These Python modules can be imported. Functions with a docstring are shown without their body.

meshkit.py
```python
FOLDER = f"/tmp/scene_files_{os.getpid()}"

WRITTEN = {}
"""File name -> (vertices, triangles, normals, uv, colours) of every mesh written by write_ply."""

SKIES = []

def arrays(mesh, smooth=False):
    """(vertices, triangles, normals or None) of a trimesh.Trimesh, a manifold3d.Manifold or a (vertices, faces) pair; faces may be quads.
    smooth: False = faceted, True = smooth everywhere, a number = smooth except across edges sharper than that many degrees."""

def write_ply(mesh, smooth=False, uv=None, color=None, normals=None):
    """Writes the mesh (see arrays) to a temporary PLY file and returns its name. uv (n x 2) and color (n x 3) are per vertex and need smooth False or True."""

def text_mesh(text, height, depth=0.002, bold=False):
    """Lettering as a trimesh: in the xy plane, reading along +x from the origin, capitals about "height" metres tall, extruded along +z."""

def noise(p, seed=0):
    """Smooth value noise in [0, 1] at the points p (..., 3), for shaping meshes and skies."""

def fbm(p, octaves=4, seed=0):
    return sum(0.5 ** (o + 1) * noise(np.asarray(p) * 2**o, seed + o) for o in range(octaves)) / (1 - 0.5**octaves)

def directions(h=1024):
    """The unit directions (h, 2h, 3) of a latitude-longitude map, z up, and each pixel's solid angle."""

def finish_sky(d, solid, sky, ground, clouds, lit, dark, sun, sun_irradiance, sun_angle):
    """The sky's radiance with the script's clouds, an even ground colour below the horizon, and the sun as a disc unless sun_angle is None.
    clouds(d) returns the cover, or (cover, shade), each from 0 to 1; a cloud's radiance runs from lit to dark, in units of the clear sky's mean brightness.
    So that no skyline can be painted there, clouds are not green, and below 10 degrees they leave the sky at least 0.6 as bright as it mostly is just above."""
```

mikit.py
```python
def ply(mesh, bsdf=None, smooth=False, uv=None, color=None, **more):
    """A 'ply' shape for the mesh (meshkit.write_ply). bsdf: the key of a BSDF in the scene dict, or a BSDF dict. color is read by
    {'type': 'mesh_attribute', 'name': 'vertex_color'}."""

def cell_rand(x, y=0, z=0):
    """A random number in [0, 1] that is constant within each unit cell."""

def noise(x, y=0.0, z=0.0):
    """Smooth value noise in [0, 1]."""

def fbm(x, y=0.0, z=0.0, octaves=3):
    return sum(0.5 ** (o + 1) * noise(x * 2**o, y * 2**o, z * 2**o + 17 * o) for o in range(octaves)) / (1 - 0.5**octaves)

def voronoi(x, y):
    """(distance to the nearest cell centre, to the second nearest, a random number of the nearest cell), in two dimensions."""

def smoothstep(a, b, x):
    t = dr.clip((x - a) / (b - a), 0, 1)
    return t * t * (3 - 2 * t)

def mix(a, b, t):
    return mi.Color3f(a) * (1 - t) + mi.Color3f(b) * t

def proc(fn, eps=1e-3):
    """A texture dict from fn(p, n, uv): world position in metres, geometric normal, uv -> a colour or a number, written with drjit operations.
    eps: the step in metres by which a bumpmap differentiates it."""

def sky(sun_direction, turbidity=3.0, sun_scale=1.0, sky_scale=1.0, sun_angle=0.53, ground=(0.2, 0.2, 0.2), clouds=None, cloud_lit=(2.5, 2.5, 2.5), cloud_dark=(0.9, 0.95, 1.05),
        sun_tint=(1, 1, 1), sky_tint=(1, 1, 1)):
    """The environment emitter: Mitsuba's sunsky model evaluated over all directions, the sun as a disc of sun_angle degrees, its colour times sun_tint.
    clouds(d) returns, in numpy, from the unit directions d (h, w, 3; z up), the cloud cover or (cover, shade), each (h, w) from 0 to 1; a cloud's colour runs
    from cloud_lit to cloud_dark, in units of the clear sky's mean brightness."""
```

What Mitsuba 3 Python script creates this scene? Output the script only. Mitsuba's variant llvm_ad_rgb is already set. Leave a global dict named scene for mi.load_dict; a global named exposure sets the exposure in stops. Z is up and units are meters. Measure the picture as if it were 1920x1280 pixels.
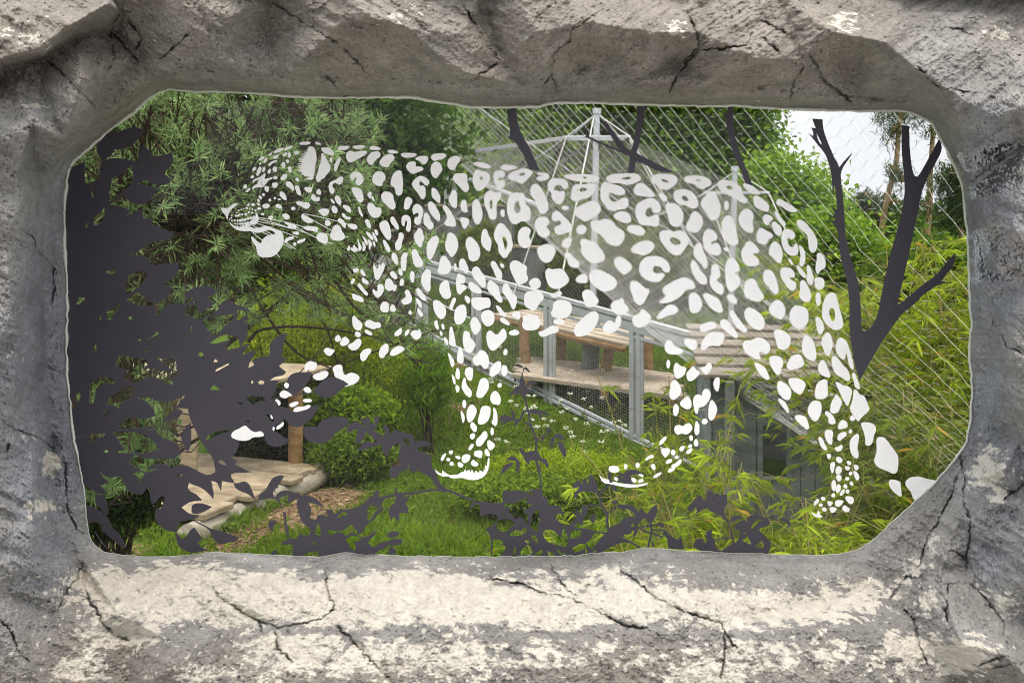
import math
import numpy as np, trimesh, shapely, drjit as dr, mitsuba as mi, mikit, meshkit
from shapely.geometry import Polygon, Point
from scipy.interpolate import LinearNDInterpolator, NearestNDInterpolator
from scipy.ndimage import gaussian_filter1d
from scipy.spatial import cKDTree
from mikit import ply, proc, noise, fbm, smoothstep, mix

T = mi.ScalarTransform4f
EYE = 1.6                                   # eye height over the visitors' walkway (z = 0), metres
def overcast(d):
    """A closed cloud cover, three times as bright overhead as at the horizon, with faint billows."""
    b = meshkit.fbm(d * [3.0, 3.0, 6.0], 4, 2) - 0.5
    return np.ones(d.shape[:2]), np.clip(1 - d[..., 2] + 0.35 * b, 0, 1)


# ---------------------------------------------------------------- camera, sky, exposure
scene = {
    'camera': {'type': 'perspective', 'fov': 2 * math.degrees(math.atan(960 / 2000)), 'fov_axis': 'x', 'near_clip': 0.05, 'far_clip': 400.0,
               'principal_point_offset_y': 0.1875,
               'to_world': T().look_at(origin=[0, 0, EYE], target=[0, 1, EYE], up=[0, 0, 1])},
    'overcast_sky': mikit.sky([0.1, -0.35, 0.9], turbidity=3, sun_scale=0.12, sun_angle=25, clouds=overcast,
                              cloud_lit=(3.0, 3.02, 3.05), cloud_dark=(1.0, 1.03, 1.07), ground=(0.12, 0.13, 0.1)),
}
exposure = 3.3
labels = {}
rng = np.random.default_rng(7)


def at(u, v, d):
    """A measured photograph position (pixels of 1920 x 1280) at the distance d in front of the eye, as a point of the place."""
    return np.array([(u - 960) / 2000 * d, d, EYE - (v - 400) / 2000 * d])


def px_of(p):
    return 960 + 2000 * p[..., 0] / p[..., 1], 400 + 2000 * (EYE - p[..., 2]) / p[..., 1]


def numbered(key):
    if key not in scene and key not in labels and not any(k.startswith(key + '__') for k in scene):
        return key
    i = 1
    while f'{key}_{i:03d}' in scene or f'{key}_{i:03d}' in labels or any(k.startswith(f'{key}_{i:03d}__') for k in scene):
        i += 1
    return f'{key}_{i:03d}'


counts = {}


def part(parent, name, mesh, bsdf, label=None, kind=None, **kw):
    base = f'{parent}__{name}' if parent else name
    n = counts.get(base, 0)
    counts[base] = n + 1
    key = base if n == 0 else f'{base}_{n:03d}'
    scene[key] = ply(mesh, bsdf, **kw)
    if label or kind:
        labels[key] = {**({'label': label} if label else {}), **({'kind': kind} if kind else {})}
    return key


def thing(name, label, cat, group=None):
    n = counts.get(name, 0)
    counts[name] = n + 1
    key = name if n == 0 else f'{name}_{n:03d}'
    labels[key] = {'label': label, 'category': cat}
    if group:
        labels[key]['group'] = group
    return key


def whole(name, label, cat, mesh, bsdf, group=None, **kw):
    key = thing(name, label, cat, group)
    scene[key] = ply(mesh, bsdf, **kw)
    return key


def setting(name, mesh, bsdf, kind='structure', label=None, **kw):
    scene[name] = ply(mesh, bsdf, **kw)
    labels[name] = {'kind': kind, **({'label': label} if label else {})}


# ---------------------------------------------------------------- mesh helpers
def norm(a):
    a = np.asarray(a, float)
    return a / (np.linalg.norm(a, axis=-1, keepdims=True) + 1e-12)


def tube(points, radii, sides=6, caps=True):
    p = np.asarray(points, float)
    t = norm(np.gradient(p, axis=0))
    ref = np.where(np.abs(t[:, 2:]) < 0.9, [0, 0, 1.0], [1.0, 0, 0])
    a = norm(np.cross(t, ref)); b = np.cross(t, a)
    ang = np.arange(sides) * 2 * np.pi / sides
    r = np.broadcast_to(radii, (len(p),))[:, None, None]
    v = (p[:, None] + r * (np.cos(ang)[None, :, None] * a[:, None] + np.sin(ang)[None, :, None] * b[:, None])).reshape(-1, 3)
    i, j = np.meshgrid(np.arange(len(p) - 1), np.arange(sides), indexing='ij')
    q = np.stack([i * sides + j, i * sides + (j + 1) % sides, (i + 1) * sides + (j + 1) % sides, (i + 1) * sides + j], -1).reshape(-1, 4)
    f = [q[:, [0, 2, 1]], q[:, [0, 3, 2]]]
    if caps:
        n = len(v); v = np.vstack([v, p[0], p[-1]]); k = np.arange(sides); e = (len(p) - 1) * sides
        f += [np.stack([np.full(sides, n), k, (k + 1) % sides], 1), np.stack([np.full(sides, n + 1), e + (k + 1) % sides, e + k], 1)]
    return v, np.vstack(f)


def join(ms):
    vs, fs, n = [], [], 0
    for v, f in ms:
        vs.append(v); fs.append(np.asarray(f) + n); n += len(v)
    return np.vstack(vs), np.vstack(fs)


def wires(a, b, r):
    """Many straight thin three-sided wires from a[i] to b[i]."""
    a, b = np.asarray(a, float), np.asarray(b, float)
    t = norm(b - a)
    x = norm(np.cross(t, np.where(np.abs(t[:, 2:]) < 0.9, [0, 0, 1.0], [1.0, 0, 0]))); y = np.cross(t, x)
    r = np.broadcast_to(r, (len(a),))[:, None]
    ring = [r * (math.cos(q) * x + math.sin(q) * y) for q in (0, 2.094, 4.189)]
    v = np.stack([a + ring[0], a + ring[1], a + ring[2], b + ring[0], b + ring[1], b + ring[2]], 1).reshape(-1, 3)
    f = np.array([[0, 1, 4], [0, 4, 3], [1, 2, 5], [1, 5, 4], [2, 0, 3], [2, 3, 5]])
    return v, (f[None] + 6 * np.arange(len(a))[:, None, None]).reshape(-1, 3)


def box(c, s, ax=None, chamfer=0.0):
    """Box of size s about c; ax = rows of three axes."""
    s = np.asarray(s, float)
    if chamfer:
        k = min(chamfer, s.min() * 0.3)
        pts = np.array([[sx * (s[0] / 2 - (k if i != 0 else 0)), sy * (s[1] / 2 - (k if i != 1 else 0)), sz * (s[2] / 2 - (k if i != 2 else 0))]
                        for sx in (-1, 1) for sy in (-1, 1) for sz in (-1, 1) for i in range(3)])
        m = trimesh.convex.convex_hull(pts); v, f = np.array(m.vertices), np.array(m.faces)
    else:
        m = trimesh.creation.box(s); v, f = np.array(m.vertices), np.array(m.faces)
    if ax is not None:
        v = v @ np.asarray(ax, float)
    return v + np.asarray(c, float), f


def beam(a, b, w, h, up=(0, 0, 1), chamfer=0.006):
    a, b = np.asarray(a, float), np.asarray(b, float)
    x = norm(b - a); y = norm(np.cross(up, x)); z = np.cross(x, y)
    return box((a + b) / 2, [np.linalg.norm(b - a), w, h], [x, y, z], chamfer)


def log(a, b, r0, r1, seed=0, n=24, sides=12, wob=0.06):
    a, b = np.asarray(a, float), np.asarray(b, float)
    t = np.linspace(0, 1, n)[:, None]
    p = a + (b - a) * t
    p = p + (meshkit.noise(np.c_[t * 3, t * 0 + seed, t * 0]) - 0.5)[:, None] * wob * np.array([1, 0.7, 0.5])
    v, f = tube(p, np.linspace(r0, r1, n), sides)
    v = v + (meshkit.fbm(v * [9, 9, 3] + seed, 3) - 0.5)[:, None] * r0 * 0.25 * norm(v - np.vstack([np.repeat(p, sides, 0), p[:1], p[-1:]]) + 1e-9)
    return v, f


def leaves(base, direction, up, length, width, fold=0.25, droop=0.0):
    """n folded two-triangle leaves (4 vertices each)."""
    d = norm(direction); s = norm(np.cross(d, up)); n = np.cross(s, d)
    L = np.broadcast_to(length, (len(d),))[:, None]; W = np.broadcast_to(width, (len(d),))[:, None]
    mid = base + d * L * 0.45
    v = np.stack([base, mid + s * W / 2 + n * W * fold, base + d * L - np.array([0, 0, 1.0]) * L * droop, mid - s * W / 2 + n * W * fold], 1)
    i = 4 * np.arange(len(d))[:, None]
    f = np.concatenate([i + [0, 1, 2], i + [0, 2, 3]], 1).reshape(-1, 3)
    return v.reshape(-1, 3), f


def rand_dirs(n, g=rng):
    return norm(g.normal(size=(n, 3)))


def leaf_colors(n, a, b, g=rng, spread=0.18, per=4):
    t = g.random((n, 1))
    c = np.asarray(a) * (1 - t) + np.asarray(b) * t
    c = c * (1 + spread * (g.random((n, 1)) - 0.5) * 2)
    return np.repeat(np.clip(c, 0.003, 1), per, 0)


def mats():
    vc = {'type': 'mesh_attribute', 'name': 'vertex_color'}
    scene['m_leaf'] = {'type': 'principledthin', 'base_color': vc, 'roughness': 0.5, 'diff_trans': 1.0, 'spec_trans': 0.0, 'eta': 1.2}
    scene['m_vcol'] = {'type': 'twosided', 'bsdf': {'type': 'diffuse', 'reflectance': vc}}

    def rock(p, n, uv):
        # uv.x: how much peeling cream paint; uv.y: 0 bluish grey .. 0.5 grey .. 1 brownish grey
        x, y, z = p.x, p.y, p.z
        big = fbm(x * 5, y * 5, z * 5, 4); mid = fbm(x * 28 + 3, y * 28, z * 28, 4)
        grit = noise(x * 330, y * 330, z * 330); grain = noise(x * 150 + 9, y * 150, z * 150); flake = fbm(x * 85, y * 60, z * 110, 4)
        c = mix([0.192, 0.200, 0.222], [0.200, 0.196, 0.190], smoothstep(0.0, 0.5, uv.y)); c = mix(c, [0.200, 0.184, 0.165], smoothstep(0.5, 1.0, uv.y))
        c = c * (0.76 + 0.70 * mid) * (0.70 + 0.60 * big) * (0.70 + 0.34 * grit + 0.30 * grain)
        c = c * (1.0 - 0.55 * smoothstep(0.80, 0.90, noise(x * 230 + 31, y * 230, z * 230)))
        w = uv.x + 0.55 * (flake - 0.5) + 0.35 * (mid - 0.5) + 0.10 * (grit - 0.5)
        cream = mi.Color3f([0.50, 0.475, 0.425]) * (0.62 + 0.45 * flake + 0.30 * mid) * (0.86 + 0.28 * grit)
        spat = smoothstep(0.80, 0.86, noise(x * 120 + 5, y * 120, z * 120) + 0.35 * (uv.x - 0.35)) * 0.8
        return mix(c, cream, dr.maximum(smoothstep(0.40, 0.52, w), spat))
    scene['m_rock'] = {'type': 'twosided', 'bsdf': {'type': 'diffuse', 'reflectance': proc(rock)}}
    scene['m_white_vinyl'] = {'type': 'twosided', 'bsdf': {'type': 'principled', 'base_color': proc(lambda p, n, uv: mix([0.82, 0.825, 0.83], [0.88, 0.885, 0.885], fbm(p.x * 9, p.y * 9, p.z * 9))), 'roughness': 0.6, 'specular': 0.25}}
    scene['m_dark_vinyl'] = {'type': 'twosided', 'bsdf': {'type': 'principled', 'base_color': proc(lambda p, n, uv: mix([0.040, 0.037, 0.049], [0.056, 0.051, 0.066], fbm(p.x * 7, p.y * 7, p.z * 5, 4)) + mi.Color3f(0.05) * smoothstep(0.80, 0.9, noise(p.x * 420, p.y * 420, p.z * 420)) * 0.35), 'roughness': 0.42, 'specular': 0.3}}
    scene['m_digit'] = {'type': 'twosided', 'bsdf': {'type': 'diffuse', 'reflectance': {'type': 'rgb', 'value': [0.045, 0.055, 0.045]}}}
    scene['m_glass'] = {'type': 'thindielectric', 'int_ior': 1.22, 'ext_ior': 1.0}
    scene['m_seal'] = {'type': 'twosided', 'bsdf': {'type': 'principled', 'base_color': {'type': 'rgb', 'value': [0.55, 0.58, 0.52]}, 'roughness': 0.5}}
    scene['m_bark'] = {'type': 'twosided', 'bsdf': {'type': 'diffuse', 'reflectance': proc(lambda p, n, uv: mix([0.055, 0.040, 0.028], [0.11, 0.085, 0.06], fbm(p.x * 22, p.y * 22, p.z * 7)))}}
    scene['m_pine_bark'] = {'type': 'twosided', 'bsdf': {'type': 'diffuse', 'reflectance': proc(lambda p, n, uv: mix([0.20, 0.13, 0.07], [0.34, 0.25, 0.15], fbm(p.x * 9, p.y * 9, p.z * 3)))}}
    scene['m_twig'] = {'type': 'twosided', 'bsdf': {'type': 'diffuse', 'reflectance': {'type': 'rgb', 'value': [0.055, 0.040, 0.030]}}}

    def steel(p, n, uv):
        g = fbm(p.x * 6, p.y * 6, p.z * 6, 4)
        return mix(mix([0.30, 0.31, 0.32], [0.44, 0.45, 0.46], g), [0.30, 0.27, 0.22], smoothstep(0.62, 0.75, fbm(p.x * 2.3 + 5, p.y * 2.3, p.z * 9, 3)) * 0.6)
    scene['m_steel'] = {'type': 'twosided', 'bsdf': {'type': 'principled', 'base_color': proc(steel), 'roughness': 0.5, 'metallic': 0.15, 'specular': 0.4}}
    scene['m_pale_steel'] = {'type': 'twosided', 'bsdf': {'type': 'principled', 'base_color': {'type': 'rgb', 'value': [0.42, 0.44, 0.47]}, 'roughness': 0.45, 'metallic': 0.1}}
    scene['m_wire'] = {'type': 'twosided', 'bsdf': {'type': 'principled', 'base_color': {'type': 'rgb', 'value': [0.40, 0.40, 0.38]}, 'roughness': 0.4, 'metallic': 0.3}}
    scene['m_net'] = {'type': 'twosided', 'bsdf': {'type': 'principled', 'base_color': {'type': 'rgb', 'value': [0.52, 0.52, 0.50]}, 'roughness': 0.4, 'metallic': 0.2}}
    scene['m_fence_wire'] = {'type': 'twosided', 'bsdf': {'type': 'diffuse', 'reflectance': {'type': 'rgb', 'value': [0.34, 0.34, 0.32]}}}

    def wood(a, b, c, k=1.0):
        def fn(p, n, uv):
            g = fbm(p.x * 5 * k + 3.7 * p.z, p.y * 5 * k, p.z * 14 * k, 4)
            r = fbm(p.x * 34 * k, p.y * 34 * k, p.z * 60 * k, 2)
            return mix(mix(a, b, smoothstep(0.25, 0.75, g)), c, smoothstep(0.55, 0.8, r) * 0.5)
        return {'type': 'twosided', 'bsdf': {'type': 'principled', 'base_color': proc(fn), 'roughness': 0.8, 'specular': 0.15}}
    scene['m_deck_wood'] = wood([0.22, 0.175, 0.115], [0.34, 0.28, 0.19], [0.12, 0.095, 0.06])
    scene['m_post_wood'] = wood([0.20, 0.115, 0.05], [0.30, 0.19, 0.09], [0.11, 0.065, 0.03])
    scene['m_pale_wood'] = wood([0.27, 0.225, 0.17], [0.40, 0.345, 0.27], [0.18, 0.15, 0.11])
    scene['m_log_wood'] = wood([0.26, 0.23, 0.18], [0.40, 0.37, 0.30], [0.12, 0.12, 0.07])
    scene['m_grey_wood'] = wood([0.10, 0.115, 0.11], [0.18, 0.195, 0.185], [0.06, 0.065, 0.06], 0.7)
    scene['m_roof_wood'] = wood([0.13, 0.112, 0.09], [0.20, 0.178, 0.15], [0.08, 0.07, 0.06], 0.5)

    def conc(p, n, uv):
        g = fbm(p.x * 1.3, p.y * 1.3, p.z * 0.8, 5)
        s = fbm(p.x * 6, p.y * 6, p.z * 1.2, 3)
        return mix(mix([0.10, 0.10, 0.10], [0.23, 0.23, 0.23], smoothstep(0.3, 0.7, g)), [0.06, 0.06, 0.06], smoothstep(0.55, 0.75, s) * 0.7)
    scene['m_concrete'] = {'type': 'twosided', 'bsdf': {'type': 'diffuse', 'reflectance': proc(conc)}}

    def ground(p, n, uv):
        g = fbm(p.x * 1.1, p.y * 1.1, 0.0, 4); h = fbm(p.x * 14, p.y * 14, 0.0, 3)
        grass = mix([0.040, 0.075, 0.014], [0.075, 0.120, 0.022], g)
        dirt = mix([0.15, 0.095, 0.055], [0.26, 0.18, 0.11], h)
        w = uv.x + 0.5 * (g - 0.5) + 0.35 * (h - 0.5)
        return mix(grass, dirt, smoothstep(0.42, 0.58, w))
    scene['m_ground'] = {'type': 'twosided', 'bsdf': {'type': 'diffuse', 'reflectance': proc(ground)}}
    scene['m_walkway'] = {'type': 'twosided', 'bsdf': {'type': 'diffuse', 'reflectance': proc(lambda p, n, uv: mix([0.28, 0.27, 0.25], [0.40, 0.385, 0.36], fbm(p.x * 20, p.y * 20, 0.0, 4)))}}


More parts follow.
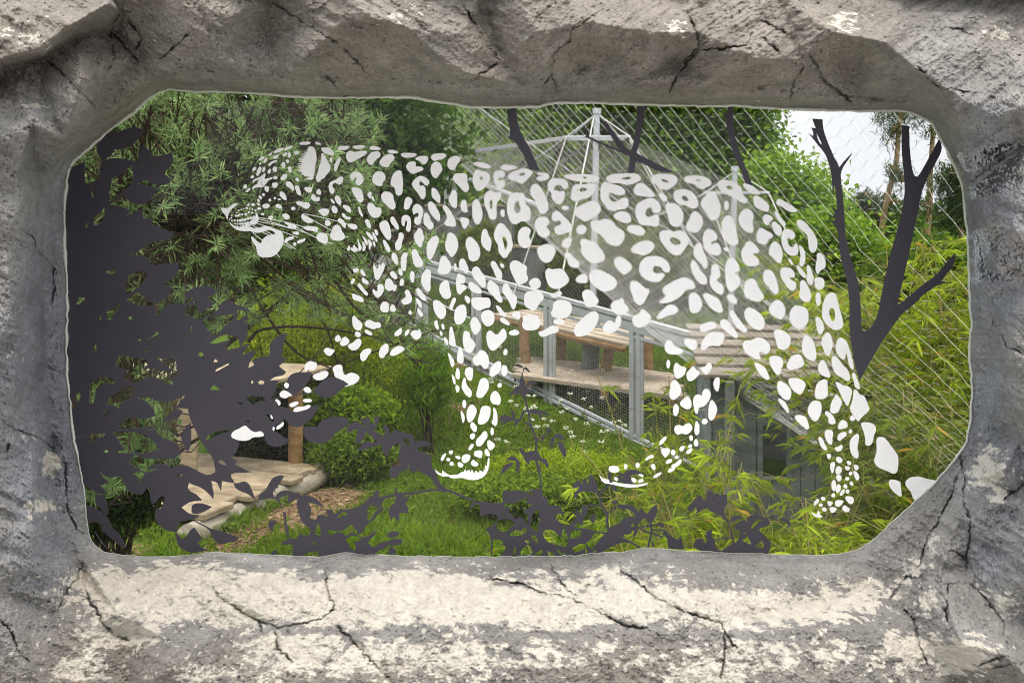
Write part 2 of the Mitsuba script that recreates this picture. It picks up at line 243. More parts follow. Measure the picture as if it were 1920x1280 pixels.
mats()
SPOTS = """
2243 1082 2257 1068 2297 1063 2337 1068 2320 1081 2280 1086
2364 1071 2376 1066 2405 1077 2410 1086 2382 1083
2133 1125 2144 1108 2172 1096 2204 1096 2178 1115 2150 1125
2050 1148 2059 1134 2093 1116 2130 1108 2121 1125 2087 1142
2014 1165 2025 1150 2045 1147 2034 1159
1943 1204 1951 1187 1980 1170 1985 1184 1968 1196
1977 1224 1982 1202 1997 1183 2005 1188 2002 1207 1991 1218
2048 1182 2053 1171 2076 1165 2092 1164 2082 1182 2062 1193
2118 1173 2130 1154 2150 1142 2155 1150 2141 1168
2158 1165 2164 1148 2175 1144 2183 1159 2178 1179 2170 1183
2204 1142 2223 1134 2240 1136 2245 1150 2229 1158 2215 1156
2016 1250 2019 1227 2039 1213 2065 1204 2081 1203 2070 1215 2048 1221 2034 1236
2112 1236 2124 1213 2138 1224 2141 1241 2130 1263 2117 1252
2147 1210 2155 1194 2166 1202 2167 1220 2158 1225
1946 1236 1951 1224 1958 1222 1954 1233
1894 1278 1900 1261 1917 1252 1924 1258 1914 1275 1898 1284
1924 1315 1934 1275 1946 1252 1959 1251 1960 1272 1948 1301 1934 1319
1971 1289 1974 1261 1985 1250 1990 1264 1985 1286
2009 1298 2011 1281 2025 1266 2034 1275 2031 1292 2019 1302
2045 1270 2056 1252 2070 1250 2079 1267 2073 1289 2058 1289
2161 1258 2172 1250 2186 1255 2186 1289 2178 1296 2167 1281
1880 1332 1889 1318 1903 1317 1906 1326 1895 1339
2052 1332 2062 1320 2076 1322 2083 1338 2070 1344 2058 1341
2105 1346 2113 1323 2133 1305 2150 1306 2156 1318 2144 1338 2121 1352
2214 1346 2223 1335 2238 1334 2245 1357 2232 1360
1828 1411 1832 1391 1846 1381 1853 1391 1852 1406 1838 1414
1844 1442 1849 1431 1869 1414 1880 1409 1878 1422 1858 1438
1985 1408 1991 1397 2016 1398 2018 1425 2008 1442 1994 1431
2042 1386 2048 1372 2068 1368 2083 1372 2082 1391 2070 1408 2050 1407
2144 1377 2152 1363 2172 1362 2192 1377 2204 1403 2205 1428 2195 1431 2181 1411 2155 1400
2213 1403 2220 1392 2243 1394 2246 1414 2260 1456 2254 1466 2232 1456 2223 1425
2285 1414 2291 1403 2314 1406 2328 1403 2340 1417 2334 1440 2317 1443 2294 1431
2374 1448 2376 1434 2393 1413 2405 1431 2410 1456 2393 1460
1968 1462 1971 1451 1985 1451 1988 1462 1979 1468
1943 1476 1947 1464 1963 1476 1966 1493 1954 1493
1932 1499 1937 1492 1951 1505 1947 1515 1937 1510
1929 1527 1934 1519 1948 1530 1950 1542 1940 1538
2016 1499 2022 1490 2034 1493 2031 1508 2019 1508
2055 1488 2060 1476 2070 1482 2068 1494 2058 1493
2083 1492 2093 1488 2107 1492 2104 1500 2092 1499
2099 1456 2104 1440 2121 1438 2136 1454 2150 1485 2147 1502 2127 1493 2107 1474
2334 1479 2345 1459 2358 1456 2365 1476 2379 1482 2393 1475 2400 1490 2390 1510 2359 1505 2340 1493
2223 1522 2232 1509 2252 1509 2274 1519 2303 1517 2325 1527 2325 1547 2308 1565 2283 1561 2260 1542 2235 1536
1971 1542 1980 1533 2005 1526 2026 1539 2016 1555 1991 1562 1977 1556
2068 1544 2076 1530 2099 1533 2113 1547 2118 1565 2099 1561 2076 1555
2184 1561 2195 1551 2212 1553 2217 1567 2202 1576 2189 1572
1858 1536 1865 1524 1872 1533 1869 1543 1861 1544
1885 1534 1898 1524 1913 1530 1912 1542 1892 1540
1929 1570 1934 1558 1951 1555 1960 1562 1954 1572
1958 1606 1968 1598 1982 1601 1982 1611 1966 1613
1912 1576 1917 1570 1924 1574 1923 1581 1914 1584
2013 1635 2019 1621 2039 1617 2048 1626 2045 1638 2028 1645
2117 1612 2124 1604 2152 1604 2173 1618 2172 1638 2155 1645 2136 1638
2388 1587 2399 1570 2427 1564 2461 1567 2470 1587 2458 1610 2433 1619 2413 1610 2408 1598
2489 1558 2495 1544 2512 1544 2529 1564 2535 1587 2512 1600 2494 1587
2571 1547 2580 1537 2609 1542 2631 1564 2634 1590 2614 1590 2592 1570
2564 1607 2572 1597 2586 1607 2597 1624 2628 1628 2631 1641 2606 1645 2580 1632
2480 1496 2487 1488 2507 1510 2511 1526 2498 1524
2511 1488 2518 1471 2535 1465 2555 1490 2560 1522 2552 1539 2532 1524
2413 1125 2416 1105 2444 1109 2467 1107 2492 1128 2506 1153 2501 1169 2476 1159 2450 1153 2430 1145
2371 1349 2374 1323 2390 1289 2396 1244 2413 1218 2411 1176 2416 1145 2436 1165 2456 1210 2478 1244 2477 1272 2461 1298 2444 1312 2433 1335 2405 1346
2374 1353 2388 1347 2406 1352 2402 1360 2382 1360
2476 1199 2478 1182 2490 1184 2494 1210 2487 1224
2508 1267 2510 1238 2529 1204 2541 1184 2555 1188 2552 1210 2538 1238 2526 1272 2517 1289
2532 1122 2544 1100 2575 1096 2623 1096 2620 1105 2594 1124 2558 1124
2646 1105 2660 1094 2688 1091 2722 1091 2739 1098 2722 1111 2688 1118 2665 1113
2596 1173 2603 1145 2623 1132 2643 1136 2660 1145 2705 1134 2750 1132 2753 1148 2728 1168 2688 1188 2654 1207 2628 1221 2609 1207
2467 1403 2473 1374 2490 1360 2518 1353 2538 1335 2560 1324 2574 1329 2572 1357 2558 1380 2541 1383 2526 1372 2507 1369 2492 1386 2495 1406 2510 1420 2507 1442 2492 1455 2478 1445
2626 1323 2637 1301 2660 1289 2694 1292 2722 1318 2728 1352 2716 1374 2691 1391 2671 1380 2668 1363 2680 1340 2671 1326 2659 1329 2654 1349 2640 1354
2636 1408 2665 1407 2702 1414 2719 1448 2728 1488 2716 1516 2694 1519 2671 1482 2648 1442
2439 1675 2444 1655 2458 1647 2478 1663 2483 1680 2461 1694 2444 1689
2262 1629 2263 1612 2274 1607 2297 1619 2331 1638 2349 1658 2342 1670 2311 1672 2280 1655
2535 1652 2544 1635 2563 1642 2586 1666 2596 1686 2589 1712 2575 1700 2563 1680 2544 1666
2610 1692 2614 1678 2643 1678 2674 1686 2682 1703 2671 1719 2643 1717 2623 1703
2198 1746 2209 1736 2235 1737 2246 1747 2238 1759 2212 1755
2277 1706 2291 1697 2325 1697 2365 1700 2385 1709 2385 1726 2374 1732 2331 1727 2297 1723
2478 1771 2484 1743 2495 1731 2498 1703 2518 1686 2541 1689 2558 1709 2563 1734 2583 1757 2589 1782 2563 1802 2529 1802 2501 1799 2481 1782
2303 1343 2286 1349 2311 1335 2337 1328 2283 1318 2314 1319 2269 1309 2303 1304 2254 1302 2288 1295 2240 1286 2280 1284 2232 1270 2280 1268 2235 1255 2280 1254 2240 1241 2283 1241 2235 1226 2286 1233 2246 1210 2288 1220 2240 1190 2288 1207 2252 1184 2291 1193 2260 1168 2300 1184 2269 1153 2306 1173 2283 1139 2308 1156 2300 1128 2314 1145 2311 1119 2319 1103 2337 1100 2356 1109 2366 1131 2372 1170 2374 1210 2366 1218 2370 1227 2362 1233 2366 1247 2359 1252 2364 1267 2356 1272 2362 1284 2355 1289 2359 1302 2351 1306 2356 1318 2345 1323 2353 1335 2340 1338 2347 1343 2334 1347
1898 1374 1900 1354 1917 1343 1946 1332 1968 1318 1990 1298 1991 1318 1982 1338 1963 1343 1940 1346 1917 1352
1892 1422 1898 1403 1914 1388 1937 1380 1943 1357 1963 1343 1997 1340 2016 1339 2045 1328 2042 1340 2016 1349 1997 1374 1977 1400 1960 1404 1934 1402 1912 1406|1963 1349 1971 1349 1968 1374 1977 1394 1968 1394 1958 1380
1660 1556 1671 1560 1691 1564 1713 1561 1736 1544 1759 1527 1787 1524 1776 1539 1750 1553 1728 1578 1710 1612 1708 1651 1703 1629 1691 1607 1668 1584
1724 1668 1736 1680 1756 1694 1793 1704 1827 1698 1855 1697 1883 1703 1900 1712 1926 1712 1963 1703 1997 1694 2034 1702 2053 1717 2087 1731 2113 1746 2121 1771 2110 1782 2082 1765 2053 1731 2025 1719 1997 1726 1963 1740 1923 1744 1889 1731 1844 1731 1810 1730 1776 1720 1747 1700
1920 1590 1926 1598 1939 1629 1940 1646 1929 1672 1913 1685 1889 1680 1872 1697 1880 1679 1906 1658 1917 1641 1883 1641 1909 1630 1923 1624
2134 1668 2161 1669 2189 1683 2215 1686 2226 1700 2218 1714 2189 1713 2161 1709 2150 1703 2172 1692 2150 1680
D28 1811 1571
D28 1830 1564
D28 1876 1561
D28 1895 1569
D28 1793 1578
D28 1776 1595
D28 1741 1617
D28 1737 1633
D28 1725 1646
D28 1741 1655
D28 1765 1676
D28 1784 1678
D28 1784 1697
D28 1810 1697
D40 1853 1560
D40 1868 1591
D40 1893 1595
D40 1818 1608
D40 1797 1610
D40 1771 1618
D40 1784 1653
D40 1762 1652
D40 1804 1678
D40 1822 1676
D40 1784 1618
D40 1827 1692
D51 1846 1606
D51 1804 1652
D51 1822 1650
D51 1841 1646
D51 1862 1639
D51 1883 1635
D51 1843 1675
D51 1861 1671
D51 1882 1666
D51 1898 1655
D51 1906 1626
D51 1849 1691
D51 1866 1686
2772 1114 2784 1097 2813 1097 2847 1108 2858 1119 2835 1125 2790 1124
2904 1135 2920 1124 2954 1128 2983 1137 2986 1147 2960 1149 2932 1151
2751 1193 2764 1170 2782 1148 2810 1136 2841 1137 2853 1153 2850 1176 2824 1193 2807 1210 2796 1236 2782 1238 2762 1221
2848 1210 2864 1190 2886 1168 2920 1156 2949 1162 2958 1182 2952 1202 2932 1213 2920 1238 2909 1252 2875 1250 2853 1236
3005 1156 3022 1149 3073 1150 3127 1152 3119 1168 3096 1179 3051 1181 3022 1176
3110 1193 3136 1176 3170 1171 3206 1173 3212 1193 3201 1216 3184 1233 3167 1230 3153 1207
3231 1175 3246 1158 3289 1152 3340 1153 3348 1168 3334 1184 3306 1196 3277 1198 3260 1210 3240 1193
3045 1252 3056 1227 3085 1212 3116 1215 3119 1233 3112 1250 3141 1249 3172 1258 3175 1272 3153 1284 3124 1292 3099 1305 3079 1295 3062 1275
3229 1278 3235 1244 3255 1218 3280 1213 3306 1230 3317 1267 3314 1284 3294 1304 3280 1332 3263 1335 3243 1318
3356 1227 3365 1196 3396 1173 3430 1171 3454 1184 3453 1204 3428 1230 3413 1261 3399 1275 3379 1270 3360 1250
3549 1227 3566 1217 3595 1217 3651 1230 3682 1244 3680 1258 3651 1262 3617 1258 3572 1243
2792 1346 2801 1312 2824 1288 2852 1285 2881 1301 2892 1329 2886 1352 2869 1363 2868 1388 2858 1396 2830 1390 2801 1372
2932 1380 2937 1340 2954 1301 2983 1278 3011 1281 3016 1318 3022 1363 3021 1408 3014 1456 2994 1466 2971 1456 2968 1425 2960 1403 2940 1394
3089 1380 3099 1360 3124 1335 3153 1318 3187 1329 3215 1352 3220 1374 3204 1391 3187 1386 3170 1366 3150 1354 3141 1374 3153 1400 3172 1388 3187 1403 3190 1431 3192 1465 3181 1490 3167 1495 3150 1471 3130 1437 3102 1408
3238 1414 3249 1409 3269 1417 3289 1448 3301 1471 3300 1519 3292 1523 3272 1505 3252 1488 3238 1465
3365 1493 3371 1476 3382 1459 3388 1434 3402 1422 3422 1434 3425 1471 3428 1522 3425 1553 3413 1562 3396 1553 3374 1522
3398 1335 3405 1312 3425 1301 3453 1302 3496 1300 3503 1323 3504 1369 3518 1403 3512 1431 3490 1442 3470 1425 3442 1391 3413 1366
3545 1357 3549 1318 3564 1281 3586 1272 3612 1289 3646 1286 3671 1306 3675 1352 3657 1380 3629 1408 3600 1431 3578 1428 3558 1403|3594 1335 3603 1320 3620 1323 3628 1338 3614 1354 3600 1352
3753 1261 3759 1247 3779 1238 3810 1237 3855 1243 3881 1255 3878 1264 3844 1268 3821 1277 3787 1278 3765 1270
3701 1323 3708 1289 3736 1279 3770 1283 3787 1295 3784 1318 3768 1335 3748 1329 3735 1335 3736 1352 3753 1360 3770 1346 3787 1363 3784 1391 3765 1411 3748 1415 3719 1391 3705 1357
2860 1479 2866 1454 2886 1437 2915 1437 2940 1454 2952 1476 2952 1505 2966 1527 2965 1556 2949 1572 2920 1558 2892 1527 2869 1505
3031 1550 3039 1493 3056 1476 3079 1485 3091 1499 3090 1522 3076 1539 3070 1561 3051 1570 3034 1567
3456 1553 3459 1516 3473 1499 3493 1502 3499 1522 3499 1550 3507 1584 3501 1592 3481 1590 3464 1576
3541 1550 3549 1510 3569 1492 3589 1499 3600 1533 3617 1584 3617 1624 3600 1669 3580 1685 3564 1672 3544 1624 3545 1584
3630 1493 3637 1459 3660 1434 3685 1431 3708 1445 3748 1440 3759 1456 3753 1488 3725 1516 3720 1556 3726 1607 3716 1641 3694 1647 3671 1635 3660 1590 3640 1550|3666 1516 3682 1490 3697 1516 3697 1539 3688 1578 3674 1556
2756 1550 2764 1527 2782 1519 2801 1533 2816 1556 2832 1558 2855 1556 2861 1584 2852 1618 2824 1632 2796 1629 2776 1607 2762 1578
3210 1539 3215 1516 3235 1510 3255 1527 3277 1567 3299 1607 3300 1652 3289 1659 3260 1635 3226 1595
3320 1556 3326 1542 3342 1539 3368 1567 3396 1612 3416 1658 3418 1689 3405 1700 3374 1694 3340 1689 3334 1669 3354 1641 3356 1618 3337 1584
3093 1573 3104 1542 3127 1528 3153 1539 3172 1567 3172 1607 3158 1641 3156 1672 3136 1685 3116 1680 3107 1658 3113 1632 3136 1629 3144 1610 3138 1590 3122 1595 3104 1607
3179 1618 3187 1598 3201 1595 3221 1618 3224 1652 3249 1675 3252 1697 3240 1717 3221 1720 3198 1697 3181 1680
3448 1638 3456 1630 3504 1634 3518 1649 3518 1672 3498 1700 3487 1715 3476 1709 3464 1675
2756 1459 2767 1445 2776 1437 2789 1451 2782 1468 2783 1488 2773 1485 2764 1474
2787 1476 2798 1471 2804 1488 2809 1508 2798 1502 2791 1490
2688 1550 2695 1549 2708 1584 2722 1612 2722 1626 2711 1618 2696 1595
2738 1658 2745 1645 2762 1646 2776 1675 2784 1700 2776 1713 2759 1700 2750 1680
2929 1644 2937 1624 2952 1626 2971 1658 2991 1697 2991 1720 2977 1719 2954 1692 2934 1669
3014 1646 3020 1621 3039 1613 3062 1615 3079 1635 3082 1669 3080 1714 3073 1736 3054 1734 3045 1714 3056 1680 3055 1652 3042 1649 3035 1669 3034 1694 3022 1694 3014 1675
3753 1592 3759 1576 3773 1570 3784 1584 3784 1618 3773 1629 3759 1615
3807 1323 3818 1306 3861 1284 3926 1263 3963 1270 3997 1289 3986 1309 3940 1357 3915 1380 3895 1369 3861 1354 3830 1349|3884 1311 3898 1298 3929 1291 3945 1301 3938 1315 3912 1324
4022 1298 4048 1295 4093 1298 4119 1312 4116 1335 4093 1349 4048 1357 4025 1346 4024 1332 4048 1323 4082 1320 4079 1313 4048 1315
3977 1425 3986 1397 4008 1380 4034 1386 4059 1414 4088 1465 4110 1522 4111 1567 4093 1595 4071 1604 4048 1590 4031 1556 4020 1505 3994 1479 3980 1459
4105 1391 4119 1357 4150 1338 4195 1340 4241 1349 4263 1380 4255 1408 4232 1417 4215 1403 4207 1386 4173 1383 4153 1403 4153 1431 4173 1428 4192 1442 4215 1431 4238 1445 4229 1493 4207 1530 4181 1530 4150 1505 4136 1476 4139 1448 4116 1425
4225 1318 4269 1309 4348 1308 4445 1311 4484 1323 4496 1338 4479 1357 4433 1368 4371 1363 4303 1354 4258 1340|4334 1330 4365 1322 4402 1326 4405 1338 4377 1343 4354 1335
4278 1488 4286 1454 4294 1403 4314 1385 4365 1386 4428 1378 4456 1383 4467 1408 4450 1448 4416 1481 4371 1488 4331 1508 4297 1505|4320 1422 4343 1407 4382 1403 4405 1417 4399 1434 4360 1440 4328 1436
4211 1553 4221 1544 4258 1547 4268 1557 4258 1573 4218 1572
4303 1595 4320 1561 4371 1533 4428 1508 4467 1508 4496 1533 4508 1576 4490 1601 4445 1629 4411 1655 4377 1658 4348 1635 4314 1612
4139 1629 4144 1598 4167 1581 4195 1590 4229 1624 4269 1663 4289 1709 4283 1734 4252 1740 4212 1754 4184 1761 4161 1737 4157 1709 4178 1694 4212 1686 4207 1658 4190 1649 4167 1660 4144 1649
4542 1338 4569 1315 4626 1304 4705 1302 4768 1302 4796 1318 4806 1340 4790 1360 4751 1374 4711 1387 4677 1380 4649 1370 4586 1373 4558 1360|4649 1338 4671 1330 4717 1322 4736 1332 4728 1346 4677 1352
4507 1403 4518 1374 4541 1364 4575 1377 4626 1391 4666 1403 4691 1437 4683 1456 4649 1464 4615 1456 4581 1440 4561 1451 4564 1482 4586 1513 4620 1516 4649 1499 4677 1481 4705 1488 4714 1522 4705 1550 4683 1567 4643 1567 4609 1581 4569 1576 4535 1539 4501 1488
4751 1431 4762 1397 4790 1374 4813 1372 4847 1394 4904 1448 4909 1468 4895 1476 4847 1474 4785 1465 4759 1454
4600 1621 4615 1598 4660 1584 4694 1590 4722 1615 4735 1649 4720 1669 4683 1672 4649 1655 4615 1638
4765 1578 4773 1539 4796 1516 4864 1485 4904 1488 4932 1510 4958 1556 4949 1590 4921 1598 4901 1590 4890 1573 4890 1556 4870 1550 4847 1567 4835 1595 4844 1624 4872 1632 4901 1612 4932 1607 4943 1641 4940 1686 4918 1700 4864 1686 4807 1689 4782 1652 4767 1618
4700 1714 4714 1692 4751 1688 4802 1694 4830 1720 4837 1743 4822 1762 4796 1768 4762 1754 4717 1737
3802 1573 3810 1493 3833 1459 3878 1443 3892 1453 3912 1445 3935 1462 3938 1533 3969 1556 3980 1601 3974 1646 3946 1659 3906 1655 3878 1680 3850 1680 3827 1658 3810 1612|3852 1533 3870 1505 3892 1502 3898 1539 3909 1567 3898 1595 3878 1606 3858 1590
4320 1726 4331 1697 4360 1686 4391 1694 4398 1720 4382 1751 4360 1757 4334 1746
4880 1349 4890 1323 4926 1307 4983 1305 5051 1313 5074 1329 5082 1352 5065 1380 5034 1408 5000 1424 4960 1417 4938 1400 4918 1377 4895 1373|4950 1346 4972 1340 5006 1352 5020 1369 5003 1375 4972 1366
5125 1340 5147 1322 5204 1317 5272 1323 5317 1343 5335 1369 5326 1391 5295 1403 5266 1419 5238 1408 5215 1386 5187 1374 5147 1369|5203 1351 5227 1343 5261 1352 5255 1362 5227 1360
5377 1386 5391 1360 5425 1349 5476 1357 5521 1380 5558 1408 5561 1442 5578 1476 5604 1496 5601 1522 5572 1522 5533 1502 5493 1474 5436 1451 5397 1425|5442 1408 5450 1391 5479 1390 5503 1408 5502 1425 5470 1428
5048 1459 5057 1437 5091 1421 5142 1421 5187 1437 5215 1471 5237 1516 5230 1550 5204 1564 5170 1553 5136 1536 5096 1532 5062 1505|5105 1485 5119 1464 5142 1465 5164 1493 5162 1513 5136 1510 5113 1499
5252 1527 5272 1488 5306 1454 5340 1437 5363 1445 5380 1482 5402 1539 5400 1595 5385 1629 5351 1652 5329 1646 5309 1618 5283 1578 5261 1550
5430 1539 5434 1513 5445 1504 5459 1516 5465 1544 5456 1570 5442 1578 5434 1561
5566 1377 5601 1380 5646 1397 5680 1428 5700 1456 5674 1459 5623 1442 5586 1414
5647 1471 5674 1468 5714 1490 5754 1527 5765 1550 5759 1587 5737 1584 5697 1570 5666 1550 5653 1527
5821 1510 5836 1488 5867 1502 5912 1530 5969 1567 5978 1584 5941 1592 5901 1578 5864 1547 5827 1533
5804 1587 5822 1590 5856 1635 5890 1675 5892 1692 5870 1689 5839 1652 5816 1618
5717 1641 5731 1612 5754 1607 5774 1621 5793 1632 5793 1649 5771 1658 5765 1680 5751 1689 5728 1669
4989 1561 4997 1530 5028 1522 5074 1533 5108 1567 5126 1607 5119 1663 5096 1694 5074 1700 5040 1692 5020 1669 5014 1629
5144 1692 5159 1663 5173 1641 5181 1607 5204 1583 5232 1590 5261 1629 5272 1663 5261 1697 5244 1726 5215 1746 5176 1737 5153 1717
4935 1459 4949 1451 4980 1456 5000 1479 5000 1505 4980 1511 4958 1496
5539 1641 5550 1595 5584 1567 5618 1570 5643 1595 5651 1629 5638 1658 5649 1709 5646 1737 5629 1746 5595 1734 5564 1709 5544 1675
5785 1680 5793 1662 5816 1666 5844 1692 5861 1717 5858 1754 5844 1768 5822 1760 5799 1726
1886 1777 1895 1774 1912 1794 1934 1814 1962 1828 1966 1805 1985 1782 2014 1765 2048 1760 2082 1754 2093 1746 2082 1728 2099 1727 2118 1746 2127 1777 2126 1816 2116 1845 2099 1873 2076 1901 2053 1918 2019 1927 2008 1918 2011 1929 1991 1919 1997 1930 1977 1919 1979 1930 1963 1918 1963 1927 1948 1913 1950 1923 1940 1904 1932 1907 1937 1890 1926 1884 1934 1873 1923 1862 1929 1850 1909 1830 1895 1805
2141 1794 2158 1780 2195 1774 2207 1780 2195 1794 2167 1799 2144 1822 2136 1814
2229 1814 2240 1802 2274 1793 2292 1785 2288 1802 2266 1816 2235 1825
2201 1828 2209 1817 2223 1823 2220 1840 2207 1842
2375 1777 2382 1757 2399 1749 2439 1754 2458 1768 2458 1811 2447 1829 2416 1819 2385 1802
2846 1677 2871 1657 2894 1652 2916 1674 2930 1731 2934 1782 2919 1800 2899 1788 2871 1748 2851 1708
2746 1734 2755 1737 2783 1759 2798 1779 2800 1799 2786 1796 2763 1771 2752 1751
2793 1742 2800 1741 2814 1765 2828 1793 2832 1813 2820 1808 2803 1776
2810 1722 2820 1720 2834 1734 2836 1759 2828 1765 2817 1751
2717 1768 2724 1771 2749 1799 2760 1822 2755 1838 2744 1828 2732 1796
2681 1793 2687 1799 2698 1827 2712 1847 2711 1867 2695 1883 2690 1867 2691 1833
2717 1813 2726 1813 2741 1842 2744 1861 2726 1885 2721 1873 2726 1850
2758 1799 2769 1796 2789 1822 2791 1839 2780 1844 2778 1867 2769 1867 2770 1833
2796 1808 2806 1808 2815 1833 2814 1849 2806 1842
2602 1864 2613 1856 2616 1840 2624 1844 2624 1873 2616 1881 2608 1873
2632 1870 2633 1857 2642 1858 2649 1864 2653 1839 2661 1836 2664 1856 2673 1853 2684 1867 2681 1884 2667 1881 2660 1892 2650 1881 2639 1876
2873 1810 2877 1796 2891 1805 2911 1836 2925 1861 2928 1881 2916 1889 2902 1876 2885 1844
2964 1836 2973 1810 2990 1788 2993 1754 3004 1741 3024 1751 3029 1779 3013 1810 3013 1844 3001 1870 2984 1879 2970 1867
3106 1776 3112 1751 3129 1734 3134 1715 3152 1708 3166 1725 3171 1754 3182 1779 3177 1799 3166 1816 3163 1844 3152 1855 3132 1836 3115 1805
3202 1867 3205 1827 3228 1793 3254 1770 3276 1768 3290 1788 3289 1819 3273 1856 3254 1907 3234 1941 3220 1947 3205 1924
3340 1839 3344 1805 3356 1782 3356 1756 3375 1743 3398 1751 3421 1776 3435 1816 3435 1856 3418 1895 3398 1921 3381 1925 3370 1904 3347 1876
3492 1827 3500 1790 3523 1775 3545 1785 3579 1822 3599 1867 3601 1912 3585 1944 3557 1959 3528 1952 3514 1929 3514 1890 3500 1861
2938 1924 2942 1901 2956 1894 2973 1907 2982 1935 2987 1980 2979 1986 2959 1969 2945 1946
3008 1946 3016 1915 3032 1895 3052 1891 3057 1907 3047 1935 3047 1986 3044 2023 3032 2032 3018 2023 3010 2003
3089 1892 3095 1873 3112 1868 3129 1881 3140 1912 3160 1944 3174 1969 3168 1994 3146 2000 3120 2000 3103 1975 3095 1929
3282 2026 3293 2003 3302 1946 3316 1921 3336 1915 3356 1941 3381 1980 3381 2020 3361 2051 3324 2054 3290 2048
3406 1989 3412 1972 3421 1980 3424 2014 3416 2031 3408 2020
3443 1986 3449 1952 3466 1936 3486 1949 3500 1983 3514 2014 3508 2043 3494 2047 3477 2028 3452 2014
2800 1997 2806 1985 2814 1997 2823 2014 2834 2017 2843 2000 2840 1986 2848 1981 2857 2000 2868 1975 2880 1968 2887 1986 2880 2020 2865 2048 2843 2091 2831 2098 2817 2091 2812 2065
2649 2023 2653 2014 2667 2017 2676 2014 2681 2009 2689 2014 2687 2031 2670 2044 2656 2037
2706 2031 2710 2017 2721 2023 2741 2057 2740 2071 2724 2064 2710 2051
2633 2114 2642 2094 2656 2087 2662 2096 2658 2114 2644 2128 2636 2125
2715 2088 2724 2080 2741 2096 2763 2108 2764 2128 2752 2132 2738 2122 2721 2119
2684 2133 2692 2121 2710 2139 2735 2173 2759 2196 2758 2212 2744 2213 2724 2190 2695 2156
2642 2207 2650 2200 2676 2213 2707 2221 2728 2247 2726 2264 2704 2259 2678 2250 2650 2244
2925 2054 2933 2036 2948 2031 2964 2048 2980 2071 2976 2089 2962 2091 2939 2074
2990 2031 2996 2012 3007 2014 3021 2043 3018 2062 3007 2066 2993 2051
3075 2065 3081 2040 3092 2031 3106 2043 3109 2071 3103 2114 3095 2119 3081 2102
3160 2088 3168 2054 3191 2023 3214 2017 3231 2037 3231 2077 3225 2111 3229 2156 3220 2184 3202 2182 3180 2156 3163 2128
3000 2116 3007 2091 3021 2089 3030 2105 3027 2133 3010 2142 3000 2136
2888 2133 2894 2102 2914 2085 2933 2096 2946 2116 2950 2136 2970 2133 2978 2148 2967 2173 2956 2184 2945 2164 2930 2179 2908 2176 2891 2159
2794 2179 2803 2164 2814 2182 2828 2187 2837 2170 2831 2145 2848 2128 2871 2136 2880 2162 2871 2196 2848 2224 2828 2229 2806 2207
3010 2258 3018 2244 3041 2232 3050 2218 3035 2190 3047 2173 3064 2172 3078 2201 3091 2238 3084 2264 3058 2278 3030 2282
2853 2303 2862 2275 2882 2258 2905 2266 2916 2281 2914 2298 2919 2320 2908 2337 2882 2340 2859 2329
2927 2309 2936 2286 2953 2282 2967 2312 2968 2329 2950 2334 2930 2329
3061 2343 3075 2327 3087 2334 3089 2352 3078 2358
3123 2167 3134 2157 3154 2173 3180 2207 3195 2230 3194 2250 3180 2252 3152 2232 3132 2204
3121 2241 3129 2234 3143 2247 3163 2275 3163 2303 3154 2305 3137 2281 3126 2261
3129 2315 3137 2308 3157 2334 3174 2357 3168 2371 3157 2370 3140 2352
3294 2167 3302 2133 3324 2108 3353 2100 3367 2119 3372 2162 3384 2207 3378 2227 3350 2241 3327 2232 3304 2201
3421 2111 3429 2065 3443 2046 3460 2060 3480 2065 3489 2088 3486 2116 3474 2125 3460 2119 3454 2130 3460 2136 3477 2130 3497 2153 3497 2167 3472 2179 3455 2201 3443 2207 3429 2184 3424 2150
3372 2298 3381 2275 3395 2238 3409 2229 3420 2241 3412 2269 3398 2289 3395 2315 3387 2324 3375 2318
3485 2227 3494 2216 3514 2224 3526 2247 3523 2266 3511 2273 3497 2261
3514 2133 3520 2114 3540 2116 3574 2139 3605 2167 3613 2190 3608 2198 3574 2196 3540 2184 3523 2162
3534 2252 3542 2235 3562 2230 3630 2232 3662 2230 3678 2252 3678 2292 3667 2304 3636 2308 3602 2325 3576 2320 3545 2298
3248 2275 3254 2253 3273 2248 3307 2264 3336 2298 3347 2332 3338 2371 3316 2391 3296 2386 3270 2354 3254 2315
3409 2360 3415 2315 3443 2292 3472 2281 3492 2295 3499 2337 3494 2383 3472 2417 3443 2434 3421 2422 3409 2400
3608 2377 3613 2346 3636 2326 3676 2325 3698 2340 3707 2371 3704 2417 3676 2442 3647 2442 3622 2417
3704 1765 3713 1725 3730 1688 3750 1672 3775 1680 3798 1708 3820 1737 3834 1765 3837 1805 3848 1833 3834 1873 3812 1901 3800 1926 3786 1933 3766 1924 3744 1892 3738 1856 3738 1833 3716 1805|3764 1788 3769 1771 3784 1772 3798 1793 3809 1822 3803 1856 3792 1876 3785 1876 3778 1833
4008 1691 4019 1646 4058 1626 4098 1629 4118 1654 4118 1677 4092 1700 4115 1720 4125 1745 4109 1771 4078 1781 4047 1768 4033 1748 4024 1714
3608 1799 3616 1737 3628 1719 3645 1719 3656 1734 3659 1759 3682 1793 3685 1819 3676 1878 3662 1881 3636 1861 3616 1836
3882 1782 3891 1731 3922 1703 3951 1702 3976 1717 3980 1734 3965 1765 3968 1782 3985 1808 3982 1827 3962 1850 3939 1861 3914 1850 3891 1824
4211 1830 4226 1802 4254 1785 4285 1784 4288 1802 4271 1850 4248 1857 4223 1850
4425 1669 4445 1658 4501 1655 4535 1641 4569 1645 4598 1669 4626 1709 4671 1729 4683 1754 4679 1793 4650 1836 4616 1844 4568 1830 4540 1802 4512 1765 4478 1745 4444 1722
4350 1819 4359 1796 4381 1790 4415 1802 4449 1810 4478 1833 4517 1884 4537 1918 4532 1946 4506 1966 4455 1970 4421 1963 4393 1935 4364 1901 4353 1876 4364 1850
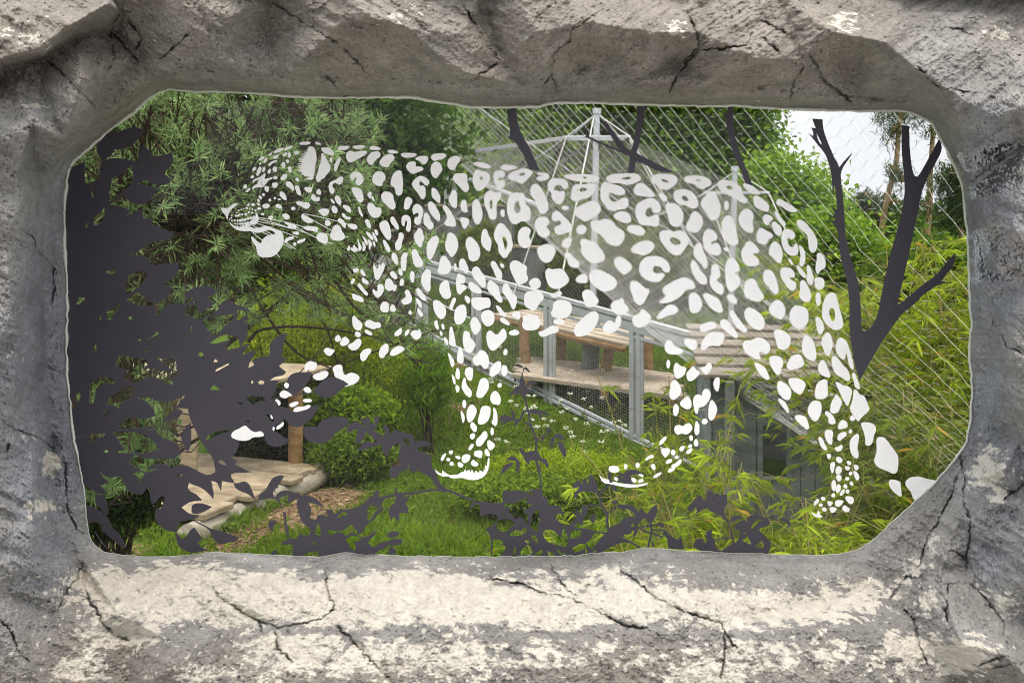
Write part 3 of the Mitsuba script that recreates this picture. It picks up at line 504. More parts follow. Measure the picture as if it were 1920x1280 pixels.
4030 1873 4038 1853 4081 1833 4115 1828 4143 1844 4169 1873 4160 1907 4135 1952 4109 1968 4081 1966 4053 1944 4036 1907
4233 1912 4240 1898 4262 1895 4285 1907 4308 1944 4336 1958 4348 1980 4336 2003 4308 2006 4279 1997 4262 1975 4257 1946
3680 1980 3687 1960 3704 1957 3721 1972 3738 2009 3761 2037 3765 2071 3758 2102 3747 2109 3732 2096 3716 2060 3701 2020
3748 1983 3758 1972 3772 1978 3781 1992 3778 2006 3766 2007
3823 1992 3834 1963 3860 1951 3888 1958 3917 1980 3948 1994 3952 2014 3944 2034 3951 2065 3961 2088 3951 2108 3911 2130 3891 2133 3874 2119 3854 2077 3832 2031
3540 2031 3548 2009 3571 1996 3591 2006 3611 2043 3639 2071 3642 2139 3630 2156 3611 2145 3577 2108 3546 2071
3656 2150 3662 2116 3676 2096 3701 2116 3735 2139 3740 2173 3752 2213 3768 2247 3766 2266 3750 2266 3718 2241 3701 2213 3667 2190
3768 2173 3775 2136 3792 2122 3812 2130 3829 2173 3854 2207 3877 2227 3874 2264 3863 2309 3849 2319 3834 2298 3815 2247 3778 2201
3965 2122 3985 2094 4022 2081 4047 2099 4057 2128 4047 2150 4010 2172 3988 2162 3979 2142
4088 2048 4098 2020 4118 2009 4135 2023 4166 2017 4200 2013 4228 2028 4248 2057 4268 2088 4262 2114 4234 2139 4194 2162 4149 2162 4121 2145 4104 2111
4316 2096 4336 2068 4370 2053 4393 2057 4407 2082 4405 2114 4387 2119 4347 2119 4325 2111
4415 2071 4432 2034 4464 2017 4506 2028 4563 2054 4614 2088 4628 2128 4608 2162 4540 2187 4506 2179 4455 2139 4427 2111
3931 2235 3939 2196 3973 2182 4024 2179 4058 2193 4078 2221 4072 2247 4047 2264 4030 2298 4010 2323 3990 2327 3968 2309 3942 2298 3934 2275
4126 2213 4135 2201 4160 2200 4192 2179 4214 2193 4212 2207 4183 2224 4149 2229
4364 2207 4376 2179 4404 2170 4432 2176 4455 2207 4483 2238 4490 2258 4472 2286 4432 2300 4398 2298 4381 2269 4376 2235
4132 2343 4149 2315 4149 2281 4166 2255 4206 2247 4251 2255 4285 2281 4288 2309 4279 2349 4251 2380 4206 2386 4160 2380 4138 2363
3716 2292 3730 2289 3752 2303 3769 2332 3798 2354 3800 2367 3781 2370 3758 2363 3744 2337
3841 2357 3849 2340 3868 2340 3888 2333 3900 2349 3902 2380 3891 2391 3866 2383 3846 2368
4728 1870 4753 1842 4792 1816 4843 1804 4889 1810 4908 1836 4900 1867 4872 1895 4832 1913 4804 1910 4775 1898 4741 1892
4942 1759 4957 1731 4996 1725 5030 1731 5050 1741 5070 1734 5104 1726 5138 1748 5169 1788 5166 1816 5138 1856 5104 1907 5081 1913 5042 1907 5002 1873 4968 1822 4951 1788|5019 1793 5030 1776 5059 1776 5098 1799 5110 1822 5093 1836 5059 1838 5028 1819
5268 1799 5274 1754 5297 1722 5322 1717 5353 1731 5376 1765 5376 1788 5362 1802 5334 1805 5328 1827 5342 1839 5362 1822 5382 1824 5402 1856 5407 1878 5396 1907 5376 1915 5342 1907 5305 1890 5282 1850
5411 1714 5414 1657 5436 1626 5464 1612 5486 1626 5504 1669 5518 1720 5526 1771 5536 1816 5523 1833 5489 1838 5455 1819 5427 1776
5424 1861 5433 1855 5450 1858 5461 1873 5456 1884 5444 1881 5430 1873
5200 1901 5206 1856 5223 1828 5240 1821 5254 1833 5266 1873 5291 1918 5305 1969 5300 2003 5288 2015 5274 2006 5260 1975 5234 1955 5209 1924
5179 1997 5183 1960 5198 1947 5214 1960 5232 1997 5254 2031 5288 2065 5302 2099 5297 2125 5277 2132 5248 2125 5223 2096 5195 2048
4602 1963 4611 1938 4639 1925 4668 1928 4696 1952 4730 1978 4738 2003 4724 2031 4690 2054 4673 2057 4648 2034 4620 2003
4792 2014 4801 1969 4838 1929 4889 1919 4940 1923 4991 1946 5022 1992 5022 2031 5002 2046 4979 2034 4957 2003 4931 1989 4903 1992 4892 2014 4900 2040 4923 2053 4957 2048 4984 2051 4979 2071 4951 2108 4923 2114 4872 2108 4826 2082 4798 2048
4722 2150 4730 2111 4753 2104 4787 2114 4815 2145 4838 2162 4866 2166 4869 2184 4849 2224 4826 2269 4804 2287 4784 2281 4756 2252 4744 2213
4965 2173 4979 2148 5030 2119 5081 2094 5121 2078 5149 2082 5189 2105 5212 2139 5212 2156 5189 2166 5155 2164 5132 2184 5104 2218 5064 2247 5013 2266 4968 2272 4942 2266 4945 2258 4968 2241 4996 2221 4994 2210 4974 2193
4577 2292 4594 2264 4622 2252 4645 2252 4659 2230 4673 2238 4678 2275 4702 2292 4714 2315 4704 2340 4668 2360 4628 2357 4594 2329
4741 2394 4758 2366 4798 2349 4804 2326 4818 2315 4843 2332 4874 2357 4880 2377 4869 2411 4838 2439 4798 2454 4764 2445 4747 2422
4923 2383 4934 2360 4968 2326 5002 2292 5030 2282 5062 2292 5087 2320 5078 2340 5047 2354 5008 2363 4968 2383 4937 2389
5164 2247 5169 2210 5189 2193 5217 2195 5243 2218 5263 2269 5260 2303 5240 2334 5212 2346 5183 2340 5172 2315
5271 2218 5277 2198 5302 2198 5342 2218 5382 2238 5402 2269 5416 2309 5418 2334 5404 2344 5365 2332 5331 2309 5302 2269
5322 2088 5334 2048 5336 1997 5350 1980 5373 1986 5393 2014 5400 2065 5390 2080 5373 2085 5373 2105 5393 2119 5416 2133 5426 2167 5421 2198 5407 2210 5376 2193 5342 2167 5325 2133
5440 2077 5439 1997 5452 1952 5478 1933 5504 1938 5532 1975 5547 2014 5540 2034 5512 2034 5505 2046 5523 2071 5549 2099 5546 2133 5518 2167 5484 2183 5461 2173 5447 2133
5447 2227 5452 2213 5478 2207 5506 2221 5529 2255 5523 2272 5504 2279 5472 2258
5673 1782 5676 1742 5694 1711 5716 1709 5742 1731 5781 1748 5797 1768 5787 1782 5762 1790 5750 1822 5733 1834 5708 1828 5682 1816
5860 1793 5864 1748 5878 1722 5906 1717 5937 1728 5963 1759 5957 1779 5937 1796 5923 1790 5912 1779 5900 1788 5903 1816 5917 1847 5943 1857 5957 1844 5963 1826 5977 1836 5985 1878 5977 1907 5951 1917 5917 1910 5883 1878 5864 1833
5764 1895 5776 1844 5796 1816 5815 1810 5838 1827 5858 1861 5867 1907 5861 1935 5858 1963 5844 1973 5824 1963 5798 1929 5773 1912
5912 1938 5920 1938 5940 1966 5943 1986 5934 1983 5917 1958
5971 1989 5982 1986 6008 2017 6042 2060 6042 2080 6028 2080 6002 2057 5980 2020
5991 1842 6005 1842 6028 1873 6035 1907 6035 1958 6022 1992 6005 1996 5992 1980 6003 1941 6003 1901 5994 1867
5968 1669 5991 1643 6031 1663 6070 1708 6104 1754 6128 1805 6124 1856 6107 1890 6090 1894 6070 1876 6062 1827 6059 1776 6039 1742 6008 1725
6124 1907 6136 1895 6158 1901 6181 1932 6190 1969 6184 2009 6161 2020 6147 2026 6138 2048 6127 2052 6116 2026 6118 1980 6128 1941
6106 2102 6113 2082 6138 2078 6167 2085 6181 2108 6178 2150 6158 2166 6133 2166 6113 2145
6045 2088 6056 2054 6048 2009 6056 1983 6070 1997 6087 2043 6100 2082 6093 2128 6079 2137 6059 2122
5991 2210 6003 2173 6000 2116 6014 2098 6031 2105 6053 2139 6073 2179 6081 2224 6070 2255 6045 2262 6016 2252 6000 2230
6116 2241 6118 2201 6130 2190 6147 2201 6151 2224 6150 2275 6136 2295 6121 2275
5852 2043 5855 2014 5878 2005 5917 2008 5940 2020 5958 2054 5957 2077 5934 2077 5917 2074 5918 2088 5940 2105 5963 2114 5969 2139 5960 2167 5940 2178 5912 2162 5878 2114 5858 2082
5722 2082 5725 2037 5747 2022 5776 2023 5798 2048 5815 2088 5832 2139 5835 2184 5821 2207 5804 2201 5764 2150 5730 2116
5556 1907 5566 1867 5589 1844 5594 1816 5623 1809 5651 1824 5688 1870 5691 1887 5676 1896 5648 1895 5645 1907 5668 1924 5688 1949 5691 1975 5671 1992 5634 1994 5600 1989 5572 1958
5580 2167 5586 2116 5611 2094 5642 2087 5665 2102 5679 2145 5702 2179 5726 2218 5722 2241 5696 2257 5657 2257 5611 2238 5583 2207
5580 2354 5586 2326 5603 2306 5634 2306 5679 2334 5716 2368 5733 2411 5728 2456 5696 2473 5662 2465 5623 2436 5594 2400
5763 2318 5776 2286 5810 2252 5838 2248 5864 2266 5883 2303 5888 2332 5872 2380 5855 2394 5827 2383 5781 2352
5920 2366 5926 2332 5951 2295 5974 2289 6031 2303 6053 2323 6062 2371 6053 2422 6022 2456 5985 2465 5951 2445 5926 2411
6164 2349 6170 2281 6192 2218 6229 2192 6260 2198 6274 2235 6288 2298 6314 2388 6322 2434 6308 2459 6274 2473 6235 2462 6195 2428 6170 2388|6212 2332 6220 2309 6246 2304 6263 2332 6264 2377 6252 2411 6235 2414 6218 2371
2644 2402 2645 2374 2657 2365 2679 2390 2710 2416 2719 2439 2710 2467 2691 2476 2662 2467 2648 2433
2736 2430 2750 2402 2770 2398 2796 2408 2815 2419 2841 2413 2858 2430 2855 2453 2827 2456 2798 2467 2767 2453 2744 2442
2736 2481 2744 2470 2764 2476 2787 2492 2793 2510 2776 2511 2750 2498
2663 2498 2674 2484 2696 2490 2708 2507 2699 2524 2679 2524 2667 2512
2512 2544 2521 2521 2538 2508 2549 2521 2560 2538 2546 2558 2524 2559
2552 2583 2558 2552 2577 2526 2597 2526 2617 2546 2620 2566 2594 2588 2566 2589
2608 2592 2623 2578 2651 2569 2671 2544 2696 2535 2712 2558 2705 2589 2679 2617 2651 2625 2626 2614
2429 2631 2438 2612 2461 2604 2478 2617 2510 2620 2506 2634 2484 2661 2467 2665 2447 2651
2702 2665 2708 2643 2730 2620 2764 2609 2787 2620 2781 2640 2759 2665 2744 2696 2722 2705 2708 2694
2284 2764 2291 2730 2317 2708 2336 2706 2354 2715 2376 2717 2376 2736 2368 2762 2351 2774 2325 2766 2300 2773
2345 2821 2356 2806 2385 2798 2419 2782 2450 2780 2465 2793 2458 2816 2433 2838 2396 2848 2368 2844
2495 2764 2509 2742 2540 2732 2566 2736 2569 2773 2577 2804 2594 2812 2611 2801 2631 2792 2662 2797 2694 2818 2695 2838 2674 2866 2634 2884 2589 2895 2623 2880 2577 2847 2509 2821 2509 2790
2131 2889 2138 2872 2152 2866 2169 2881 2164 2900 2147 2909
2277 2918 2288 2902 2311 2899 2331 2915 2336 2937 2311 2942 2288 2932
2098 2954 2110 2934 2130 2925 2150 2929 2172 2946 2195 2963 2164 2968 2152 2980 2130 2982 2107 2971
2064 3000 2073 2991 2090 2995 2104 3017 2101 3036 2090 3034 2082 3011
2168 3033 2184 3022 2218 3009 2238 3010 2238 3024 2207 3045 2184 3048
2274 3002 2280 2990 2328 2988 2342 3000 2331 3010 2286 3013
2200 3081 2210 3058 2241 3047 2275 3049 2314 3032 2330 3036 2326 3050 2309 3061 2263 3076 2224 3084
2028 3110 2037 3110 2048 3135 2040 3138
2048 3206 2054 3194 2060 3209 2058 3223 2051 3225
2074 3209 2082 3192 2110 3175 2124 3160 2132 3169 2124 3189 2093 3212 2079 3214
1731 3271 1750 3231 1799 3212 1841 3183 1867 3214 1901 3237 1923 3238 1960 3228 1987 3262 1946 3271 1901 3271 1867 3296 1827 3300 1782 3294
2844 2652 2848 2626 2865 2592 2894 2574 2910 2581 2916 2615 2908 2640 2888 2657 2879 2677 2862 2683 2848 2671
2924 2652 2939 2623 2973 2595 3004 2592 3035 2609 3027 2626 2981 2654 2942 2666
2959 2507 2967 2487 2993 2470 3007 2455 3015 2470 3012 2496 2987 2517 2967 2516
3035 2510 3044 2482 3061 2468 3072 2476 3066 2493 3046 2517
3078 2504 3092 2482 3117 2474 3137 2484 3143 2468 3151 2473 3160 2501 3154 2527 3126 2546 3106 2535 3092 2519
3256 2425 3262 2408 3277 2396 3284 2428 3291 2464 3282 2470 3268 2450
3312 2439 3316 2427 3324 2427 3333 2448 3332 2467 3324 2470 3316 2456
3299 2484 3303 2476 3310 2490 3317 2493 3318 2513 3310 2516 3302 2501
3328 2538 3336 2524 3347 2538 3360 2552 3360 2584 3352 2584 3338 2564
3370 2575 3373 2462 3384 2446 3392 2456 3406 2513 3417 2575 3411 2595 3395 2592 3375 2581
3528 2433 3537 2388 3556 2375 3576 2382 3588 2408 3605 2433 3604 2464 3579 2501 3565 2508 3548 2490 3534 2459
3749 2396 3758 2381 3780 2382 3803 2405 3823 2422 3820 2436 3803 2433 3763 2414
3817 2493 3837 2479 3865 2468 3888 2484 3894 2498 3865 2510 3834 2512
3648 2530 3653 2490 3673 2476 3690 2484 3707 2504 3729 2510 3746 2496 3763 2467 3780 2463 3794 2482 3799 2518 3792 2541 3758 2575 3729 2609 3701 2627 3678 2620 3658 2586
3472 2547 3477 2496 3491 2478 3511 2484 3524 2501 3525 2530 3559 2566 3568 2586 3551 2609 3540 2637 3517 2644 3494 2626 3477 2592
3428 2694 3435 2637 3446 2600 3454 2599 3469 2632 3476 2683 3474 2720 3457 2724 3435 2714
3360 2646 3370 2649 3389 2677 3407 2705 3404 2742 3392 2750 3384 2736 3372 2694
3545 2694 3554 2674 3576 2660 3593 2632 3613 2622 3642 2637 3661 2671 3668 2711 3658 2751 3639 2764 3624 2756 3605 2722 3590 2734 3571 2740 3554 2722
3673 2802 3678 2762 3701 2728 3741 2704 3758 2717 3755 2762 3744 2790 3695 2822 3678 2819
3760 2773 3769 2742 3786 2736 3803 2748 3804 2796 3789 2816 3775 2816 3763 2799
3775 2643 3783 2620 3797 2613 3805 2629 3800 2654 3789 2661 3778 2654
3732 2884 3744 2870 3763 2871 3762 2892 3746 2905 3735 2895
3416 2813 3423 2773 3429 2755 3440 2765 3450 2793 3446 2838 3438 2843 3420 2827
3389 2802 3398 2813 3415 2841 3415 2878 3406 2878 3395 2841
3418 2887 3432 2885 3446 2904 3443 2926 3435 2940 3423 2932 3419 2909
3486 2802 3491 2768 3503 2754 3534 2752 3547 2765 3547 2813 3537 2847 3520 2852 3506 2838 3500 2822
3464 2898 3469 2853 3483 2828 3491 2836 3494 2870 3508 2898 3534 2924 3538 2949 3531 2974 3517 2974 3494 2955 3474 2926
3574 2949 3582 2915 3593 2875 3602 2844 3622 2833 3650 2836 3661 2864 3668 2892 3656 2926 3622 2974 3599 2980 3579 2974
3676 2989 3684 2955 3701 2932 3718 2929 3741 2949 3755 2983 3752 3017 3741 3033 3726 3028 3707 3028 3690 3017
3817 2495 3828 2481 3865 2469 3888 2481 3895 2495 3879 2510 3845 2512 3825 2507
4038 2490 4049 2484 4077 2478 4128 2444 4157 2440 4185 2456 4192 2476 4174 2490 4134 2498 4100 2515 4069 2523 4049 2512
4148 2413 4160 2396 4191 2389 4219 2393 4235 2410 4225 2426 4191 2428 4162 2424
3916 2427 3924 2410 3922 2376 3936 2362 3984 2355 4026 2368 4049 2393 4054 2422 4038 2458 4004 2474 3947 2473 3922 2456
4304 2467 4318 2439 4355 2399 4400 2359 4440 2334 4468 2334 4487 2354 4488 2388 4468 2439 4434 2484 4389 2515 4327 2521 4310 2501
4519 2461 4528 2439 4553 2408 4576 2400 4599 2416 4610 2427 4616 2405 4627 2371 4644 2365 4658 2382 4655 2422 4636 2461 4604 2487 4565 2495 4531 2487
5247 2456 5258 2436 5292 2422 5332 2411 5360 2416 5373 2436 5360 2462 5332 2466 5298 2479 5270 2489 5253 2476
5397 2416 5408 2396 5434 2392 5462 2405 5479 2439 5513 2476 5535 2513 5530 2530 5513 2530 5479 2504 5434 2473 5408 2445
5472 2348 5482 2326 5499 2331 5519 2360 5536 2391 5570 2428 5600 2470 5596 2490 5576 2490 5536 2462 5505 2428 5488 2382
4984 2603 4989 2569 5012 2547 5029 2550 5049 2586 5083 2609 5117 2615 5123 2632 5105 2649 5060 2655 5015 2652 4992 2632
5127 2569 5136 2538 5156 2532 5185 2544 5213 2547 5227 2566 5227 2598 5207 2618 5185 2623 5162 2600
5254 2615 5258 2575 5281 2530 5321 2496 5360 2488 5394 2495 5423 2496 5432 2516 5426 2550 5400 2589 5372 2591 5332 2586 5304 2598 5287 2620 5267 2626
4998 2728 5003 2702 5012 2694 5023 2708 5023 2742 5012 2759 5002 2754
5052 2785 5055 2739 5066 2720 5080 2720 5094 2739 5117 2748 5145 2755 5142 2779 5125 2816 5083 2836 5063 2824
5148 2802 5154 2785 5176 2768 5190 2744 5204 2751 5219 2768 5247 2788 5238 2807 5207 2841 5173 2857 5154 2844
5252 2762 5258 2754 5290 2748 5304 2722 5321 2716 5335 2731 5335 2756 5315 2790 5295 2808 5281 2796
5349 2881 5355 2847 5374 2827 5394 2830 5395 2870 5386 2926 5377 2933 5360 2915
5018 2938 5029 2909 5032 2870 5046 2850 5063 2847 5088 2872 5108 2921 5105 2943 5083 2972 5054 2994 5037 2992 5023 2972
5097 3023 5111 3000 5151 2970 5170 2980 5185 3017 5182 3051 5162 3065 5136 3060 5111 3042
5197 3011 5202 2977 5219 2958 5241 2955 5261 2969 5270 2932 5287 2912 5315 2918 5329 2949 5321 2989 5292 3028 5272 3045 5244 3047 5236 3062 5230 3096 5219 3099 5210 3079 5204 3045
5315 3051 5326 3006 5338 2997 5355 3011 5374 3051 5376 3079 5355 3130 5338 3150 5318 3142 5311 3108
5050 3057 5057 3031 5068 3026 5083 3037 5091 3062 5086 3085 5066 3113 5054 3105
5801 2496 5809 2473 5838 2468 5872 2479 5906 2501 5929 2530 5923 2569 5911 2603 5889 2616 5843 2614 5826 2592 5821 2552
5568 2586 5577 2558 5605 2551 5639 2550 5676 2529 5713 2532 5753 2558 5775 2598 5770 2629 5744 2652 5724 2643 5702 2629 5688 2637 5693 2660 5703 2683 5690 2692 5656 2683 5611 2654 5580 2626
6013 2603 6016 2558 6030 2518 6050 2511 6081 2530 6104 2575 6115 2632 6121 2671 6107 2700 6081 2701 6042 2677 6019 2643
6158 2569 6169 2524 6198 2490 6217 2493 6234 2527 6242 2581 6234 2615 6223 2637 6220 2663 6209 2668 6189 2649 6172 2609
6112 2377 6127 2372 6155 2394 6174 2428 6175 2456 6166 2490 6152 2506 6138 2502 6127 2467
6264 2603 6271 2569 6288 2535 6305 2528 6331 2544 6356 2575 6368 2626 6390 2694 6399 2745 6393 2768 6376 2756 6360 2711 6353 2660 6342 2634 6337 2660 6336 2686 6325 2694 6302 2677 6277 2649
6236 2705 6240 2674 6257 2664 6280 2683 6314 2734 6353 2765 6370 2819 6368 2850 6350 2856 6319 2830 6280 2813 6248 2773
6132 2756 6144 2722 6169 2695 6183 2705 6206 2762 6226 2813 6217 2827 6189 2822 6155 2804 6138 2779
5766 2688 5778 2670 5815 2667 5849 2674 5869 2700 5872 2728 5855 2762 5852 2796 5838 2808 5821 2802 5798 2773 5775 2728
5897 2742 5911 2711 5934 2668 5968 2657 5996 2656 6013 2683 6029 2722 6019 2742 5979 2759 5928 2773 5906 2762
5654 2720 5668 2715 5696 2728 5730 2748 5756 2796 5768 2830 5761 2846 5741 2841 5707 2813 5679 2773
5911 2847 5928 2833 5974 2833 6013 2847 6041 2875 6030 2909 6008 2949 5991 2954 5957 2932 5923 2892
5828 2887 5832 2864 5849 2852 5877 2867 5911 2892 5931 2926 5931 2960 5917 2994 5894 2996 5860 2972 5832 2932
6110 2972 6115 2915 6127 2870 6161 2847 6189 2841 6203 2858 6200 2904 6205 2943 6198 2977 6166 2988 6127 2988
6387 2813 6396 2788 6407 2796 6421 2830 6438 2875 6448 2909 6436 2912 6410 2898 6402 2847
6260 2861 6280 2861 6319 2890 6353 2892 6382 2915 6386 2943 6373 2983 6359 3034 6350 3040 6336 3017 6308 2960
5832 2988 5849 2986 5883 3011 5906 3051 5917 3091 5908 3094 5877 3057 5843 3011
6229 3034 6240 3000 6260 2977 6268 2950 6282 2966 6311 3006 6311 3026 6297 3045 6288 3079 6263 3096 6234 3094 6223 3074
6056 3078 6065 3039 6088 3008 6116 3002 6148 3008 6159 3044 6156 3090 6133 3141 6114 3157 6094 3146 6068 3112
5959 3126 5969 3110 6003 3110 6040 3121 6054 3152 6065 3197 6060 3214 6046 3215 6020 3192 5975 3152
6184 3092 6193 3080 6216 3087 6247 3118 6265 3158 6258 3175 6224 3175 6213 3160 6213 3129 6196 3110
6281 3203 6289 3175 6309 3149 6332 3149 6353 3172 6352 3200 6332 3206 6309 3209 6292 3215
6371 3129 6383 3111 6397 3118 6414 3132 6402 3149 6386 3152 6374 3144
6371 3061 6397 2990 6400 2928 6411 2917 6428 2931 6445 2959 6479 2965 6496 3008 6519 3061 6507 3081 6456 3124 6436 3157 6422 3141 6388 3095
6454 3178 6465 3165 6513 3165 6550 3178 6565 3203 6564 3231 6547 3265 6544 3305 6524 3333 6502 3337 6488 3328 6490 3294 6482 3243
6278 3280 6284 3257 6309 3240 6337 3234 6346 3248 6340 3268 6315 3280 6300 3299 6286 3300
6184 3254 6187 3228 6207 3220 6235 3223 6246 3243 6238 3277 6238 3322 6227 3332 6207 3316 6190 3282
6136 3288 6142 3273 6156 3275 6173 3305 6187 3339 6202 3362 6193 3373 6173 3364 6150 3333
6258 3356 6269 3348 6289 3348 6309 3329 6318 3345 6309 3367 6289 3382 6269 3376
6363 3231 6371 3219 6386 3215 6386 3237 6377 3244 6367 3243
6371 3322 6380 3288 6400 3268 6425 3247 6436 3257 6440 3282 6428 3328 6425 3356 6436 3401 6431 3430 6414 3432 6388 3407 6374 3367
6198 3407 6207 3400 6224 3400 6230 3416 6221 3435 6210 3438
6269 3432 6281 3421 6303 3427 6318 3447 6306 3464 6284 3466 6272 3452
6348 3461 6354 3452 6371 3453 6383 3472 6374 3482 6357 3478
6224 3486 6232 3466 6250 3459 6261 3472 6252 3509 6247 3540 6235 3540 6227 3515
6264 3526 6272 3500 6292 3491 6309 3506 6308 3532 6289 3553 6269 3549
6336 3503 6343 3493 6363 3492 6371 3506 6360 3521 6343 3518
6400 3486 6408 3480 6428 3486 6438 3503 6425 3520 6411 3518
6363 3546 6371 3533 6387 3534 6389 3552 6374 3561
6397 3532 6408 3526 6431 3546 6442 3574 6436 3594 6422 3597 6408 3571
6572 3311 6575 3282 6592 3273 6621 3275 6640 3288 6677 3339 6723 3401 6734 3424 6731 3509 6720 3540 6694 3548 6655 3526 6598 3506 6564 3481 6553 3447 6570 3401 6576 3362
6663 3608 6677 3594 6708 3594 6742 3606 6751 3620 6751 3659 6762 3722 6725 3705 6674 3654
6787 3620 6799 3594 6833 3574 6895 3569 6935 3586 7014 3600 7026 3606 6963 3671 6918 3710 6861 3747 6844 3727 6833 3682 6799 3648
6269 3574 6278 3558 6298 3557 6310 3577 6300 3600 6286 3604 6275 3594
6337 3583 6346 3574 6363 3575 6368 3588 6354 3600 6340 3594
6371 3620 6377 3606 6391 3608 6396 3628 6388 3638 6377 3631
6323 3637 6334 3626 6348 3631 6352 3648 6340 3658 6329 3653
6343 3676 6351 3665 6366 3669 6366 3688 6351 3694 6344 3688
6235 3631 6241 3603 6255 3594 6267 3614 6265 3659 6255 3676 6244 3674 6237 3654
6266 3671 6272 3640 6289 3625 6303 3640 6301 3668 6286 3688 6272 3689
6296 3710 6303 3685 6323 3665 6333 3668 6329 3690 6309 3710
6233 3710 6241 3696 6255 3696 6262 3716 6249 3723 6238 3721
6154 3733 6162 3723 6184 3724 6187 3739 6176 3748 6162 3744
6102 3778 6110 3753 6136 3733 6139 3750 6128 3770 6108 3784
6138 3781 6150 3771 6167 3774 6165 3790 6150 3794
6203 3761 6212 3756 6238 3758 6243 3770 6227 3787 6212 3789
6260 3767 6266 3753 6289 3747 6322 3750 6320 3761 6300 3787 6280 3795 6264 3787
6337 3727 6346 3717 6377 3719 6397 3727 6400 3756 6388 3773 6371 3773 6348 3750
6163 3807 6176 3798 6196 3810 6196 3824 6178 3830 6166 3821
6221 3810 6227 3800 6249 3801 6272 3806 6266 3824 6244 3840 6230 3835
6314 3807 6326 3787 6340 3787 6351 3801 6371 3810 6367 3826 6346 3834 6323 3824
P6085 3838 6105 3851 6129 3858 6126 3846 6136 3824 6147 3855 6164 3870 6147 3875 6113 3868 6094 3852
3468 3022 3474 2999 3485 2995 3496 3011 3493 3045 3488 3057 3474 3050
3456 3082 3462 3078 3474 3096 3487 3130 3479 3161 3472 3166 3462 3124
3500 3107 3505 3070 3522 3039 3542 3030 3561 3045 3576 3073 3567 3107 3547 3144 3522 3166 3508 3155
3584 3164 3590 3130 3604 3079 3612 3050 3632 3040 3669 3045 3680 3062 3675 3113 3658 3152 3629 3175 3598 3180
3700 3053 3709 3056 3728 3090 3730 3169 3717 3191 3700 3181 3687 3164 3700 3141 3702 3090
3526 3192 3533 3169 3547 3161 3564 3181 3577 3200 3573 3229 3558 3236 3544 3220
3524 3268 3533 3250 3553 3246 3564 3257 3556 3283 3536 3291
3679 3232 3686 3206 3697 3203 3704 3232 3697 3257 3686 3260
3570 3317 3576 3288 3607 3263 3624 3234 3641 3229 3654 3243 3655 3274 3632 3305 3612 3336 3587 3342 3573 3334
3654 3322 3658 3302 3672 3297 3692 3314 3712 3328 3709 3345 3686 3370 3672 3370 3660 3348
3515 3365 3522 3342 3542 3322 3553 3331 3544 3354 3522 3372
3556 3402 3561 3379 3581 3376 3610 3375 3617 3393 3612 3424 3604 3430 3578 3419 3561 3416
3635 3385 3641 3365 3652 3362 3666 3385 3675 3410 3666 3418 3646 3410
3365 3388 3374 3378 3394 3372 3397 3393 3383 3402
3308 3436 3318 3413 3340 3395 3346 3404 3332 3430 3318 3451 3309 3447
3346 3438 3357 3430 3377 3436 3374 3450 3357 3454
3411 3422 3428 3415 3451 3419 3451 3435 3437 3438
3372 3472 3380 3458 3397 3461 3404 3481 3391 3488 3377 3484
3433 3470 3440 3461 3459 3467 3476 3482 3468 3498 3451 3501 3437 3490
3463 3436 3471 3413 3493 3403 3522 3407 3528 3424 3519 3447 3490 3468 3468 3461
3531 3467 3542 3450 3555 3444 3564 3458 3587 3470 3584 3487 3558 3493 3542 3484
P3267 3521 3289 3540 3318 3552 3318 3524 3346 3546 3374 3560 3408 3559 3437 3555 3465 3535 3479 3538 3490 3515 3493 3535 3508 3524 3510 3538 3519 3518 3530 3543 3539 3518 3558 3552 3567 3526 3595 3546 3598 3524 3626 3538 3632 3515 3641 3521 3641 3487 3652 3498 3663 3430 3669 3433 3668 3475 3660 3515 3646 3549 3618 3574 3584 3589 3550 3593 3510 3589 3465 3576 3408 3580 3380 3577 3366 3567 3323 3566 3289 3552 3272 3535
5047 3073 5053 3039 5069 3025 5086 3042 5090 3070 5078 3107 5063 3118 5052 3104
5262 3156 5273 3138 5290 3135 5310 3156 5296 3172 5279 3177 5266 3170
5208 3215 5214 3170 5222 3154 5233 3164 5244 3195 5240 3209 5244 3238 5230 3256 5219 3258 5210 3243
5055 3218 5063 3192 5086 3183 5106 3190 5120 3195 5140 3178 5162 3169 5180 3178 5192 3204 5182 3226 5157 3252 5131 3250 5114 3242 5086 3256 5066 3246
5168 3283 5174 3263 5187 3260 5196 3277 5191 3297 5177 3301
5202 3323 5208 3297 5222 3288 5236 3314 5228 3340 5214 3345
4943 3331 4947 3308 4973 3280 4992 3269 5000 3277 4984 3303 4958 3328
5157 3351 5165 3334 5182 3326 5190 3340 5177 3352
5093 3365 5103 3348 5128 3340 5134 3348 5123 3371 5103 3381
5144 3396 5151 3376 5180 3356 5192 3360 5185 3382 5160 3400
4954 3376 4967 3360 5007 3357 5025 3365 5018 3391 4992 3426 4981 3422
5029 3388 5038 3371 5055 3368 5066 3388 5055 3408 5038 3405
4838 3444 4848 3428 4874 3410 4893 3408 4906 3420 4888 3430 4868 3433 4848 3448
4991 3464 5004 3447 5029 3436 5042 3447 5029 3464 5001 3474
5057 3428 5066 3416 5083 3412 5085 3428 5072 3438
5034 3493 5044 3478 5066 3473 5086 3450 5106 3440 5113 3453 5094 3481 5063 3501 5041 3502
5007 3535 5015 3515 5035 3506 5063 3507 5052 3521 5021 3539
4895 3578 4910 3558 4942 3541 4960 3539 4953 3555 4919 3575
4880 3493 4888 3477 4905 3475 4915 3498 4910 3518 4893 3514
4766 3481 4774 3465 4788 3466 4797 3487 4786 3504 4772 3498
4679 3490 4686 3475 4701 3481 4705 3498 4692 3514 4683 3511
4564 3510 4576 3491 4610 3489 4638 3498 4644 3518 4630 3537 4596 3539 4570 3527
4603 3586 4613 3572 4627 3578 4636 3600 4621 3599
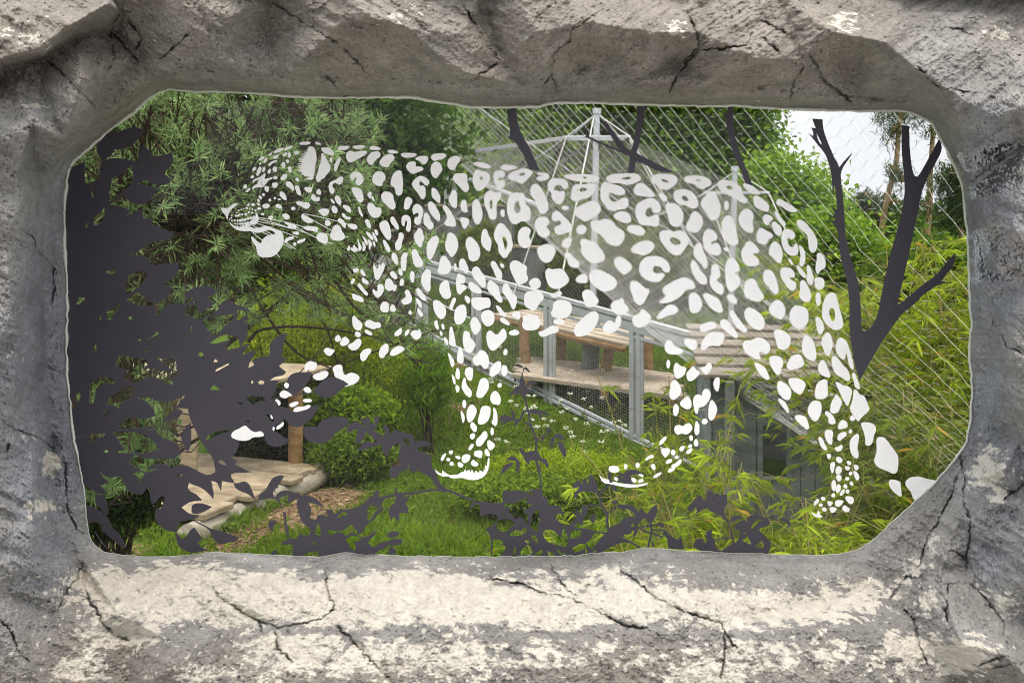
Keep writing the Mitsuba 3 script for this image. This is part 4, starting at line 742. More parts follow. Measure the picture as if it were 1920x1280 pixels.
4735 3580 4757 3580 4773 3598 4766 3611 4749 3612 4738 3600
4785 3609 4791 3595 4814 3587 4827 3600 4811 3611 4791 3613
4786 3552 4808 3552 4827 3564 4817 3570 4800 3565
P4497 3561 4514 3580 4542 3590 4562 3592 4573 3620 4604 3609 4633 3618 4678 3624 4723 3629 4780 3632 4825 3623 4859 3620 4831 3634 4780 3645 4723 3650 4667 3642 4621 3633 4576 3622 4536 3617 4514 3600
"""
WHISKERS = """
1940 1630 2138 1662 2280 1701
1940 1641 2053 1669 2155 1701
1940 1662 2053 1680 2155 1704
1929 1674 2053 1713 2201 1765 2234 1780
1886 1730 1923 1765 1968 1799
1985 1728 2048 1760
1963 1737 2025 1766
2127 1806 2218 1866
2121 1823 2189 1861
2226 1703 2331 1762 2376 1782
2456 1814 2495 1825
2274 1601 2393 1624 2535 1658 2614 1683
2269 1607 2382 1669 2498 1734
2348 1731 2478 1760
2586 1771 2612 1778
2201 1714 2297 1744
2076 1901 2099 1924
1898 1692 1951 1714
"""
STICKERS = {
"left_mass": """
1474 3702 1440 3685 1431 3683 1408 3655 1419 3616 1445 3630 1496 3646 1541 3674 1581 3713 1600 3741 1606 3696 1592 3640 1586 3601 1626 3612 1642 3640 1657 3674 1665 3640 1665 3603 1755 3618 1755 3601 1732 3572 1738 3550 1778 3539 1834 3542 1890 3536 1845 3522 1800 3494 1763 3482 1780 3449 1755 3440 1738 3423 1778 3387 1801 3295 1840 3298 1896 3270 1983 3270 1998 3315 2031 3343 2076 3349 2121 3338 2155 3315 2186 3290 2144 3284 2121 3270 2088 3242 2054 3228 2076 3180 2110 3169 2135 3135 2161 3169 2194 3194 2228 3202 2268 3191 2312 3158 2352 3118 2397 3039 2324 3042 2268 3048 2222 3062 2200 3084 2172 3065 2127 3051 2093 3045 2090 3022 2042 2991 2156 2969 2335 2946 2367 2939 2385 2963 2430 2983 2481 2977 2532 2943 2589 2895 2626 2881 2608 2861 2572 2838 2521 2824 2475 2824 2430 2847 2385 2886 2356 2926 2362 2933 2334 2939 2194 2956 2237 2943 2271 2909 2305 2869 2328 2830 2339 2788 2237 2788 2186 2801 2158 2835 2147 2875 2150 2903 2164 2932 2192 2957 2174 2959 2155 2933 2152 2932 2149 2934 2141 2964 2035 2985 2054 2961 2071 2921 2076 2882 2093 2848 2026 2851 2059 2823 2127 2814 2149 2786 2093 2744 2135 2704 2158 2688 2124 2679 2110 2665 2127 2642 2118 2614 2141 2530 2160 2499 2112 2505 2073 2524 2039 2558 2022 2598 2025 2642 2017 2668 1955 2676 1910 2690 1893 2704 1907 2735 1865 2755 1876 2704 1899 2671 1916 2631 1888 2626 1812 2665 1871 2578 1839 2585 1826 2589 1809 2606 1814 2575 1842 2552 1859 2508 1859 2372 1854 2333 1873 2322 1842 2305 1781 2288 1758 2268 1730 2252 1696 2249 1662 2271 1640 2316 1618 2344 1522 2381 1499 2392 1454 2384 1415 2361 1390 2356 1401 2322 1394 2304 1443 2282 1474 2288 1485 2328 1505 2342 1556 2311 1589 2294 1612 2268 1578 2260 1564 2226 1606 2209 1626 2181 1601 2159 1550 2143 1505 2145 1432 2164 1401 2192 1387 2249 1392 2298 1380 2279 1324 2271 1268 2282 1234 2302 1206 2336 1194 2358 1175 2361 1163 2302 1132 2291 1099 2293 1042 2288 958 2251 947 2241 1003 2207 1048 2184 1054 2207 1132 2266 1172 2269 1206 2258 1245 2229 1279 2196 1301 2159 1228 2128 1290 2094 1335 2055 1343 2010 1338 1957 1290 1973 1211 1979 1158 1993 1124 1973 1130 1937 1076 1920 964 1910 1020 1898 1065 1864 1116 1836 1161 1802 1239 1805 1290 1774 1310 1743 1245 1729 1211 1712 1194 1687 1141 1684 1149 1630 1079 1636 1071 1611 1065 1568 1037 1568 1009 1602 975 1602 947 1625 975 1574 975 1572 885 1541 826 1535 874 1496 913 1468 958 1493 986 1521 1020 1532 1065 1535 1099 1521 1127 1499 1161 1448 1186 1423 1144 1400 1088 1392 1028 1375 1076 1358 1096 1341 1121 1369 1155 1386 1211 1389 1256 1378 1284 1344 1234 1313 1222 1296 1262 1268 1284 1240 1298 1206 1298 1161 1290 1142 1256 1156 1200 1167 1147 1170 1132 1144 1110 1116 1076 1088 1062 1105 1042 1184 1034 1212 1009 1206 930 1192 874 1184 818 1192 783 1209 795 1189 840 1161 857 1122 885 1123 930 1119 986 1094 1020 1066 1059 1004 1088 981 1048 959 1003 956 947 967 908 981 886 995 882 981 829 992 784 1015 739 1060 725 1105 733 1150 756 1189 775 1213 767 1218 750 1262 744 1308 753 1350 716 1352 677 1369 640 1375 635 1274 640 1212 592 1229 553 1251 440 1320 460 2240 500 2800 560 3600 623 3632 671 3649 716 3689 778 3706 795 3683 772 3649 739 3630 778 3635 818 3604 761 3565 750 3520 778 3562 818 3576 874 3573 916 3568 924 3610 947 3655 969 3683 1009 3700 1065 3706 1088 3683 1099 3655 1127 3649 1124 3722 1135 3762 1149 3776 1178 3756 1189 3734 1217 3714 1239 3728 1228 3762 1206 3812 1172 3807 1163 3841 1161 3869 1178 3908 1211 3953 1268 3978 1319 3986 1329 4071 1358 4105 1436 4144 1560 4122 1509 4099 1481 4066 1521 4038 1492 3998 1459 3952 1431 3964 1402 4015 1369 4038 1341 4009 1322 3987 1324 3987 1346 3908 1470 3886 1498 3860 1431 3852 1402 3835 1363 3801 1408 3768 1440 3758 1474 3752 1522 3748 1513 3741|1848 2356 1820 2384 1775 2403 1783 2372 1778 2328 1798 2322 1837 2328 1854 2333|2168 2960 2147 2963 2153 2942|1730 2558 1724 2552 1674 2558 1629 2575 1584 2575 1576 2568 1595 2558 1640 2524 1691 2505 1730 2516 1786 2522 1795 2564 1798 2603 1752 2612 1708 2623 1702 2586|1006 1347 986 1381 885 1465 818 1516 834 1476 815 1442 829 1420 840 1341 896 1319 952 1274 989 1234 992 1274|964 2061 1003 2055 1054 2024 1104 2038 1093 2111 1059 2139 1020 2168 964 2201 947 2201 941 2156 955 2117|682 1417 702 1420 719 1471 694 1482|798 1560 795 1588 784 1605 772 1667 739 1687 705 1689 705 1611 733 1599 767 1588 778 1560|640 1709 643 1684 663 1664 668 1667 654 1709|823 2055 792 2038 840 2016 862 2002 868 2055|592 2280 570 2277 587 2258 592 2229 626 2227 643 2243 621 2258|1415 2274 1392 2277 1404 2249 1426 2229 1443 2232 1440 2254|1477 2257 1474 2268 1446 2271 1460 2257|1640 2502 1612 2513 1595 2508 1572 2479 1544 2457 1525 2434 1522 2395 1561 2378 1612 2358 1646 2364 1685 2364 1730 2356 1758 2356 1758 2378 1730 2412 1685 2440|1854 2392 1857 2403 1826 2429|803 2322 840 2324 885 2268 899 2274 899 2302 829 2398 803 2389|767 2389 739 2409 742 2381 761 2369|989 2400 967 2398 967 2372 995 2372|722 2580 728 2634 688 2628|1026 2532 1048 2516 1059 2555 1042 2555|1102 2541 1144 2521 1172 2488 1197 2485 1194 2504 1166 2516 1132 2538|1211 2532 1200 2541 1192 2527 1217 2510|1071 2628 1093 2617 1104 2634 1079 2640|1014 2876 958 2850 930 2819 964 2774 919 2758 868 2746 879 2684 902 2662 958 2670 1020 2684 1088 2684 1116 2724 1071 2769 1127 2760 1183 2774 1279 2783 1290 2782 1262 2746 1222 2712 1178 2690 1189 2682 1234 2690 1312 2687 1327 2729 1318 2763 1342 2785 1346 2786 1344 2787 1346 2788 1342 2788 1279 2831 1301 2881 1234 2876 1183 2831 1127 2825 1071 2836|1298 2670 1276 2673 1276 2653|1532 2656 1529 2684 1504 2673 1487 2656 1509 2634|677 2964 674 2886 660 2887 694 2870 744 2831 795 2819 851 2836 862 2876 834 2870 761 2881 722 2904 711 2992 699 3023 668 3021|1425 2493 1431 2448 1442 2442 1439 2476 1431 2499|1552 2544 1538 2532 1554 2527|908 3032 899 3063 868 3043 840 3032 801 3032 801 3004 862 2945 908 2925 952 2897 1003 2891 1003 2925 992 2970 947 2992|818 3077 795 3133 775 3136 787 3105 801 3074|587 3268 629 3251 621 3265 592 3280|728 3251 795 3246 784 3268 728 3285 705 3308 657 3302 666 3274 699 3246|533 3060 553 3004 587 2931 615 2964 587 3009 564 3060|1251 3476 1189 3471 1127 3488 1110 3504 1178 3516 1116 3544 1042 3516 969 3468 1009 3406 1071 3426 1144 3437 1211 3437 1312 3434 1358 3392 1358 3358 1312 3313 1239 3291 1200 3262 1163 3218 1085 3233 1178 3189 1054 3203 896 3212 891 3189 969 3122 1020 3133 1099 3139 1161 3116 1163 3088 1138 3043 1099 3004 1020 2978 1065 2984 1127 2973 1166 3007 1268 3015 1391 2962 1346 3021 1318 3054 1380 3060 1408 3060 1431 3150 1509 3308 1547 3364 1598 3426 1614 3505 1617 3539 1564 3561 1513 3544 1440 3502 1380 3482 1324 3493 1284 3507|908 3330 879 3279 837 3240 908 3234 1031 3234 1099 3262 1144 3296 1200 3372 1144 3381 1076 3402 1031 3386 1003 3358 1020 3403 975 3392 908 3395 879 3383 941 3369|1042 3576 1003 3552 998 3544 1042 3527 1088 3544 1071 3578 1042 3621 1028 3610|1341 3547 1372 3555 1366 3566 1318 3566|778 3386 795 3369 823 3381 801 3395|1638 2710 1601 2713 1615 2688|1719 2730 1666 2761 1615 2786 1626 2764 1666 2747 1713 2722|1587 2899 1607 2885 1649 2921 1578 2921|1882 2871 1891 2851 1902 2859 1896 2871|1983 2859 1981 2876 1952 2882 1936 2865 1958 2848|1986 3006 1952 3000 1896 3031 1840 2980 1857 2963 1885 2961 1930 2972 1969 2969 2003 3000|1806 3011 1834 3028 1795 3031 1775 3011|1868 3149 1871 3166 1843 3155|2042 3160 1995 3107 2026 3104 2059 3152|1666 3228 1705 3219 1728 3233 1666 3248 1615 3264 1576 3295 1542 3295 1581 3236|1659 3443 1688 3460 1696 3488 1665 3477 1634 3460
2291 3202 2269 3214 2274 3242 2291 3281 2325 3309 2370 3323 2421 3318 2477 3298 2508 3264 2497 3259 2516 3242 2572 3214 2612 3180 2620 3143 2561 3121 2494 3121 2432 3141 2392 3174 2384 3200 2336 3191
677 3914 728 3908 767 3936 761 3970 818 4015 874 4066 930 4105 947 4099 919 4038 885 3987 840 3948 818 3891 784 3852 705 3801 654 3784 654 3858
1456 3894 1453 3897 1453 3900 1454 3902 1574 3966 1592 4020 1620 4060 1660 4080 1720 4064 1800 4032 1700 3988 1616 3968 1584 3962 1566 3951
1431 3161 1380 3218 1358 3251 1363 3296 1391 3358 1408 3386 1433 3341 1436 3246
1789 3618 1755 3618 1761 3651 1800 3679 1856 3696 1918 3747 1879 3640 1856 3612 1828 3605
795 3858 818 3852 806 3773 784 3706 716 3706 716 3773 750 3801
1558 3820 1592 3795 1552 3781 1513 3769 1468 3769 1440 3786 1436 3812 1440 3842 1474 3851 1513 3842
1279 3094 1228 3139 1222 3161 1312 3150 1346 3128 1374 3077 1329 3063 1318 3054
708 3986 709 3989 797 4110 800 4112 803 4111 805 4108 804 4105 715 3985 711 3983
""",
"fern_sprig": """
2747 3366 2786 3343 2859 3332 2871 3382 2893 3416 2910 3416 2921 3371 2944 3338 2978 3321 3006 3338 2992 3388 2992 3444 3011 3478 2966 3487 2930 3501 2921 3529 2927 3579 2949 3585 2978 3574 3000 3540 3028 3523 3073 3518 3096 3548 3124 3526 3163 3540 3202 3557 3236 3585 3270 3647 3287 3661 3182 3669 3084 3688 3024 3692 3025 3688 2980 3688 2980 3666 2961 3649 2961 3696 2842 3727 2842 3677 2826 3668 2809 3682 2803 3722 2775 3711 2752 3750 2708 3787 2651 3806 2595 3818 2544 3818 2528 3846 2499 3851 2499 3823 2482 3818 2454 3812 2446 3840 2463 3868 2426 3857 2387 3857 2370 3893 2325 3882 2336 3846 2331 3795 2308 3764 2381 3778 2429 3803 2398 3756 2359 3728 2314 3711 2258 3711 2235 3733 2227 3761 2224 3795 2241 3840 2258 3896 2280 3930 2331 3958 2325 4003 2291 4014 2269 4003 2246 4000 2224 4037 2183 4035 2168 4014 2162 3958 2148 3908 2145 3840 2120 3829 2131 3874 2145 4003 2182 4035 2168 4034 2122 4059 2100 4079 2145 4076 2201 4076 2190 4127 2201 4166 2274 4166 2286 4149 2342 4127 2387 4132 2392 4172 2848 4163 2814 4149 2821 4139 2884 4104 2912 4082 2963 4088 3008 4076 3025 4048 2986 4034 2941 4042 2898 4055 2899 4054 2871 4059 2857 4067 2845 4071 2836 4079 2798 4099 2758 4065 2775 4037 2814 4009 2820 3981 2798 3981 2764 4020 2708 4026 2674 3998 2640 3986 2595 4014 2572 3992 2539 3981 2482 4009 2454 3986 2471 3969 2528 3981 2584 3969 2618 3936 2640 3930 2696 4003 2708 3998 2752 3930 2798 3896 2826 3862 2876 3818 2848 3806 2820 3823 2798 3874 2764 3908 2752 3874 2758 3818 2769 3787 2809 3784 2842 3806 2848 3800 2878 3812 2919 3825 2916 3840 2918 3851 2935 3896 2952 3868 2980 3902 2997 3896 2994 3840 3059 3840 3064 3806 3042 3772 3064 3739 3079 3706 3184 3685 3284 3676 3309 3679 3315 3683 3349 3692 3345 3688 3350 3684 3405 3699 3539 3755 3618 3786 3624 3785 3628 3782 3629 3775 3624 3771 3546 3740 3411 3684 3346 3666 3299 3619 3277 3570 3272 3565 3273 3562 3270 3534 3245 3512 3239 3484 3231 3408 3169 3388 3121 3371 3146 3349 3191 3340 3242 3338 3202 3307 3163 3298 3124 3304 3110 3315 3110 3287 3101 3262 3068 3248 3011 3236 2958 3214 2949 3250 2921 3242 2921 3214 2904 3191 2890 3180 2876 3197 2885 3219 2888 3253 2865 3276 2842 3242 2798 3225 2834 3197 2809 3186 2831 3174 2842 3146 2851 3121 2820 3119 2803 3141 2814 3169 2775 3174 2772 3127 2758 3121 2736 3143 2705 3132 2702 3146 2730 3180 2758 3202 2730 3194 2708 3172 2674 3159 2640 3166 2612 3186 2603 3219 2606 3245 2629 3233 2662 3219 2693 3219 2674 3253 2668 3292 2682 3326 2689 3325 2730 3287 2747 3233 2786 3270 2831 3307 2803 3315 2764 3309 2724 3315 2691 3325 2730 3321 2708 3338 2682 3377|2708 4048 2657 4059 2668 4093 2662 4127 2629 4110 2595 4042 2629 4014 2668 4014 2708 4026|2921 3820 2880 3806 2854 3795 2871 3761 2882 3735 2965 3714 2972 3733 2961 3767 2927 3795|3019 3716 3021 3710 3075 3706 3070 3711 3042 3722|3056 3332 3017 3290 3051 3281 3068 3307 3082 3338|3076 3484 3065 3509 3056 3506 3068 3472|2370 3947 2387 3919 2404 3947 2404 4014 2364 4003|2370 4059 2381 4071 2359 4079 2342 4065|2547 3848 2584 3834 2606 3846 2601 3868 2567 3862 2544 3879 2536 3874
2061 3728 2044 3688 2055 3671 2063 3688 2066 3660 2089 3654 2083 3638 2106 3609 2131 3570 2122 3559 2089 3562 2049 3576 2016 3621 1993 3674 1954 3694 1940 3716 1940 3744 1954 3750 1988 3739 2021 3730 2066 3739 2080 3744
2094 3730 2117 3722 2162 3708 2162 3756 2170 3772 2212 3739 2235 3728 2263 3705 2235 3691 2196 3685 2156 3671 2111 3677 2080 3697 2061 3728 2083 3744 2120 3829 2117 3795 2100 3761
2952 3978 2918 3986 2898 4014 2924 4028 2963 4023 2994 4009 2986 3983
2049 3986 2049 3952 2061 3924 2063 3893 2021 3902 2010 3930 2021 3964
2974 4127 2941 4093 2918 4104 2912 4149 2935 4155 2963 4147
2032 4169 2049 4169 2078 4144 2083 4121 2049 4127 2032 4149
""",
"seedling_sprig": """
4817 3974 4876 4003 4869 4029 4855 4097 4855 4101 4859 4105 4864 4105 4868 4100 4882 4032 4892 4000 4941 4019 4963 4031 4969 4030 4971 4027 4971 4023 4968 4020 4945 4008 4894 3987 4893 3974 4964 3974 4976 3979 4971 4002 5005 4025 5005 4087 5016 4109 5134 4115 5118 4064 5109 4014 5084 4042 5039 4019 5011 4002 4994 3974 4988 3974 4966 3964 4892 3964 4891 3944 4912 3936 4932 3938 4960 3952 4977 3952 4982 3929 4960 3912 4926 3918 4917 3925 4913 3925 4890 3934 4888 3910 4892 3907 4921 3862 4932 3817 4918 3778 4881 3811 4856 3851 4805 3808 4788 3831 4758 3794 4712 3780 4649 3780 4646 3779 4634 3780 4635 3783 4627 3786 4576 3820 4560 3839 4559 3835 4556 3832 4552 3831 4548 3831 4521 3787 4511 3754 4503 3713 4528 3677 4578 3633 4584 3663 4624 3686 4627 3680 4612 3618 4582 3596 4584 3539 4562 3539 4553 3556 4562 3596 4574 3619 4568 3621 4517 3666 4495 3696 4480 3658 4475 3612 4455 3573 4427 3552 4413 3568 4413 3624 4402 3624 4399 3587 4388 3596 4371 3590 4371 3624 4359 3627 4342 3596 4326 3596 4309 3618 4289 3641 4298 3658 4348 3646 4331 3669 4314 3686 4303 3714 4309 3736 4348 3686 4376 3680 4410 3680 4444 3686 4478 3702 4489 3705 4487 3709 4487 3713 4495 3758 4501 3776 4415 3786 4386 3793 4371 3776 4357 3796 4371 3835 4354 3852 4337 3818 4303 3852 4326 3869 4292 3914 4252 3942 4224 3936 4196 3908 4165 3886 4168 3858 4196 3846 4226 3869 4224 3835 4208 3801 4168 3782 4123 3787 4109 3768 4106 3731 4091 3723 4078 3725 4067 3717 4073 3714 4064 3684 4065 3679 4056 3573 4052 3552 4054 3544 4051 3525 4054 3512 4060 3455 4072 3463 4115 3511 4109 3452 4089 3435 4056 3427 4044 3393 4027 3381 4030 3296 4062 3276 4070 3307 4097 3259 4107 3255 4108 3250 4112 3248 4132 3226 4129 3203 4112 3200 4098 3220 4100 3247 4064 3264 4029 3285 4001 3212 3985 3173 3976 3107 3972 3087 3994 3102 4033 3099 4044 3113 4050 3152 4067 3130 4061 3102 4095 3108 4126 3119 4106 3093 4084 3079 4033 3074 4011 3062 3967 3071 3948 2999 3944 2978 3949 2972 3938 2939 3966 2942 4013 2950 3994 2922 3949 2911 3960 2899 3988 2880 4028 2874 4005 2854 3982 2852 3954 2866 3938 2899 3940 2871 3932 2843 3919 2822 3922 2799 3933 2765 3954 2781 3982 2792 3960 2764 3943 2748 3923 2759 3926 2761 3915 2800 3902 2787 3879 2790 3879 2793 3881 2795 3900 2793 3914 2806 3912 2818 3898 2838 3896 2860 3874 2855 3876 2854 3862 2829 3850 2849 3862 2863 3870 2857 3872 2859 3896 2865 3895 2871 3898 2888 3864 2897 3848 2928 3831 2936 3817 2970 3836 2956 3870 2953 3909 2944 3907 2967 3927 2978 3933 3003 3950 3068 3926 3074 3904 3108 3898 3141 3864 3141 3864 3102 3848 3074 3828 3085 3842 3108 3848 3130 3786 3105 3752 3124 3738 3158 3774 3152 3758 3186 3797 3169 3836 3150 3862 3147 3856 3186 3864 3195 3881 3169 3912 3147 3921 3119 3938 3085 3952 3074 3961 3109 3969 3174 3960 3167 3932 3158 3949 3181 3977 3195 4014 3289 4012 3374 3982 3379 3938 3390 3921 3365 3904 3351 3895 3371 3904 3396 3926 3416 3932 3441 3949 3469 3971 3483 3968 3452 3982 3447 4011 3451 4026 3502 4035 3548 4039 3554 4044 3574 4051 3665 4022 3661 3988 3675 3938 3689 3892 3669 3848 3675 3808 3686 3797 3666 3769 3689 3769 3768 3684 3765 3607 3757 3604 3756 3542 3764 3526 3787 3531 3813 3548 3795 3576 3775 3600 3782 3600 3863 3684 3846 3724 3858 3735 3886 3701 3936 3656 3948 3642 3970 3673 3998 3684 4054 3679 4161 3690 4161 3696 4043 3718 4035 3774 4054 3769 4082 3797 4099 3780 4133 3741 4167 4275 4167 4517 4142 4519 4132 4566 4104 4628 4076 4668 4062 4701 4062 4746 4076 4797 4109 4819 4109 4769 4076 4718 4048 4645 4019 4643 4016 4680 4026 4680 4005 4724 4002 4755 3963 4749 4019 4763 4022 4780 3980 4780 3968 4796 3962|4847 3885 4844 3890 4845 3893 4876 3932 4859 3924 4840 3938 4838 3936 4835 3936 4799 3950 4780 3940 4780 3935 4802 3901 4836 3882|4879 3992 4822 3963 4810 3956 4838 3945 4841 3943 4853 3949 4877 3951 4880 3990|4760 3853 4758 3876 4729 3865 4707 3879 4668 3884 4652 3916 4589 3941 4586 3944 4569 3952 4563 3891 4561 3853 4582 3827 4632 3795 4639 3792 4642 3800 4668 3825 4696 3808 4735 3828|4503 3783 4507 3794 4541 3852 4543 3892 4549 3955 4551 3959 4554 3962 4558 3963 4562 3963 4551 3984 4500 3987 4444 3970 4388 3956 4326 3959 4303 3939 4331 3914 4368 3936 4373 3886 4407 3841 4410 3801 4399 3798 4416 3794 4500 3784|4047 3503 4046 3497 4032 3451 4050 3449 4054 3452 4052 3455|3890 2922 3909 2912 3926 2919 3915 2933|3797 3759 3819 3773 3848 3779 3904 3745 3960 3728 3954 3751 3938 3773 3960 3768 3988 3773 3966 3807 3926 3824 3960 3852 3960 3891 3966 3914 3949 3925 3921 3880 3892 3874 3870 3886 3825 3846 3814 3824 3842 3796 3780 3796|4022 3931 4039 3970 4028 3981 3988 3959 3977 3936 3988 3908 3988 3858 4022 3824 4044 3829 4044 3942|3786 3987 3741 3976 3721 3948 3729 3902 3769 3888 3825 3888 3864 3914 3836 3948 3814 3970|3943 3992 3904 4009 3870 4015 3825 4015 3831 3987 3870 3964 3904 3981 3932 3953 3954 3964|3769 3849 3791 3863 3769 3869 3746 3858|3960 3694 3988 3686 3999 3706 3971 3708|4033 4043 4036 4071 4019 4060 3994 4038 3982 4009 4011 4009|4101 4054 4078 4021 4070 3987 4089 3970 4134 3967 4168 3987 4191 4015 4219 4021 4252 4043 4261 4071 4241 4097 4196 4088 4146 4077|4224 3959 4241 3964 4247 3998 4269 4026 4258 4038 4230 4026 4210 4004|4275 4009 4286 3976 4326 3964 4357 3976 4359 4009 4320 4029 4281 4032|4309 4142 4292 4105 4326 4088 4348 4071 4399 4077 4393 4116 4359 4122|4393 4066 4438 4032 4449 3992 4489 3992 4539 4004 4511 4026 4493 4048 4466 4082 4438 4111 4410 4088|3994 4144 3966 4158 3904 4158 3898 4144 3915 4111 3960 4077 3988 4105|4050 4122 4067 4116 4067 4144 4044 4158 3999 4156|4168 4161 4112 4161 4106 4128 4140 4133|4208 4156 4179 4128 4191 4116 4208 4139 4236 4144 4241 4161|3870 4128 3862 4156 3848 4144 3853 4105 3867 4094|4407 4142 4388 4144 4393 4122 4410 4119|4478 4133 4444 4139 4455 4119|3960 4043 3977 4066 3949 4068 3932 4049|4752 3949 4729 3941 4746 3915 4763 3929
4645 3606 4673 3614 4712 3631 4735 3651 4758 3659 4758 3631 4746 3598 4727 3569 4746 3555 4825 3550 4786 3524 4746 3516 4707 3522 4673 3550 4651 3538 4634 3567 4603 3555 4642 3586|4659 3567 4676 3567 4673 3575 4653 3586 4651 3581
3878 3556 3892 3528 3901 3489 3892 3452 3870 3427 3842 3413 3814 3424 3791 3449 3831 3447 3870 3455 3870 3511
4244 3372 4224 3327 4196 3302 4179 3310 4196 3366 4219 3410 4244 3427 4247 3382
4224 3296 4236 3293 4213 3259 4185 3245 4162 3254 4154 3276 4129 3288 4126 3327 4137 3372 4151 3327 4162 3279 4191 3282
3791 3478 3763 3517 3752 3565 3802 3517 3842 3489 3850 3469 3831 3465
4418 3891 4438 3914 4455 3919 4469 3880 4466 3846 4438 3858
3904 2756 3926 2753 3904 2731 3876 2724 3850 2733
4632 3770 4629 3742 4607 3745 4576 3762 4612 3773
4887 4048 4887 4087 4915 4098
""",
"small_sprig": """
5481 4011 5487 4029 5467 4025 5405 4025 5385 4041 5385 4045 5389 4047 5406 4033 5466 4033 5490 4038 5501 4068 5428 4116 5405 4128 5394 4128 5382 4111 5360 4071 5366 4043 5338 4026 5338 3964 5298 3981 5292 4009 5289 4017 5292 4015 5304 4043 5290 4071 5276 4060 5276 4036 5253 4032 5219 4038 5197 4088 5225 4116 5270 4128 5360 4134 5360 4144 5762 4144 5782 4088 5773 4049 5731 4009 5692 3970 5698 3956 5768 3936 5771 3897 5756 3886 5791 3861 5792 3859 5792 3855 5789 3853 5785 3853 5748 3880 5703 3863 5664 3852 5624 3863 5596 3880 5605 3905 5568 3894 5523 3917 5501 3962 5546 3970 5549 3997 5490 3994 5478 3934 5449 3877 5446 3874 5442 3874 5428 3835 5433 3801 5458 3773 5450 3703 5405 3708 5371 3694 5354 3706 5338 3675 5304 3683 5298 3751 5270 3745 5253 3706 5225 3722 5174 3779 5149 3824 5191 3829 5219 3801 5225 3812 5225 3852 5248 3829 5281 3812 5309 3807 5332 3835 5360 3841 5394 3852 5445 3895 5467 3938|5551 4005 5551 4009 5529 4054 5512 4063 5491 4002|5343 3773 5332 3756 5343 3734 5349 3745|5686 3886 5720 3897 5669 3925 5647 3959 5630 3953 5647 3914|5613 4026 5641 4082 5608 4071 5568 4049 5596 4021|5652 4099 5681 4071 5714 4049 5731 4088 5726 4116 5698 4099|5591 4004 5574 3998 5608 3976
5487 3876 5483 3882 5478 3886 5479 3888 5468 3906 5468 3910 5470 3912 5473 3913 5476 3912 5481 3902 5484 3914 5523 3891 5562 3888 5565 3880 5540 3858 5506 3863 5491 3875
5838 3886 5872 3908 5900 3914 5911 3948 5931 3919 5911 3891 5878 3880
5795 3880 5797 3883 5831 3906 5834 3906 5836 3904 5836 3902 5835 3899 5803 3878 5803 3851 5802 3849 5799 3848 5796 3849 5795 3851
""",
"branch_one": """
3799 795 3810 908 3829 990 3818 1039 3862 1058 3938 1178 3968 1271 4050 1282 4012 1200 3968 1095 3922 1028 3881 930 3870 795
""",
"branch_cross": """
4762 1028 4732 1132 4695 1110 4650 1050 4590 975 4545 908 4515 908 4522 938 4568 998 4612 1072 4650 1125 4508 1065 4418 1024 4425 1005 4418 994 4384 1028 4395 1031 4486 1074 4489 1095 4484 1129 4485 1132 4488 1131 4489 1130 4495 1096 4492 1077 4628 1132 4721 1174 4714 1298 4759 1298 4766 1208 4860 1245 4935 1290 5062 1294 4845 1185 4774 1148 4808 1020 4826 900 4841 870 4826 855 4838 832 4868 784 4871 765 4778 765 4774 870
""",
"branch_two": """
5450 862 5449 878 5422 845 5358 796 5356 796 5354 797 5354 801 5418 850 5445 883 5449 884 5446 938 5472 1058 5502 1162 5562 1298 5592 1380 5645 1391 5608 1290 5555 1170 5518 1050 5495 945 5499 788 5461 788
""",
"tree": """
6116 961 6109 961 6082 958 6098 988 6098 1021 6060 999 6090 1032 6142 1100 6188 1152 6225 1250 6240 1370 6248 1460 6251 1452 6255 1392 6262 1400 6278 1572 6229 1546 6259 1588 6259 1610 6251 1618 6180 1599 6262 1636 6259 1655 6195 1648 6248 1670 6280 1728 6292 1815 6300 1928 6352 2100 6371 2250 6368 2430 6390 2648 6444 2860 6562 2640 6638 2528 6705 2430 6765 2348 6848 2288 6908 2220 6982 2168 7050 2122 7138 2122 7140 2114 7058 2108 7110 2040 7155 1988 7162 1894 7080 1988 7020 2062 6945 2115 6862 2175 6825 2220 6810 2212 6795 2242 6728 2288 6742 2220 6772 2100 6832 1830 6862 1680 6878 1618 6900 1490 6930 1378 7005 1242 7072 1115 7042 1040 6900 1302 6878 1325 6855 1318 6836 1250 6821 1115 6816 944 6761 939 6758 1130 6788 1400 6772 1535 6750 1648 6690 1852 6652 2002 6622 2145 6600 2265 6578 2370 6540 2445 6495 2482 6480 2482 6458 2460 6459 2392 6450 2250 6439 2130 6412 2032 6375 1920 6349 1800 6341 1760 6330 1580 6319 1460 6308 1370 6302 1280 6382 1168 6390 1145 6338 1198 6292 1254 6281 1220 6255 1182 6244 1152 6210 1078 6171 965 6169 896 6090 890|6161 1074 6158 1085 6135 1055 6122 999
""",
}
# ================================================================ ground
DIRT = [(-2.25, 13.2, 0.55), (-2.55, 12.2, 0.5), (-2.1, 14.6, 0.45), (-1.75, 15.0, 0.45), (-2.95, 11.4, 0.5), (-4.2, 10.9, 0.6), (-0.85, 17.6, 0.4), (-1.2, 20.5, 0.5)]


def ground_z(x, y):
    s = np.logaddexp(0, (y - 15.6) * 1.5) / 1.5
    rise = 0.14 * (21 - np.logaddexp(0, (21 - s) * 0.5) / 0.5 + 0.0)
    und = 0.10 * (meshkit.fbm(np.stack([x * 0.5, y * 0.5, 0 * x], -1), 3, 3) - 0.5)
    return -1.93 + np.clip(rise, 0, 2.6) + und


